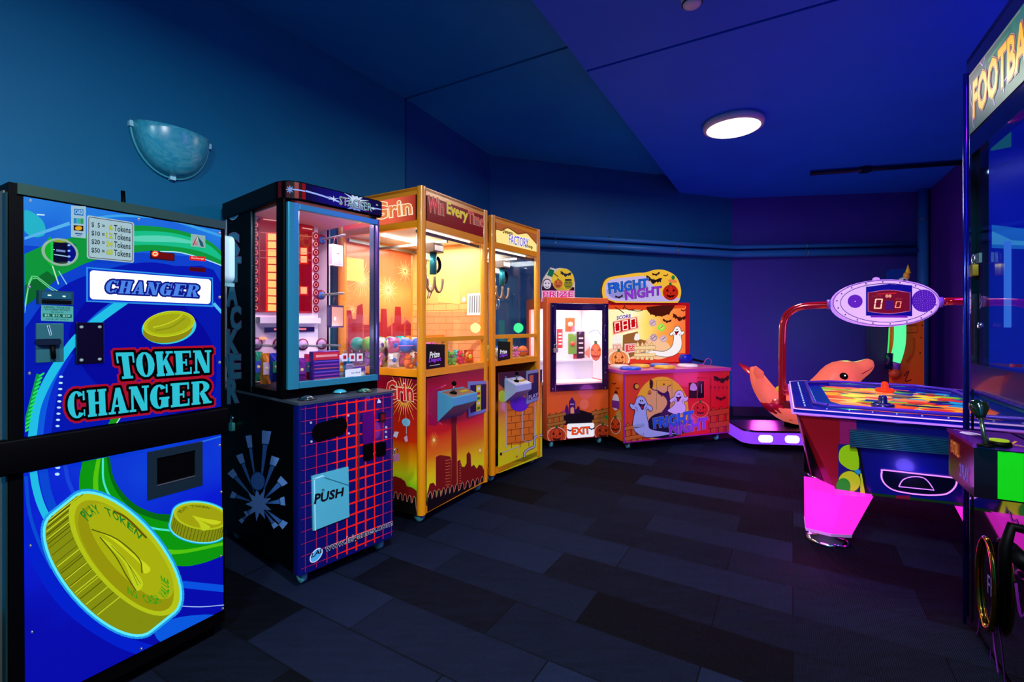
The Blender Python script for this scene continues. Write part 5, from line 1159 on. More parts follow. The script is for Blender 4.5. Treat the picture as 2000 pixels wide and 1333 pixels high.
A = Art(fb, (0, .012, 0), (0, -1, 0), .0005); q = [(1027, 790), (1053, 780), (1053, 721), (1027, 725)]; A.slab(q, D('#88a0c8', .3, .3), .008); A.lift = .009; f_ = quad_map(q)
A.poly([f_(.1, .1), f_(.9, .1), f_(.9, .9), f_(.1, .9)], D('#141850'), 0); A.poly([f_(.2, .6), f_(.5, .6), f_(.5, .85), f_(.2, .85)], D('#c86040'), 1); A.text('PLAY', [f_(.15, .12), f_(.85, .12), f_(.85, .24), f_(.15, .24)], D('#c8c8f0'), 1, .02); A.build('coin_plate', tb)
A = Art(fb, (0, .013, 0), (0, -1, 0), .0005); A.slab([(972, 706), (996, 701), (996, 668), (972, 667)], D('#08060e', .3), .003); A.lift = .004; A.text('Prize', [(976, 692), (989, 690), (989, 683), (976, 684)], E('#e8e8f0', .8), 2, .03); A.text('Depot', [(975, 700), (990, 697), (990, 690), (975, 692)], E('#8838d8', .9), 3, .03); A.build('depot_sign', tb, 'black Prize Depot sign')
xs = [.12+.113*i for i in range(5)]; ys = [.11+.118*i for i in range(4)]
pile(fb, xs, ys, .926, 'narrow claw machine', 'toys piled in the narrow claw machine', top=lambda i, j: False, seed=9)
# ================================================================ prize cabinet with the pumpkin print
ORG = D('#f0641c', .35, 0, .5, .2); a18 = radians(18)
fp_ = Frame(.335, 4.5, a18); PW, PD, PH = .668, .58, 1.469
t = thing('prize_cabinet', 'orange prize cabinet with glass door and pumpkin print, beside the yellow claw machines', 'prize cabinet', fr=fp_); tc_ = t
q = MB(); z0 = .085; gz0, gz1 = .615, 1.37; gx0, gx1 = fp_.px(1074, 680).x, PW-.008
q.box(0, PW, .0, .035, z0, gz0, ORG); q.box(0, PW, 0, .035, gz1, PH, ORG); q.box(0, gx0+.012, 0, .035, gz0, gz1, ORG); q.box(gx1-.012, PW, 0, .035, gz0, gz1, ORG); q.build('front_panel', t, bevel=.004)
q = MB(); q.box(0, .02, .035, .10, z0, PH, ORG); q.box(0, .02, PD-.08, PD, z0, PH, ORG); q.box(0, .02, .10, PD-.08, 1.36, PH, ORG); q.box(0, .02, .10, PD-.08, z0, .42, D('#7c1c24', .4)); q.build('left_side_panel', t)
MB().box(.006, .010, .10, PD-.08, .42, 1.36, glass()).build('left_glass', t)
q = MB(); q.box(PW-.02, PW, .035, PD, z0, PH, ORG); q.box(.02, PW-.02, PD-.02, PD, z0, PH, D('#f8f0f8', .4)); q.box(.02, PW-.02, .035, PD-.02, PH-.02, PH, ORG); q.build('cabinet_shell', t)
q = MB(); q.box(.02, PW-.02, .036, PD-.02, .60, .63, D('#f4f0f8', .35)); q.box(.02, PW-.02, .30, PD-.02, .63, .83, D('#e8e4f0', .35)); q.box(.02, PW-.02, .28, .30, .82, .84, D('#f8f8ff', .3)); q.build('inner_shelf', t)
q = MB(); q.box(PW-.024, PW-.0205, .05, PD-.03, .64, PH-.02, D('#f4e0e4', .3)); q.build('inner_side_wall', t)
A = Art(fp_, (PW-.0245, 0, 0), (-1, 0, 0), .0005); pumpkin(A, 1164, 688, 17, D('#f07848'), D('#a83828'), 2, D('#ffffff'), k=.62); A.poly([(1140, 690), (1153, 677), (1152, 700)], D('#f09070'), 1); A.line(sm([(1150, 650), (1165, 645), (1174, 655)], 3), 2, D('#88a8c8'), 1); A.build('inner_print', t)
DF = D('#120a3c', .2, 0, .5, .5)
q = MB(); fz = [fp_.px(1080, 592, 'y', -.02).z, fp_.px(1080, 765, 'y', -.02).z]; gxa, gxb = fp_.px(1086, 680, 'y', -.01).x, fp_.px(1176, 680, 'y', -.01).x; zb0, zb1 = fp_.px(1086, 752, 'y', -.01).z, fp_.px(1086, 606, 'y', -.01).z
q.rbox(gx0, gxa, -.022, 0, fz[1], fz[0], DF, .008, 3, 'z'); q.rbox(gxb, gx1, -.022, 0, fz[1], fz[0], DF, .008, 3, 'z'); q.box(gxa-.004, gxb+.004, -.02, 0, zb1, fz[0], DF); q.box(gxa-.004, gxb+.004, -.02, 0, fz[1], zb0, DF); dr = q.build('door', t, bevel=.004)
MB().box(gxa, gxb, -.008, -.004, zb0, zb1, glass()).build('door_glass', dr)
for p in ((1080, 598), (1182, 598), (1182, 636), (1182, 665), (1182, 698), (1182, 728), (1182, 758), (1080, 760)):
    c = fp_.px(p[0], p[1], 'y', -.022); MB().lathe([(.005, -.0221), (.005, -.0245), (.001, -.026)], E('#c8b8f0', .35), (c.x, 0, c.z), 10, 'y').build('bolt', dr)
lamp('cabinet_light', 'AREA', fp_.W(PW/2, .22, PH-.04), 7, (1, .92, .98), .5, (0, 0, fp_.a), .3); q = MB(); q.box(.1, PW-.1, .04, .07, PH-.045, PH-.03, E('#fff8ff', 2.5)); q.box(.03, .05, .05, .07, .66, PH-.06, E('#fff4fa', 1.6)); q.build('strip_light', t)
q = MB(); casters(q, [(.07, .06), (PW-.07, .06), (.07, PD-.06), (PW-.07, PD-.06)], STEEL, D('#1d4c5c', .4)); q.build('caster', t)
# print on the lower front
A = Art(fp_, (0, 0, 0), (0, -1, 0), .0008, clip=[(1069, 862), (1187.5, 853), (1187.5, 590), (1069, 590)])
vio, blk, wd_, wi = D('#4c1468'), D('#0a060c', .5), D('#b07028'), D('#3c1c08')
A.poly([(1068, 864), (1194, 854), (1194, 842), (1068, 852)], D('#8c1420'), 1)
A.poly(sm([(1098, 818), (1110, 806), (1125, 800), (1150, 806), (1165, 812), (1160, 828), (1100, 830)], 4, True), blk, 2)
A.poly([(1111, 808), (1111, 785), (1117, 776), (1123, 785), (1124, 808)], vio, 3); A.poly([(1103, 810), (1104, 796), (1107, 790), (1110, 797), (1111, 810)], vio, 3); A.poly([(1125, 808), (1126, 798), (1129, 793), (1132, 798), (1132, 808)], D('#301048'), 3)
A.poly([(1114, 808), (1114, 798), (1118, 795), (1121, 798), (1121, 808)], D('#f8a868'), 4); A.dots([(1115, 790), (1119, 790)], 1.4, D('#e8d0f8'), 4); A.poly(ell(1141, 790, 9, 10), D('#ff7858'), 1); A.poly([(1095, 806), (1105, 798), (1108, 812), (1098, 814)], D('#c04078'), 2)
fence(A, [1070, 1082, 1093], 838, 808, (816, 832), wd_, wi, 4, -.12); fence(A, [1160, 1172, 1184], 836, 800, (808, 824), wd_, wi, 4, -.12)
A.poly(rq([(1107, 857), (1160, 853), (1160, 826), (1107, 828)], .12), E('#f8f4ff', .85), 10); q_ = [(1117, 849), (1152, 847), (1151, 834), (1117, 836)]; A.text('EXIT', q_, E('#5c1418', .5), 11, .10); A.text('EXIT', q_, E('#f04818', .9), 12, .06); bat(A, 1113, 841, 6, D('#201840'), 11); bat(A, 1155, 838, 6, D('#201840'), 11)
pumpkin(A, 1087, 851, 15, D('#d84818'), D('#401008'), 8, D('#f8b898'), k=1.15); pumpkin(A, 1177, 845, 15, D('#d04818'), D('#401008'), 8, D('#f8b898'), k=1.05)
A.poly([(1170, 822), (1182, 814), (1190, 828), (1184, 832)], wd_, 8); A.dots([(1184, 815)], 4, D('#189038'), 9)
A.build('front_print', t, 'halloween print with castle, fence and pumpkins')
# topper: moon and three party faces over the word PRIZE
A = Art(fp_, (0, .12, 0), (0, -1, 0), 0); tp = [(1057, 590), (1057, 560), (1060, 545), (1066, 535), (1074, 523), (1083, 526), (1092, 524), (1106, 526), (1116, 536), (1121, 552), (1121, 586), (1085, 586)]
A.slab(tp, D('#e8e0c8', .4), .02); A.lift = .0205; A.poly(ell(1098, 548, 22, 23), E('#f4c838', .7), 1); A.poly([(1057, 582), (1057, 560), (1070, 552), (1110, 560), (1120, 562), (1120, 582)], E('#40104c', .5), 1)
bat(A, 1103, 537, 11, D('#08101c'), 3, 8); A.poly([(1067, 538), (1072, 526), (1081, 529), (1077, 542)], E('#0c6c50', .7), 4); A.line([(1079, 534), (1088, 541)], 2, D('#6c3c10'), 3)
A.poly(ell(1067, 557, 9, 12), D('#18141c'), 3); A.poly(ell(1067, 556, 7.6, 9), D('#e8e8ec'), 4); A.dots([(1064, 554), (1070, 554)], 1.4, D('#18141c'), 5); A.line(sm([(1063.5, 560), (1067, 562.5), (1070.5, 560)], 3), 1.2, D('#18141c'), 5)
pumpkin(A, 1088.5, 555, 8.4, D('#e07820'), D('#803008'), 4, k=1.05); A.poly(ell(1108, 556, 8.4, 9), E('#98902c', .7), 4); A.poly([(1101, 549), (1115, 549), (1114, 546), (1102, 546)], D('#201808'), 5); A.dots([(1105, 553), (1111, 553)], 1.3, D('#201808'), 5); A.line([(1103, 560), (1113, 560)], 1, D('#201808'), 5)
A.poly([(1057, 590), (1057, 568), (1120, 568), (1120, 584), (1085, 584), (1070, 590)], E('#e078b8', .75), 5); q_ = [(1059, 581), (1118, 581), (1118, 570), (1059, 570)]; A.text('PRIZE', q_, E('#ffe8f8', 1.), 6, .09); A.text('PRIZE', q_, E('#e02888', .9), 7, .04); A.poly(ell(1064, 586, 5, 4), D('#5048a0'), 6)
A.build('topper_sign', t, 'cut-out PRIZE sign with moon')
# prizes on pegs inside
def peg_prize(u0, v0, u1, v1, y, nm, lab, cat, c0_, c1_, det):
    a = fp_.px(u0, v0, 'y', y); b_ = fp_.px(u1, v1, 'y', y); w_ = b_.x-a.x; h_ = a.z-b_.z
    o = thing(nm, lab, cat, loc=fp_.W((a.x+b_.x)/2, y, a.z), rz=fp_.a); q = MB(); q.box(-w_/2, w_/2, -.010, .010, -h_, 0, D(c0_, .3)); q.build('carton', o, bevel=.002)
    q = MB()
    if det == 'round': q.lathe([(w_*.3, -.0105), (w_*.3, -.013), (.001, -.0132)], D(c1_, .3), (0, 0, -h_*.5), 16, 'y')
    elif det == 'bars':
        for k in range(4): q.box(-w_*.3, w_*.3, -.0125, -.0102, -h_*(.25+.18*k)-.008, -h_*(.25+.18*k)+.008, D(c1_, .3))
    else: q.box(-w_*.42, w_*.42, -.0125, -.0102, -h_*.8, -h_*.25, D(c1_, .3))
    q.build('carton_print', o)
    q = MB(); q.tube([(0, 0, -.004), (0, 0, .010), (0, .012, .014), (0, PD-.03-y, .014)], .0022, STEEL, 6); q.build('peg_loop', o)
peg_prize(1104.5, 621, 1122, 648, .40, 'gift_card_pack', 'orange card pack hanging at the top behind the cabinet door', 'card pack', '#f05830', '#f8c0a0', 'round')
peg_prize(1088, 643, 1098, 680, .36, 'prize_box', 'narrow red and white box hanging at the left behind the cabinet door', 'prize box', '#e04840', '#f8f0f0', 'bars')
peg_prize(1110, 652, 1125, 692, .34, 'prize_box', 'green and red box hanging in the middle behind the cabinet door', 'prize box', '#78a848', '#e05848', 'round')
peg_prize(1126.5, 648, 1141, 700, .34, 'prize_box', 'tall black and white box hanging in the middle behind the cabinet door', 'prize box', '#382038', '#e8e0e8', 'bars')
peg_prize(1120, 690, 1137, 708, .40, 'gift_card_pack', 'red card pack hanging lowest behind the cabinet door', 'card pack', '#e03048', '#f06070', 'panel')
c = fp_.px(1085, 684, 'y', -.03); padlock('padlock', 'small padlock hanging on the left of the prize cabinet door', fp_.W(c.x, -.034, c.z+.03), fp_.a, D('#c8c0a8', .3, .6), 1.0)
# ================================================================ whack game
fd = Frame(1.074, 4.453, a18); DW, DD, DZ0, DT = 1.235, .70, .082, .757
t = thing('whack_game', 'red and orange ghost hammer game with lit scoreboard backboard', 'arcade machine', fr=fd); td_ = t
RED = ramp_mat('base_print', [(0, '#e0440c'), (.35, '#d82c0a'), (.7, '#e4180c'), (1, '#c80c10')], 'X', 0, DW, rough=.35, coat=.2)
q = MB(); q.box(0, DW, 0, DD, DZ0, DT-.03, D('#e0500c', .35)); q.build('base_cabinet', t, bevel=.004)
q = MB(); q.box(-.012, DW+.012, -.012, DD, DT-.03, DT, D('#b8389c', .3)); q.box(.01, DW-.01, .0, DD-.1, DT, DT+.004, D('#d86098', .3)); q.build('play_deck', t, bevel=.006)
FQ = [(1217, 866), (1423, 845), (1423, 720.5), (1217, 728)]
A = Art(fd, (0, 0, 0), (0, -1, 0), .0008, clip=FQ); A.slab(FQ, RED, .002); A.lift = .0032
Y_, Y2, GH, GB, INK, RT = D('#f4b828'), D('#e8b070'), D('#c4cdf4'), D('#a8bcec'), D('#141038'), D('#a01830')
A.line([(1218, 864), (1218, 730)], 2.4, D('#9020a0'), 14); A.line([(1217, 865), (1423, 844)], 2.6, D('#a01890'), 14)
A.poly(ell(1292, 800, 52, 64), Y_, 1); A.poly(ell(1294, 806, 42, 52), Y2, 2)
A.poly(sm([(1262, 850), (1268, 818), (1290, 806), (1312, 808), (1330, 822), (1336, 845), (1300, 856)], 4, True), D('#0c1030'), 4)
A.poly(sm([(1288, 812), (1302, 790), (1298, 776), (1286, 770), (1284, 764), (1296, 768), (1304, 764), (1308, 778), (1308, 795), (1304, 812)], 4, True), D('#3c1450'), 5)
A.line(sm([(1292, 775), (1286, 764), (1276, 762), (1268, 756)], 3), 1.6, D('#3c1450'), 5); A.line(sm([(1304, 768), (1303, 757), (1310, 752)], 3), 1.4, D('#3c1450'), 5)
A.poly(sm([(1268, 752), (1269, 742), (1274, 744), (1275, 752), (1272, 760)], 3, True), D('#38140c'), 6); pumpkin(A, 1268, 767, 4, D('#e08838'), D('#301008'), 6)
A.line([(1282, 800), (1282, 744), (1312, 743), (1312, 800)], .8, D('#a07838'), 3); A.dots([(1296, 751)], 2, D('#604830'), 4)
ghost(A, 1252, 790, 16.5, -1, GB, INK, RT, [(.9, 1.6), (1.0, 2.6), (.5, 3.4), (-.6, 3.9), (-2.2, 3.75), (-3.6, 3.5), (-4.6, 3.55), (-2.2, 3.2), (-1.0, 2.9), (-.8, 2.2)], 8, 1.1)
ghost(A, 1325, 776, 13.5, 1, D('#dcc8f4'), INK, RT, [(1.0, 1.6), (.6, 2.3), (-.6, 2.4), (-1.6, 2.0), (-1.2, 1.6)], 7, .9)
pumpkin(A, 1367, 800, 14, D('#e02414'), D('#580c10'), 8, D('#f07050'), k=1.12)
def fright(A, q1, q2, L, Em=None):
    Em = Em or D
    for tx, q, cs in (('FRIGHT', q1, ('#1c60d8', '#0c1848')), ('NIGHT', q2, ('#9038d0', '#240c48'))):
        A.text(tx, q, Em('#d8e8ff' if not Em is D else '#60b0f8'), L, .12); A.text(tx, q, Em(cs[1]), L+1, .10); A.text(tx, q, Em(cs[0]), L+2, .055)
fright(A, [(1277, 836), (1352, 826), (1352, 803), (1275, 818)], [(1308, 850), (1380, 836), (1380, 816), (1306, 828)], 12, lambda h: D(h))
fence(A, [1222, 1234, 1246], 866, 826, (838, 858), D('#c86820'), D('#401008'), 5, -.12); fence(A, [1388, 1403, 1418], 850, 796, (808, 832), D('#b83c18'), D('#500c08'), 5, -.08)
A.poly(ell(1242, 755, 5.6, 6.4), D('#30140c'), 5); A.poly(ell(1243, 755, 4, 4.6), D('#e0a028'), 6)
bat(A, 1410, 742, 17, D('#1c0408'), 6, -4); bat(A, 1407, 779, 10, D('#3c0408'), 6); 
for k in range(5): A.poly([(1385+8*k, 755), (1390+8*k, 755), (1387+8*k, 762)], D('#a00c28'), 6)
A.line([(1360, 738), (1388, 739), (1387, 842)], 1., D('#901008'), 6)
A.poly([(1345, 778), (1345, 748), (1360, 748), (1360, 778)], D('#180408'), 9); A.poly(sm([(1347, 762), (1349, 750), (1357, 750), (1360, 762)], 3, True), D('#c8a0d8'), 10); A.poly([(1362, 778), (1362, 745), (1374, 745), (1374, 777)], D('#08060c', .2), 9); A.line([(1369, 750), (1369, 768)], 1.4, D('#8090b0'), 10)
A.build('front_print', t, 'ghost print reading FRIGHT NIGHT')
A = Art(fd, (0, 0, 0), (-1, 0, 0), .0008); A.slab([(1191, 849), (1215.5, 863), (1215.5, 730), (1191, 722)], D('#e85c10', .35), .001); A.lift = .002
A.poly(ell(1203, 786, 7, 16), D('#e8e0f0'), 3); A.poly([(1196, 782), (1210, 784), (1210, 800), (1196, 796)], D('#702890'), 4); A.poly([(1200, 768), (1204, 762), (1208, 770)], D('#141008'), 5); bat(A, 1200, 750, 4, D('#302010'), 4); bat(A, 1207, 759, 4, D('#302010'), 4)
pumpkin(A, 1203, 832, 15, D('#f04c10'), D('#701808'), 4, D('#f8c8a8'), k=.62); A.poly([(1202, 808), (1212, 800), (1216, 822), (1210, 820)], D('#c89850'), 6); A.build('side_print', t)
q = MB(); casters(q, [(.08, .07), (DW-.1, .07), (.08, DD-.07), (DW-.1, DD-.07)], STEEL, D('#207c84', .4), .032); q.build('caster', t)
# backboard
BY = .60; q = MB(); q.rbox(0.0, DW-.012, BY, BY+.09, DT-.05, 1.455, D('#c01420', .3), .015, 4, 'y'); q.build('backboard', t)
BQ = [(1160, 712), (1338, 707), (1338, 597), (1160, 596)]
bb_ = ramp_mat('backboard_print', [(0, '#fff4a8'), (.38, '#fffcd0'), (.52, '#ffe070'), (.68, '#ffa848'), (1, '#f86838')], 'X', 0, DW-.02, emit=1.0, noise=.12, nscale=4)
A = Art(fd, (0, BY, 0), (0, -1, 0), .0005, clip=BQ); A.slab(BQ, bb_, .004); A.lift = .0052; EE = lambda h: E(h, .9)
A.poly([(1160, 596), (1338, 597), (1338, 602), (1260, 606), (1160, 604)], EE('#e84818'), 1); A.poly([(1160, 694), (1338, 690), (1338, 712), (1160, 716)], EE('#e83828'), 1)
A.poly(sm([(1270, 660), (1300, 668), (1312, 690), (1290, 702), (1255, 700), (1180, 704), (1165, 690), (1200, 680), (1245, 672)], 4, True), EE('#ffc898'), 2)
dkb = E('#5c1c10', .6)
P_ = sm([(1262, 600), (1278, 606), (1284, 612), (1294, 604), (1304, 600), (1310, 590), (1318, 594), (1312, 606), (1300, 616), (1288, 618), (1276, 616), (1266, 610)], 3, True); A.poly(P_, dkb, 3)
A.poly([(1262, 600), (1270, 616), (1276, 612), (1280, 620), (1286, 614), (1292, 620), (1298, 612), (1306, 616), (1314, 598), (1316, 592), (1300, 596)], dkb, 3)
bat(A, 1327, 622, 15, dkb, 3, 8); bat(A, 1302, 628, 9, dkb, 3, 6); bat(A, 1334, 607, 5, dkb, 3)
for pts in (([(1216, 604), (1220, 596), (1222, 590)]), ([(1219, 600), (1228, 606), (1240, 604)]), ([(1232, 606), (1245, 608), (1255, 606)]), ([(1200, 600), (1210, 606), (1218, 612)])): A.line(sm(pts, 3), 1.6, dkb, 3)
A.text('SCORE', [(1204, 625), (1231, 620), (1231, 614), (1204, 618)], E('#7038c8', .9), 6, .06)
A.poly([(1196, 655), (1247, 642), (1244, 618), (1196, 628)], EE('#ffb8a0'), 5); A.poly([(1198, 652), (1245, 640), (1242, 620.5), (1196, 630.5)], EE('#c80c14'), 6)
for k in range(3):
    u = 1200+15.4*k; v = 650-3.7*k; A.seg7('080'[k], [(u, v), (u+11, v-2.8), (u+10, v-21.5), (u-1, v-19)], E('#ffd8c8', 1.3), 8, .16)
A.poly([(1215, 690), (1216, 655), (1226, 652), (1245, 648), (1246, 662), (1262, 666), (1256, 676), (1240, 678), (1238, 695), (1228, 700), (1226, 682)], EE('#9c6030'), 3); A.poly(sm([(1196, 672), (1198, 656), (1210, 654), (1214, 668)], 3, True), EE('#fff8f0'), 4); A.poly(sm([(1238, 664), (1241, 652), (1247, 654), (1248, 664)], 3, True), EE('#fff8f0'), 4)
A.poly([(1195, 688), (1213, 687), (1213, 671), (1195, 672)], EE('#f8d0c0'), 5); A.poly([(1219, 691), (1242, 687), (1242, 671), (1219, 672)], EE('#f8d0d0'), 5); A.poly([(1221, 688), (1240, 685), (1240, 673), (1221, 674)], EE('#e84848'), 6)
for k in range(2): A.seg7('00'[k], [(1197+8*k, 683), (1203+8*k, 682.6), (1203+8*k, 674), (1197+8*k, 674.4)], E('#e85040', .9), 8)
for k in range(3): A.seg7('122'[k], [(1222+6.4*k, 685-.6*k), (1227+6.4*k, 684.4-.6*k), (1227+6.4*k, 674.6), (1222+6.4*k, 675)], E('#ffe0d8', 1.1), 8)
fence(A, [1242, 1251, 1260, 1269], 702, 668, (680, 694), EE('#ffd8a0'), E('#c88848', .7), 6, .05); pumpkin(A, 1208, 702, 16, EE('#ff9858'), E('#a03810', .7), 5, EE('#fff0e0'), k=1.2, MK=EE)
for u, v, c_ in ((1274, 631, '#c8a8c8'), (1291, 640, '#8cf048'), (1276, 660, '#b898b0'), (1295, 662, '#d8b0b8')):
    A.poly([(u+(8 if k % 2 else 6.4)*cos(k*pi/8), v+(8 if k % 2 else 6.4)*sin(k*pi/8)) for k in range(16)], EE(c_), 5); A.poly(ell(u, v, 4, 4), EE('#e0f060' if c_ == '#8cf048' else '#e8c0c8'), 6); A.line([(u-3, v+2), (u+3, v-3)], 1.2, E('#603060', .6), 7)
ghost(A, 1321, 648, 10.5, 1, EE('#fff8f8'), E('#201020', .5), EE('#d81828'), [(.9, 2.0), (.7, 3.2), (-.2, 4.2), (-1.8, 4.7), (-3.8, 4.4), (-5.4, 3.9), (-6.6, 3.9), (-4.4, 3.6), (-2.4, 3.7), (-1.2, 3.1), (-.7, 2.2)], 8, .9)
A.poly(ell(1342, 601, 4.6, 6), EE('#ffd0e0'), 9)
A.build('backboard_print', t, 'lit orange score print with ghost')
lamp('backboard_light', 'AREA', fd.W(.55, BY-.03, 1.30), 5, (1, .85, .55), .7, (radians(-60), 0, fd.a), .2).data.energy = 2.2
# marquee
MY = .60; A = Art(fd, (0, MY, 0), (0, -1, 0), 0); mo_ = sm([(1175, 584), (1173, 566), (1178, 550), (1190, 542), (1215, 538), (1240, 534), (1258, 533), (1275, 528), (1292, 528), (1306, 533), (1316, 540), (1323, 552), (1327, 570), (1324, 586), (1320, 592)], 4)+[(1200, 592), (1190, 588)]
A.slab(mo_, D('#a87818', .4), .03); A.lift = .0305; A.poly(mo_, EE('#f4bc38'), 1)
A.poly(sm([(1182, 580), (1179, 562), (1186, 550), (1200, 545), (1230, 542), (1258, 541), (1270, 556), (1285, 566), (1292, 580), (1318, 582), (1320, 588), (1270, 590), (1200, 588)], 4, True), E('#c8b8f4', .85), 2)
A.poly(sm([(1183, 572), (1190, 562), (1240, 552), (1262, 560), (1250, 575), (1200, 584)], 4, True), E('#9c94e0', .8), 3)
fright(A, [(1187, 574), (1262, 561), (1262, 545), (1185, 555)], [(1219, 586), (1288, 576), (1288, 560), (1217, 568)], 5, lambda h: E(h, .85))
bat(A, 1273, 549, 16, D('#180c10'), 4, 10); bat(A, 1278, 537, 8, D('#301808'), 4, -10); bat(A, 1297, 539, 5, D('#301808'), 4, -10); bat(A, 1206, 581, 8, D('#201428'), 6, -8)
pumpkin(A, 1306, 572, 15, EE('#d02818'), E('#480c08', .5), 6, None, k=1.02, stem='#187028'); A.poly(ell(1310, 550, 9, 3.4, 8), EE('#f08048'), 6); A.poly(ell(1311, 543, 3.4, 4.4), EE('#188038'), 7)
A.build('marquee_sign', t, 'cut-out yellow sign reading FRIGHT NIGHT')
q = MB(); q.box(.32, .36, BY+.01, BY+.04, 1.44, 1.52, BLACK); q.box(.78, .82, BY+.01, BY+.04, 1.44, 1.52, BLACK); q.build('sign_bracket', t)
# pads, hammer and its cord
pads = [(1229, 720, '#f4eee8', 'white'), (1236, 726, '#2858d8', 'blue'), (1268, 720, '#f0b830', 'yellow'), (1312, 724, '#f0b028', 'yellow'), (1310, 717, '#3868d8', 'blue'), (1362, 720, '#f8e4f0', 'white')]
pxy = [(.14, .33), (.13, .11), (.36, .30), (.52, .10), (.62, .32), (.86, .18)]
for (u, v, c_, n_), (x, y) in zip(pads, pxy):
    q = MB(); q.lathe([(.10, .004), (.105, .010), (.10, .026), (.085, .034), (.03, .037), (.001, .037)], D(c_, .3, 0, .5, .3), (x, y, DT), 28); q.build('target_pad', t, label=n_+' round pad')
h0 = fd.px(1339, 710, 'y', .42)
o = thing('toy_hammer', 'blue hammer with black handle lying on the ghost game deck', 'hammer', loc=fd.W(h0.x, .42, DT+.005), rz=fd.a)
q = MB(); q.tube([(-.055, 0, .058), (-.05, 0, .058), (.05, 0, .058), (.055, 0, .058)], [.045, .055, .055, .045], D('#1020c0', .3), 20); q.build('hammer_head', o)
q = MB(); q.tube([(.05, .01, .06), (.10, .02, .055), (.30, .06, .016)], [.016, .014, .012], BLACK, 10); q.build('handle', o)
o = thing('hammer_cord', 'thin looped cord rising from the right end of the ghost game deck', 'cord', loc=fd.W(0, 0, DT), rz=fd.a)
q = MB(); cc = [(1.0, .22, .0095), (1.06, .2, .014), (1.10, .2, .06), (1.14, .2, .085), (1.18, .2, .06), (1.18, .21, .009)]; q.tube(sm(cc, 4), .004, D('#b84090', .4), 6); q.build('cord', o)
# ================================================================ air hockey table
fh = Frame(1.57, 2.592, atan2(-.4985, .867)); HW, HL, HZ = 1.05, 1.53, .74
t = thing('air_hockey_table', 'small air hockey table with glowing purple rim, magenta legs and overhead scoreboard', 'air hockey table', fr=fh); th = t
def octo(i, c, z, cb=None, dx=0, dy=0):
    c2 = cb or c
    return [(i+c, i+dy, z), (HW-i-c, i+dy, z), (HW-i, i+c+dy, z), (HW-i, HL-i-c2, z), (HW-i-c2, HL-i, z), (i+c2, HL-i, z), (i, HL-i-c2, z), (i, i+c+dy, z)]
BLU = D('#0a12a0', .25, 0, .5, .4); NAVY = D('#0a0f6c', .3, 0, .5, .3); MAR = D('#8c0a18', .35, 0, .5, .2)
# body: faces get narrower towards the floor
zt_, zb_ = .70, .30
top_ = [(.03, .012), (HW-.03, .012), (HW-.012, .03), (HW-.012, HL-.03), (HW-.03, HL-.012), (.03, HL-.012), (.012, HL-.03), (.012, .03)]
bot_ = [(.215, .085), (HW-.215, .085), (HW-.09, .28), (HW-.09, HL-.28), (HW-.215, HL-.085), (.215, HL-.085), (.09, HL-.28), (.09, .28)]
T_ = [(x, y, zt_) for x, y in top_]; B_ = [(x, y, zb_) for x, y in bot_]
q = MB(); cols_ = [NAVY, MAR, MAR, MAR, NAVY, MAR, MAR, MAR]
for i in range(8):
    j = (i+1) % 8; q.add([B_[i], B_[j], T_[j], T_[i]], [(0, 1, 2, 3)], cols_[i])
q.add(B_, [tuple(range(8))[::-1]], BLACK); q.add(T_, [tuple(range(8))], BLACK); q.build('body', t)
# front face art: plane through the slanted front
n0 = Vector((0, -(zt_-zb_), -(.085-.012))).normalized(); o0 = (0, .012, zt_)
A = Art(fh, o0, tuple(n0), .0008, clip=[(1553, 790), (1577, 927), (1633, 957), (1700, 968), (1990, 1000), (1990, 820)])
A.poly([(1553, 795), (1640, 806), (1640, 958), (1632, 956)], MAR, 1); A.poly([(1640, 806), (1672, 810), (1676, 962), (1640, 958)], D('#8c1c60', .3), 1)
A.poly([(1637, 868), (1672, 868), (1694, 966), (1637, 958)], D('#101470'), 2); LG, MG, YG = D('#98e010', .3), D('#18a020', .3), D('#c8e020', .3)
A.poly(sm([(1640, 880), (1652, 870), (1668, 871), (1676, 885), (1677, 915), (1665, 919), (1650, 912), (1639, 900)], 4, True), LG, 3); A.poly(ell(1659, 941, 22, 21), YG, 3); A.line(ell(1659, 941, 22, 21), 1.2, D('#306010'), 4, True); A.poly(ell(1647, 950, 14, 16), MG, 5); A.poly(ell(1675, 922, 6, 5), D('#20a0c0'), 4)
A.poly([(1680, 925), (1686, 925), (1695, 965), (1680, 963)], YG, 4); A.poly([(1672, 866), (1678, 866), (1692, 950), (1700, 968), (1690, 966)], D('#05060c'), 5)
A.line([(1640, 957), (1700, 965), (1990, 998)], 5, D('#103c10'), 3); A.poly([(1750, 968), (1778, 968), (1776, 976), (1750, 974)], D('#781028'), 4)
A.build('front_print', t, 'dark blue front with green bubbles')
nL = (Vector(T_[7])-Vector(B_[0])).cross(Vector(B_[7])-Vector(B_[0])).normalized()
A = Art(fh, B_[0], tuple(nL), .001); A.poly([(1572, 845), (1570, 920), (1609, 941)], D('#05050a', .4), 1); A.build('corner_print', t, 'black triangle on the red corner')
MB().tube([(*(Vector((x, y))), z) for x, y, z in (T_[7], B_[7])], .006, D('#b05088', .2), 6).build('corner_strip', t)
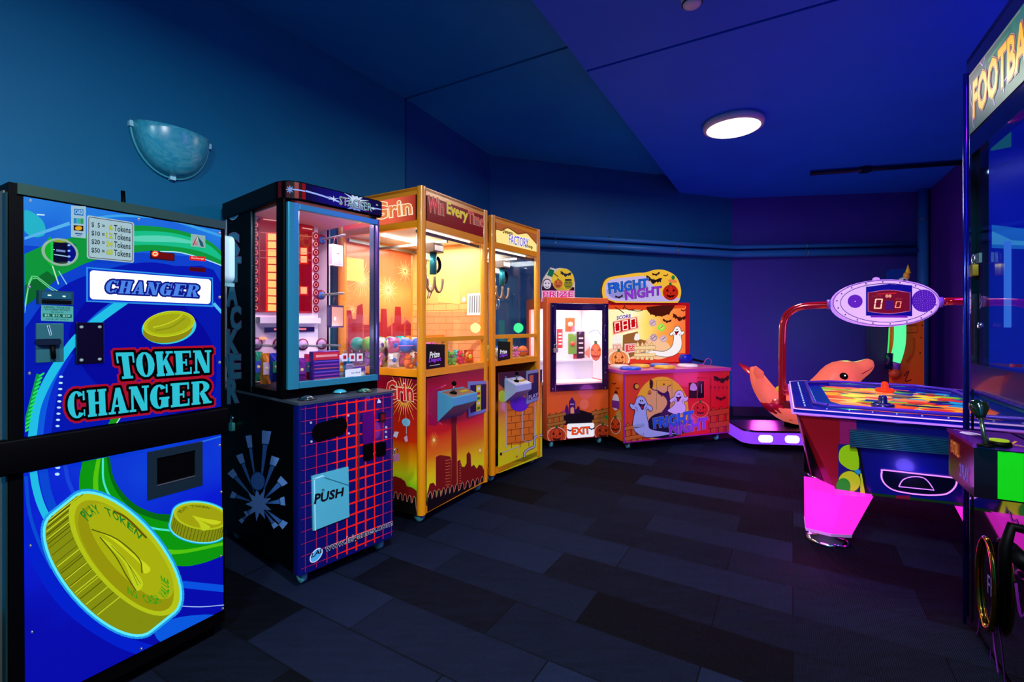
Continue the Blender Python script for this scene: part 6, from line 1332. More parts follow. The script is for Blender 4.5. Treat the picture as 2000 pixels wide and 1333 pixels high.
# ribbed scorer panel on the front and glowing goal slot
def fpt(u, v, lift=0): return fh.hit(u, v, o0, n0)+n0*-lift if False else fh.hit(u, v, o0, n0)
q = MB(); a = fpt(1659, 838); b_ = fpt(1856, 856); c_ = fpt(1856, 885); d_ = fpt(1659, 869); up = -n0 if n0.y > 0 else n0
P0 = [tuple(v) for v in (a, b_, c_, d_)]; P1 = [tuple(Vector(v)+up*.03) for v in P0]; q.prism(P0, P1, D('#0a3050', .3, 0, .5, .3)); 
for k in range(9):
    f_ = (k+.5)/9; s0 = Vector(P1[0]).lerp(Vector(P1[3]), f_); s1 = Vector(P1[1]).lerp(Vector(P1[2]), f_); q.tube([tuple(s0), tuple(s1)], .0024, D('#125878', .3), 6)
q.build('ribbed_band', t, 'dark teal ribbed band')
NEON = E('#c878ff', 1.7); q = MB(); U_ = [(1722, 921), (1722, 935), (1732, 949), (1752, 959), (1800, 966), (1838, 966), (1854, 961), (1865, 950), (1868, 938), (1862, 933), (1800, 926), (1728, 918)]
pts = [tuple(fpt(u, v)+up*.006) for u, v in sm(U_, 3, True)]; pts.append(pts[0]); q.tube(pts, .0036, NEON, 6, False)
G_ = [(1755, 950), (1763, 937), (1780, 931), (1800, 932), (1812, 940), (1824, 957)]; q.tube([tuple(fpt(u, v)+up*.006) for u, v in sm(G_, 3)]+[tuple(fpt(1755, 950)+up*.006)], .0022, NEON, 6); q.build('goal_neon', t, 'glowing purple puck return outline')
A = Art(fh, o0, tuple(n0), .003); A.poly(sm([(1764, 947), (1770, 938), (1790, 935), (1806, 941), (1815, 954)], 3), D('#020208'), 1); A.poly(sm(U_, 3, True), D('#04061c', .3), 0); A.build('puck_return', t)
gl = fh.W(.5, -.03, .42); lamp('hockey_neon_light', 'POINT', gl, .9, (.2, .12, 1), .04)
# rim
q = MB(); oc = .0
q.loft([octo(.0, .015, .70, .12), octo(-.008, .015, .712, .12), octo(-.008, .015, .733, .12), octo(.004, .015, HZ, .12), octo(.10, .06, HZ+.0, .16), octo(.105, .06, HZ-.012, .16), octo(.105, .06, HZ-.05, .16)], BLU, False, False); q.build('rim', t)
RIMN = E('#b070ff', 1.35); q = MB()
for z, r_, ii in ((.712, .0055, -.013), (.736, .003, -.006)):
    P = [(p[0], p[1], z) for p in octo(ii, .015, z, .12)]; P.append(P[0]); q.tube(P, r_, RIMN if z < .73 else E('#e4a8ff', 1.6), 6, False)
q.build('rim_neon', t, 'purple light line around the rim')
q = MB(); P = [(p[0], p[1], HZ+.012) for p in octo(.10, .06, HZ, .16)]; P.append(P[0]); q.tube(P, .010, D('#5c3cc8', .25, .2), 8, False)
q.build('inner_rail', t, 'violet inner rail')
q = MB()
for k in range(13): q.ball((.05, .12+.1*k, HZ+.001), .0045, E('#b8c8ff', 1.2), n=6, k=4)
for k in range(8): q.ball((.15+.1*k, .05, HZ+.001), .0035, E('#b8a8ff', 1.0), n=6, k=4)
q.build('rim_rivets', t)
PFZ = .712
A = Art(fh, (0, 0, PFZ), (0, 0, 1), 0, local=(Vector((1, 0, 0)), Vector((0, 1, 0)))); rnd = random.Random(11)
q8 = [(p[0], p[1]) for p in octo(.104, .06, 0, .16)]; A.clip = q8; A.slab(q8, D('#1a3cc0', .15, 0, .5, .6), .004); A.lift = .0045
pal = ['#f05818', '#f8a020', '#f0d830', '#78c828', '#209cc0', '#f07040', '#f87850', '#f8c860', '#e03828', '#101c50', '#f8b070', '#f0582c']
for k in range(150):
    x = .16+rnd.random()*.74; y = .16+rnd.random()*1.2; w_ = rnd.uniform(.04, .12); h_ = rnd.uniform(.025, .07); a = rnd.uniform(-25, 25)
    if k % 3: A.poly(ell(x, y, w_, h_, a, 10), E(rnd.choice(pal), .72, .4, .5), 1+k % 7)
    else: c, s_ = cos(radians(a)), sin(radians(a)); A.poly([(x+dx*c-dy*s_, y+dx*s_+dy*c) for dx, dy in ((-w_, -h_), (w_*.6, -h_*1.2), (w_, h_*.6), (-w_*.4, h_))], E(rnd.choice(pal), .72, .4, .5), 1+k % 7)
A.poly(R_(.1, .1, .2, 1.43), E('#1838c8', .5, .4), 9); A.poly(sm([(.2, .1), (.27, .25), (.24, .4), (.2, .5)], 4), E('#1838c8', .5, .4), 9); A.build('playfield', t, 'multicoloured playfield print')
# legs
MGN = E('#ff2ce0', .92, .35, .3)
def leg(x, y, sx, sy):
    lg = MB(); R = lambda cx_, cy_, w_, d_, z: [(cx_-w_, cy_-d_, z), (cx_+w_*.1, cy_-d_*1.25, z), (cx_+w_, cy_-d_*.8, z), (cx_+w_, cy_+d_, z), (cx_-w_, cy_+d_, z)]
    r0 = R(x, y, .105, .085, .075); r1 = R(x+.045*sx, y+.02*sy, .15, .12, .298)
    lg.loft([r0, r1], MGN, False); o = lg.build('leg', t, label='glowing magenta leg')
    b = MB(); b.lathe([(.02, .0), (.105, .0), (.108, .006), (.085, .018), (.05, .024), (.045, .058)], CHROME, (x, y, .001), 24); b.build('chrome_foot', o)
    b = MB(); b.loft([R(x, y, .104, .084, .060), R(x, y, .107, .087, .076)], D('#a898c0', .4), False); b.build('leg_cap', o)
    p = fh.W(x+.045*sx, y+.0, .18); return o
fx = .125; leg(.155, .11, 1, 1); leg(HW-.155, .11, -1, 1); leg(.215, HL-.13, .6, -1); leg(HW-.155, HL-.12, -1, -1)
for x, y in ((-.02, .1), (.1, -.1)): pass
lamp('hockey_leg_light', 'POINT', fh.W(.08, -.10, .16), 2.0, (1, .10, .85), .08); lamp('hockey_under_light', 'POINT', fh.W(-.10, .9, .30), 3.0, (.75, .12, 1), .10); lamp('hockey_wall_fill', 'POINT', fh.W(.6, HL+.25, .55), 12, (.9, .10, .8), .15)  # the last one is an unseen fill, added to wash the far walls magenta
# overhead arch and scoreboard
AR = D('#c4101c', .12, .35, .5, .8); ay = .765; q = MB()
pL = [(-.058, ay, .64), (-.06, ay, .71), (-.058, ay, 1.12), (-.05, ay, 1.22), (-.02, ay, 1.285), (.04, ay, 1.322), (.115, ay, 1.333), (.26, ay, 1.335)]
pR = [(HW-x, y, z+.008) for x, y, z in pL]
q.tube(sm(pL, 3), .024, AR, 12); q.build('arch_tube', t, 'glossy red tube'); q = MB(); q.tube(sm(pR, 3), .024, AR, 12); q.build('arch_tube', t, 'glossy red tube')
for x, s_ in ((-.058, 1), (HW+.058, -1)): MB().rbox(min(x, x+s_*.10), max(x, x+s_*.10), ay-.035, ay+.035, .62, .665, D('#7c1020', .3), .01, 3, 'y').build('arch_bracket', t)
sy = ay-.05; cL, cR_ = fh.px(1622, 592, 'y', sy), fh.px(1839, 590, 'y', sy); scx = (cL.x+cR_.x)/2; srx = (cR_.x-cL.x)/2; scz = fh.px(1740, 592, 'y', sy).z; srz = (fh.px(1745, 545, 'y', sy).z-fh.px(1745, 639, 'y', sy).z)/2
PUR = E('#c488ff', .95, .3, .3); PUD = E('#e0b4ff', .9, .3, .3)
def oval(k, y, kz=None, n=40): return [(scx+srx*k*cos(2*pi*i/n), y, scz+srz*(kz or k)*(abs(sin(2*pi*i/n))**.92)*(1 if sin(2*pi*i/n) >= 0 else -1)) for i in range(n)]
q = MB(); q.loft([oval(.9, sy+.12), oval(.99, sy+.09), oval(1, sy+.03), oval(.985, sy+.008), oval(.93, sy)], PUR); sc_ = q.build('scoreboard', t, 'glowing violet oval scoreboard')
q = MB(); q.loft([oval(.93, sy), oval(.90, sy-.004), oval(.84, sy-.004, .80), oval(.82, sy-.001, .78)], PUD, False); q.build('scoreboard_bezel', sc_)
A = Art(fh, (0, sy, 0), (0, -1, 0), .0015)
for k in (.965, .83): A.line([(1731+108*k*cos(i*pi/20), 592+47*k*.97*sin(i*pi/20)) for i in range(40)], 1.3, E('#60409c', .6), 8, True)
A.dots([(1731+97*cos(i*pi/9+.1), 592+41*sin(i*pi/9+.1)) for i in range(18)], 1.5, E('#503080', .5), 9)
A.poly(ell(1670, 589, 14.5, 13), E('#6c20d0', .8), 9); A.poly(ell(1804, 588, 24, 22), E('#5c1cc8', .8), 9)
for rr in (5, 9, 13, 17, 21): A.dots([(1806+rr*cos(i*2*pi/(rr+3)), 588+rr*.92*sin(i*2*pi/(rr+3))) for i in range(rr+3)], .55, E('#c090ff', .9), 10, 5)
A.dots([(1670, 589)], 1.2, E('#e0c0ff', 1), 10)
A.poly([(1691, 617), (1781, 618), (1781, 558), (1736, 555), (1691, 561)], E('#1008a0', .8), 11); A.poly(sm([(1695, 572), (1736, 567), (1777, 572)], 4)+sm([(1777, 608), (1736, 613), (1695, 609)], 4), E('#7c0a30', .85), 12); A.line(sm([(1695, 572), (1736, 567), (1777, 572)], 4)+sm([(1777, 608), (1736, 613), (1695, 609)], 4), 1, E('#d070b0', .9), 13, True)
A.poly([(1728, 588), (1744, 588), (1744, 606), (1728, 606)], E('#501080', .8), 13)
A.seg7('0', [(1706, 603.5), (1721, 603.5), (1724, 584), (1709, 584)], E('#ffc0a0', 1.4), 14, .17); A.seg7('0', [(1747, 602), (1758, 602), (1760.5, 589), (1749.5, 589)], E('#ff9070', 1.2), 14, .18)
A.text('00', [(1729, 581.5), (1740, 581.5), (1740.4, 576), (1729.4, 576)], E('#ffb090', 1.3), 14, .04); A.line([(1712, 575), (1750, 573)], 2, E('#e02030', .8), 14); A.text('HOME', [(1703, 581), (1722, 581), (1722, 577), (1703, 577)], E('#a03050', .8), 14); A.text('AWAY', [(1748, 586), (1762, 586), (1762, 583), (1748, 583)], E('#c04040', .8), 14); A.line([(1700, 618.5), (1772, 619)], 4, E('#8028c8', .8), 12)
A.build('score_display', sc_, 'red digits reading 0 and 0')
for x in (cL.x-.004, cR_.x+.004): MB().cyl((x-.012, sy+.05, scz), (x+.012, sy+.05, scz), .032, D('#8c60d0', .3), 16).build('collar', t)
MB().lathe([(.02, 0), (.018, .012), (.006, .018)], PUR, (scx-.03, sy+.05, scz+srz), 12).build('top_cap', t)
lamp('scoreboard_light', 'POINT', fh.W(scx, sy-.12, scz-.22), 2.2, (.55, .25, 1), .08)
# mallets
for u, v, c_, nm in ((1724, 797, '#0c1464', 'dark blue mallet on the near end of the air hockey playfield'), (1728, 766, '#ff4820', 'bright orange-red mallet on the far end of the air hockey playfield')):
    p = fh.hit(u, v, (0, 0, PFZ+.008), (0, 0, 1)); o = thing('air_hockey_mallet', nm, 'mallet', loc=fh.W(p.x, p.y, PFZ+.0085), rz=fh.a)
    m_ = D(c_, .25, 0, .5, .4) if c_ != '#ff4820' else E('#ff3c18', .55, .3, .8); q = MB(); q.lathe([(.052, 0), (.056, .006), (.055, .020), (.046, .026), (.03, .022)], m_, n=24); q.build('mallet_base', o)
    q = MB(); q.lathe([(.03, .018), (.022, .030), (.021, .055), (.019, .066), (.010, .073), (.001, .074)], m_, n=20); q.build('mallet_knob', o)
# ================================================================ dolphin ride
fdp = Frame(2.38, 4.72, radians(-6)); t = thing('dolphin_ride', 'pink dolphin kiddie ride on a glowing purple platform behind the air hockey table', 'kiddie ride', fr=fdp)
PK = E('#f8745c', .5, .35, .7); PKL = D('#f8b8a0', .3); DRD = D('#c01028', .3, 0, .5, .4)
def dp(u, v, y=.0): return tuple(fdp.px(u, v, 'y', y))
spine = [(1470, 718, .02, .05), (1477, 733, .06, .07), (1487, 753, .085, .09), (1502, 774, .10, .11), (1526, 792, .13, .15), (1560, 798, .17, .19), (1596, 785, .185, .21), (1624, 760, .18, .20), (1643, 738, .172, .175), (1660, 729, .135, .13), (1674, 724, .095, .09), (1688, 717, .075, .07), (1699, 709, .05, .045), (1704, 706, .012, .012)]
q = MB(); C_ = [Vector(dp(u, v)) for u, v, _, _ in spine]; rings = []
cs = sm([tuple(c) for c in C_], 3); rs = sm([(a, b, 0) for _, _, a, b in spine], 3)
for i, c in enumerate(cs):
    c = Vector(c); tn = (Vector(cs[min(i+1, len(cs)-1)])-Vector(cs[max(i-1, 0)])).normalized(); sd = Vector((0, 1, 0)); up_ = tn.cross(sd); up_ = up_ if up_.z > 0 or abs(up_.z) < .3 else -up_
    rings.append([tuple(c+sd*(rs[i][1]*cos(2*pi*k/16))+tn.cross(sd)*(rs[i][0]*sin(2*pi*k/16))) for k in range(16)])
q.loft(rings, PK); q.build('body', t)
tl = Vector(dp(1476, 728))
for s_ in (-1, 1):
    q = MB(); base = Vector(dp(1484, 745)); q.loft([[tuple(base+Vector((.03*cos(a), s_*.02, .02*sin(a)))) for a in [2*pi*k/10 for k in range(10)]], [tuple(base+Vector((-.06+.05*cos(a), s_*.12, .10+.02*sin(a)))) for a in [2*pi*k/10 for k in range(10)]], [tuple(base+Vector((-.12+.015*cos(a), s_*.2, .16+.008*sin(a)))) for a in [2*pi*k/10 for k in range(10)]]], PK if s_ < 0 else DRD); q.build('tail_fluke', t)
e = Vector(dp(1649, 736, -.165)); q = MB(); q.ball(tuple(e+Vector((0, .01, 0))), .036, BLACK, n=16, k=10); q.ball(tuple(e+Vector((-.006, -.022, .012))), .008, E('#ffffff', .9), n=8, k=5); q.build('eye', t)
q = MB(); c = Vector(dp(1690, 719)); q.tube([tuple(c+Vector((.03, -.052, .008))), tuple(c+Vector((-.02, -.07, -.02))), tuple(c+Vector((-.09, -.10, -.05)))], .005, D('#a02838'), 6); q.build('mouth', t)
q = MB(); s0 = Vector(dp(1560, 790)); q.loft([[tuple(s0+Vector((.02+.20*k*cos(a)*1.0, .14*k*sin(a), .05+.16*h))) for a in [2*pi*j/16 for j in range(16)]] for k, h in ((1.0, .35), (1.05, .7), (.8, .9))], DRD); q.build('saddle', t)
q = MB(); s1 = Vector(dp(1514, 790)); q.loft([[tuple(s1+Vector((dx+rr*cos(a), .14*sin(a), dz+rr*.45*sin(a*0+1)))) for a in [2*pi*j/14 for j in range(14)]] for dx, dz, rr in ((-.01, .03, .10), (.03, -.06, .17), (.12, -.14, .20), (.2, -.20, .16))], DRD); q.build('belly_shell', t, label='dark red shell under the body')
q = MB(); s2 = Vector(dp(1508, 764)); q.ball(tuple(s2+Vector((.05, -.05, 0))), .05, D('#c8c828', .4), (1, .6, 1.2)); q.build('seat_pad', t)
q = MB(); b0 = fdp.px(1560, 830, 'y', 0); q.cyl((b0.x-.06, .02, .17), (b0.x-.06, .02, .35), .07, BLACK, 16); q.build('pedestal', t)
pa = fdp.px(1452, 838, 'y', -.22).x; pb = pa+1.35
q = MB(); VG = E('#8c40f8', .9, .3, .3); q.rbox(pa, pb, -.24, .30, .055, .165, VG, .12, 8, 'z'); q.build('platform_skirt', t, label='glowing violet platform edge')
q = MB(); q.rbox(pa+.012, pb-.012, -.228, .288, .165, .185, D('#14081c', .3), .11, 8, 'z'); q.rbox(pa+.04, pb-.04, -.2, .26, .0, .055, BLACK, .1, 8, 'z'); q.build('platform_top', t)
q = MB()
for k in range(5): x = pa+.13+.24*k; q.rbox(x, x+.13, -.246, -.236, .075, .145, E('#ffe8ff', 2.0), .03, 5, 'y')
q.build('platform_lamp', t); P = [(pa+.08, -.245, .17), (pa+.0, -.12, .17), (pa, .1, .17)]
lamp('ride_light', 'POINT', fdp.W(pa-.12, -.30, .16), 2.4, (.35, .12, 1), .08); lamp('ride_wall_fill', 'POINT', fdp.W(pa+.5, .55, .35), 18, (.95, .06, .8), .12)  # second lamp is an unseen fill, added to tint the wall behind magenta
# ================================================================ tall orange game with a green glowing tube, far corner
fg = Frame(4.02, 5.22, radians(-14)); t = thing('strength_tester', 'tall orange game with glowing green curved tube in the far right corner', 'arcade machine', fr=fg)
g1 = fg.px(1805, 700, 'y', 0).x; g0_ = fg.px(1742, 700, 'y', 0).x; OB = D('#d85810', .4)
q = MB(); q.rbox(g0_, g1, 0, .06, .45, 1.60, OB, .03, 4, 'y'); q.box(0, g1-.02, -.10, .30, .0, .45, D('#8c3010', .4)); q.box(.02, g1-.04, .06, .2, .45, 1.5, D('#241048', .5)); q.build('cabinet', t)
ga, gb = fg.px(1700, 690, 'y', .08).x, fg.px(1744, 690, 'y', .08).x; q = MB(); q.box(ga, gb, .08, .10, .55, 1.38, ramp_mat('green_wall_glow', [(0, '#041c20'), (.4, '#065c30'), (.75, '#0a9c3c'), (1, '#10c850')], 'X', ga, gb, emit=.8)); q.build('green_glow_panel', t, label='added panel carrying the green tube glow')  # green glow on the wall, put into an added emissive panel
q = MB(); TB = E('#5cf8a0', 1.05); pts = [fg.px(u, v, 'y', -.06) for u, v in ((1757, 620), (1758, 645), (1757, 670), (1753, 690), (1747, 708))]; q.tube([tuple(p) for p in sm([tuple(p) for p in pts], 3)], .052, TB, 14); q.build('light_tube', t, label='glowing green tube')
q = MB(); pts = [fg.px(u, v, 'y', -.10) for u, v in ((1737, 640), (1736, 665), (1734, 690))]; q.tube([tuple(p) for p in pts], .006, E('#40f070', 1.), 6); pts = [fg.px(u, v, 'y', -.08) for u, v in ((1737, 690), (1735, 722))]; q.tube([tuple(p) for p in pts], .035, D('#0a1430', .3), 10); q.build('side_post', t)
q = MB(); p = fg.px(1748, 712, 'y', -.06); q.lathe([(.05, .04), (.045, -.04), (.03, -.08)], D('#7040a8', .3), tuple(p), 14); p = fg.px(1748, 730, 'y', -.08); q.ball(tuple(p), .06, D('#b04818', .3), (1, .8, .9)); q.build('tube_base', t)
A = Art(fg, (0, 0, 0), (0, -1, 0), .001)
for r_ in (10, 7): A.line([(1775-r_, 641-r_*.6), (1791, 641-r_*.6), (1791, 650), (1775-r_, 651)], 1.2, D('#7c2c08'), 1, True)
A.dots([(1801, 636), (1799, 660), (1797, 690)], 1.6, D('#401004'), 2); A.line(sm([(1765, 735), (1775, 725), (1768, 745), (1780, 742)], 3), 2, D('#601808'), 2); A.line(sm([(1785, 660), (1784, 690), (1770, 708)], 3), 5, D('#b84408'), 1)
A.line([(1765, 668), (1769, 668)], 2, D('#083018'), 3); A.build('panel_print', t)
q = MB(); z1_ = 1.60; q.rbox(.16, .34, .01, .05, 1.58, 1.82, D('#0c3890', .35), .03, 4, 'y'); q.build('topper_board', t)
q = MB(); p = fg.px(1764, 540, 'y', -.02); q.ball((p.x, -.02, p.z-.06), .05, WHITE, (1, .7, 1)); q.ball((p.x+.03, -.02, p.z+.0), .04, D('#f0b040', .4), (.8, .7, 1.2)); q.lathe([(.03, 0), (.012, .06), (.002, .1)], D('#f0c828', .4), (p.x+.045, -.02, p.z+.03), 10); q.ball((p.x-.005, -.055, p.z-.05), .014, BLACK); q.build('topper_figure', t, label='small yellow and white figure on top')
lamp('tester_light', 'POINT', fg.W(-.22, -.02, 1.15), 4.2, (.05, 1, .25), .08)
# ================================================================ football machine, right edge of the picture
ff = Frame(1.822, 1.873, atan2(-.867, -.4985)); FW, FD, FH = .78, .62, 2.26
t = thing('football_crane_game', 'tall black football crane game at the right edge with lit yellow lettering', 'claw machine', fr=ff); tf = t
GB = bpy.data.materials.new('gloss_black_laminate'); GB.use_nodes = True; b_ = GB.node_tree.nodes['Principled BSDF']; b_.inputs['Base Color'].default_value = (.001, .001, .0015, 1); b_.inputs['Roughness'].default_value = .04; b_.inputs['Specular IOR Level'].default_value = 1.0; b_.inputs['Coat Weight'].default_value = 1; b_.inputs['Coat Roughness'].default_value = .03
mz1, mz0 = 2.18, 1.945; wz0 = 1.05
q = MB()
q.box(0, .05, 0, .05, .04, FH, GB); q.box(FW-.05, FW, 0, .05, .04, FH, GB); q.box(0, .05, FD-.05, FD, .04, FH, GB); q.box(FW-.05, FW, FD-.05, FD, .04, FH, GB)
q.box(.05, FW-.05, .0, .04, mz1, FH, GB); q.box(.05, FW-.05, .0, .04, mz0-.08, mz0, GB); q.box(.05, FW-.05, .0, .05, wz0-.10, wz0, D('#14061c', .15, 0, .5, .5)); q.box(0, FW, 0, FD, FH-.02, FH, GB); q.build('frame', t)
q = MB(); q.box(.0, FW, .004, .03, .04, wz0-.10, GB); q.box(0, .02, .03, FD, .04, wz0-.1, BLACK); q.box(FW-.02, FW, .03, FD, .04, FH-.02, BLACK); q.build('lower_cabinet', t)
q = MB(); q.box(.03, FW-.03, .03, FD-.03, 0, .04, BLACK); q.build('plinth', t)
q = MB(); q.tube([(-.006, -.004, .0), (-.006, -.004, FH-.05)], .006, D('#2838c0', .15, .9), 8); q.build('edge_strip', t, label='blue reflecting metal edge strip')  # blue reflection on the chrome is put into the metal colour
MB().box(.05, FW-.05, .012, .017, wz0, mz0-.08, glass()).build('front_glass', t)
MB().box(.006, .011, .05, FD-.05, wz0, FH-.1, glass()).build('left_glass', t)
q = MB(); q.box(.05, FW-.05, FD-.03, FD-.02, wz0, mz0, E('#0818b8', .5, .3, .6)); q.box(.20, .26, FD-.05, FD-.031, wz0, 1.50, E('#3c70f8', .8)); q.box(.05, FW-.05, .05, FD-.03, wz0-.04, wz0-.01, D('#2018a0', .4)); q.build('interior', t)
q = MB()
for k in range(9): q.box(.05, FW-.05, FD-.036, FD-.0305, 1.46+.012*k, 1.464+.012*k, E('#2c68e8', .7))
q.box(.05, .18, FD-.036, FD-.0305, 1.60, 1.70, E('#1c7088', .6)); q.build('interior_stripes', t)
A = Art(ff, (.014, 0, 0), (1, 0, 0), 0, local=(Vector((0, 1, 0)), Vector((0, 0, 1)))); A.slab(R_(.05, wz0, FD-.05, FH-.12), E('#0712a8', .6, .3, .4), .004); A.lift = .005; A.local = None
A.poly([(1936, 440), (2060, 455), (2060, 490), (1936, 485)], E('#1c6ce0', .8), 1); A.poly([(1936, 452), (1975, 470), (2060, 476), (2060, 482), (1936, 478)], E('#3c9cf0', .8), 2); A.poly([(1959, 472), (1974, 472), (1974, 640), (1959, 640)], E('#3c7cf8', .9), 3); A.poly([(1934, 260), (1974, 252), (1974, 288), (1934, 296)], E('#1c6c84', .6), 1)
A.build('far_side_panel', t, 'blue lit side panel with a paler pillar')
# sign
A = Art(ff, (0, 0, 0), (0, -1, 0), .001, local=(Vector((1, 0, 0)), Vector((0, 0, 1)))); A.slab(R_(.045, mz0, FW-.04, mz1), D('#0c2c34', .5, 0, .2), .003); A.lift = .0045
A.poly(R_(.045, mz0, FW-.04, mz1), ramp_mat('football_sign_print', [(0, '#082c44'), (.4, '#04606c'), (.6, '#088070'), (1, '#48289c')], 'X', 0, .8, emit=.75, noise=.7, nscale=9), 0)
ltn = E('#c890e8', .9); rnd = random.Random(2)
def bolt(P, w_, m, L): A.line(P, w_, m, L, w2=w_*.4)
for P in ([(.06, 2.14), (.075, 2.10), (.068, 2.07), (.09, 2.03), (.085, 1.99), (.10, 1.955)], [(.17, 2.17), (.19, 2.15), (.21, 2.17), (.22, 2.12)], [(.30, 1.96), (.29, 1.99), (.31, 2.0)], [(.38, 1.97), (.37, 2.0), (.40, 2.01), (.43, 2.0), (.46, 2.02), (.5, 2.03), (.54, 2.05)]): bolt(sm(P, 2), .006, ltn, 2)
A.line([(.24, 2.14), (.42, 2.15)], .012, E('#3ca868', .6), 1, w2=.004); A.line([(.05, 2.172), (.5, 2.172)], .003, E('#c08890', .8), 2)
q_ = [(.10, 1.995), (.66, 1.995), (.66, 2.125), (.10, 2.125)]; A.text('FOOTBALL', q_, E('#f090a0', .9), 4, .10); A.text('FOOTBALL', q_, E('#604808', .6), 5, .08); A.text('FOOTBALL', q_, E('#ffb400', 1.), 6, .05)
A.build('sign', t, 'backlit sign reading FOOTBALL')
# lightning print on the black lower front
A = Art(ff, (0, .004, 0), (0, -1, 0), .0006); pb_ = D('#8c2cc0', .2); pd = D('#4c1870', .3)
for P, w_ in (([(1972, 1000), (1978, 1020), (1985, 1015), (1990, 1030), (1996, 1024)], 3), ([(1914, 1195), (1912, 1225), (1908, 1240)], 2.4), ([(1940, 1225), (1942, 1260), (1948, 1300), (1952, 1333)], 3), ([(1950, 1225), (1956, 1262), (1960, 1300), (1964, 1340)], 2.4), ([(1985, 1140), (1990, 1180), (1996, 1205), (2010, 1190)], 6), ([(1936, 1290), (1935, 1270)], 2)): A.line(sm(P, 2), w_, pb_ if w_ > 2.5 else pd, 1)
A.build('lightning_print', t)
# ring
rc = ff.px(1931, 1130, 'y', -.01); q = MB(); rc.z = .285; q.tube([(rc.x+.080*cos(i*pi/20), -.016, rc.z+.158*sin(i*pi/20)) for i in range(41)], .009, D('#b08030', .15, 1), 8, False); q.prism([(rc.x+.07*cos(i*pi/20), -.002, rc.z+.155*sin(i*pi/20)) for i in range(40)], [(rc.x+.07*cos(i*pi/20), -.012, rc.z+.155*sin(i*pi/20)) for i in range(40)], GB); o = q.build('speaker_ring', t, label='gold ringed round black plate')
A = Art(ff, (0, -.0125, 0), (0, -1, 0)); A.text('FR', [(rc.x-.0, rc.z-.03), (rc.x+.05, rc.z-.03), (rc.x+.05, rc.z+.04), (rc.x, rc.z+.04)], D('#8898e0'), 1, .01) if False else None
A.local = (Vector((1, 0, 0)), Vector((0, 0, 1))); A.text('FR', [(rc.x+.0, rc.z-.03), (rc.x+.06, rc.z-.03), (rc.x+.06, rc.z+.035), (rc.x, rc.z+.035)], D('#8c98e8'), 1, .0); A.build('ring_lettering', o)
# dark handle at the far right
hc = ff.px(1985, 1085, 'y', -.06); q = MB(); q.tube([(hc.x, 0, hc.z+.07), (hc.x, -.07, hc.z+.08), (hc.x+.02, -.09, hc.z+.02), (hc.x+.02, -.09, hc.z-.10)], .014, BLACK, 10); q.cyl((hc.x-.05, -.06, hc.z), (hc.x+.06, -.06, hc.z), .022, BLACK, 12); q.build('prize_door_handle', t)
# control box
bx0, bx1, bp = .41, .65, .15; bz0, bz1 = .69, .837
q = MB(); q.box(bx0, bx1, -bp, .004, bz0, bz1, D('#0a040c', .15, 0, .5, .4)); q.box(bx0-.004, bx1+.004, -bp-.004, .0, bz1, bz1+.010, D('#5c1888', .12, 0, .5, .6)); cb = q.build('control_box', t)
MB().box(bx1+.0005, bx1+.003, -bp+.05, .002, bz0+.005, bz1-.004, D('#10c010', .3)).build('green_end_panel', cb)
A = Art(ff, (0, -bp, 0), (0, -1, 0), .0015, local=(Vector((1, 0, 0)), Vector((0, 0, 1))))
A.text('FOOTBALL', [(bx0+.03, bz0+.085), (bx0+.11, bz0+.085), (bx0+.11, bz0+.125), (bx0+.03, bz0+.125)], E('#e87830', .6), 1, .05); A.text('2 PLAY', [(bx0+.12, bz0+.03), (bx0+.20, bz0+.03), (bx0+.20, bz0+.07), (bx0+.12, bz0+.07)], E('#7058d8', .6), 1, .04)
A.poly(R_(bx0+.02, bz0+.02, bx0+.022, bz1-.01), D('#502070'), 1); A.build('box_print', cb)
zt2 = bz1+.010; A = Art(ff, (0, 0, zt2), (0, 0, 1), .0008, local=(Vector((1, 0, 0)), Vector((0, 1, 0))))
A.poly(sm([(bx0+.04, -.12), (bx0+.07, -.14), (bx0+.10, -.12), (bx0+.08, -.09), (bx0+.05, -.10)], 3, True), D('#d8b8e8', .3), 1); A.line([(bx0+.01, -.14), (bx1-.02, -.03)], .004, D('#b060d0'), 1); A.line([(bx0+.14, -.03), (bx0+.2, -.06), (bx0+.23, -.02)], .006, D('#d88830'), 1); A.build('deck_print', cb)
jb_ = ff.hit(1926, 872, (0, 0, zt2), (0, 0, 1)); jt_ = ff.hit(1912, 798, (0, jb_.y, 0), (0, 1, 0)); q = MB(); q.lathe([(.02, 0), (.02, .004), (.008, .007)], BLACK, (jb_.x, jb_.y, zt2), 14); q.tube([(jb_.x, jb_.y, zt2), tuple(jt_)], .0055, D('#58705c', .2, .9), 8); q.build('joystick_shaft', t)
q = MB(); d_ = (Vector(jt_)-Vector((jb_.x, jb_.y, zt2))).normalized(); c_ = Vector(jt_); q.tube([tuple(c_+d_*h) for h in (-.032, -.022, .0, .016, .024, .027)], [.010, .013, .023, .022, .014, .004], D('#06180e', .12, 0, .5, .8), 16); q.build('joystick_knob', t)
jb2 = ff.hit(1946, 868, (0, 0, zt2), (0, 0, 1)); q = MB(); q.lathe([(.027, 0), (.027, .010), (.022, .014)], BLACK, (jb2.x+.02, jb2.y, zt2), 20); q.lathe([(.021, .013), (.021, .018), (.001, .020)], E('#a8c828', .8), (jb2.x+.02, jb2.y, zt2), 20); q.build('drop_button', t, label='glowing yellow-green button')
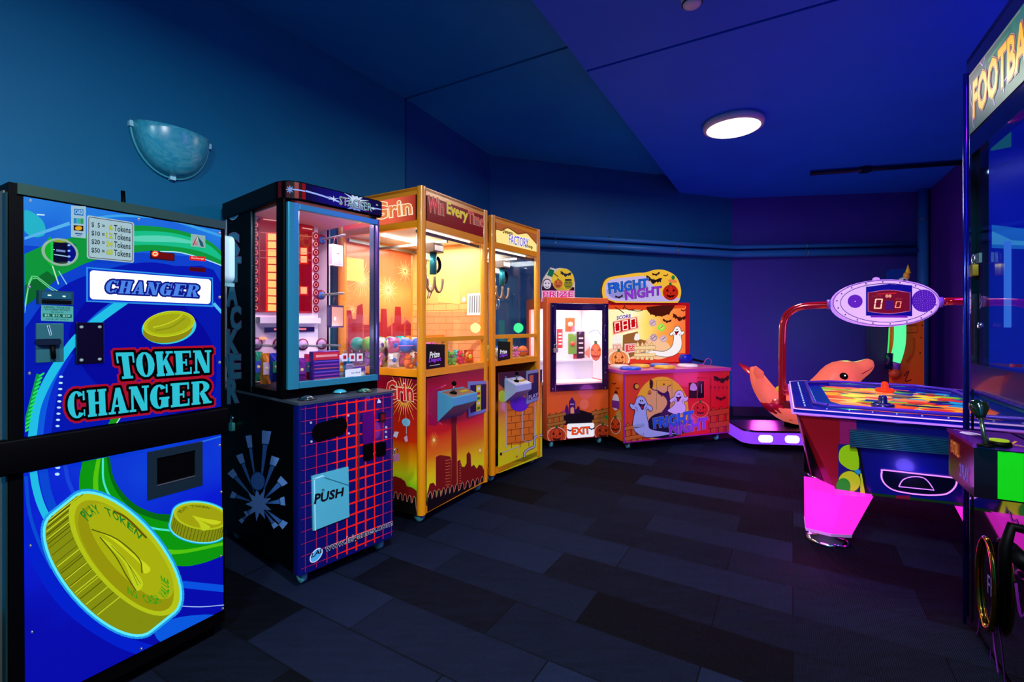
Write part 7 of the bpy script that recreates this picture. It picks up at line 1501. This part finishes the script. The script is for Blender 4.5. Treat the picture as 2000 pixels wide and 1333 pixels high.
# hasp, lock, plunger and crane inside
q = MB(); hp_ = ff.px(1907, 505, 'y', -.01); q.box(hp_.x-.03, hp_.x+.02, -.008, 0, hp_.z-.018, hp_.z+.018, D('#6c9898', .3, .8)); q.build('hasp', t)
padlock('padlock', 'brass padlock with red side hanging from the hasp of the football crane game', ff.W(hp_.x, -.018, hp_.z-.012), ff.a, D('#b09830', .25, .7), 1.0)
q = MB(); kp = ff.px(1912, 636, 'y', -.01); q.cyl((kp.x, 0, kp.z), (kp.x, -.012, kp.z), .010, CHROME, 12); q.build('key_lock', t)
q = MB(); q.box(.3, .5, .18, .40, mz0-.30, mz0-.10, D('#04040c', .4)); q.box(.05, FW-.05, .27, .30, mz0-.10, mz0-.07, BLACK); q.build('crane_motor', t)
q = MB(); WB = D('#c8d8f0', .2, .5); c = Vector((.42, .28, 1.66))
for s_ in (-1, 1):
    q.tube([(.42, .28, mz0-.30), (.42+s_*.03, .26, 1.68), (.42+s_*.11, .22, 1.60), (.42+s_*.125, .2, 1.53), (.42+s_*.11, .2, 1.48)], .006, WB, 8)
q.build('crane_claw', t, label='white wire claw')
q = MB(); q.tube([(.44+.025*cos(a*.9), .33+.025*sin(a*.9), 1.66-.003*a) for a in range(40)], .005, BLACK, 6); q.torus((.46, .33, 1.53), .05, .010, BLACK, 'y', 20, 6, 180, 360); q.build('coiled_cable', t)
lamp('football_light', 'AREA', ff.W(.4, .3, mz0-.06), 10, (.25, .35, 1), .3, (0, 0, ff.a))
o = thing('plush_toy', 'pale mouse-eared plush toy lying in the football crane game', 'toy', loc=ff.W(.34, .30, wz0-.009), rz=ff.a, group='toys in the football crane game')
q = MB(); q.ball((0, 0, .05), .05, D('#a890d8', .8), (1.4, .9, 1)); q.ball((.07, -.04, .09), .042, D('#c8b0e8', .8)); q.ball((.05, -.02, .135), .022, D('#c8b0e8', .8)); q.ball((.10, -.03, .13), .020, D('#c8b0e8', .8)); q.build('body', o); q = MB(); q.ball((.085, -.078, .095), .007, BLACK); q.ball((.062, -.08, .098), .006, BLACK); q.build('eyes', o)
o = thing('plush_toy', 'tan plush toy beside the pale one in the football crane game', 'toy', loc=ff.W(.22, .22, wz0-.009), rz=ff.a, group='toys in the football crane game')
q = MB(); q.ball((0, 0, .045), .045, D('#d8a070', .8), (1.3, .9, 1)); q.ball((.03, -.03, .10), .035, D('#d8a070', .8)); q.build('body', o); q = MB(); q.ball((.03, -.062, .10), .008, BLACK); q.build('nose', o)
o = thing('price_board', 'white framed price board standing inside the football crane game', 'sign', loc=ff.W(.46, .12, wz0-.009), rz=ff.a)
q = MB(); q.box(-.01, .22, -.004, .004, 0, .30, D('#b8c8f8', .4)); q.build('board', o); q = MB(); q.box(.004, .21, -.006, -.0045, .02, .25, D('#c03890', .4)); q.box(.01, .06, -.0065, -.0048, .262, .285, D('#e8f0ff')); q.build('board_print', o)
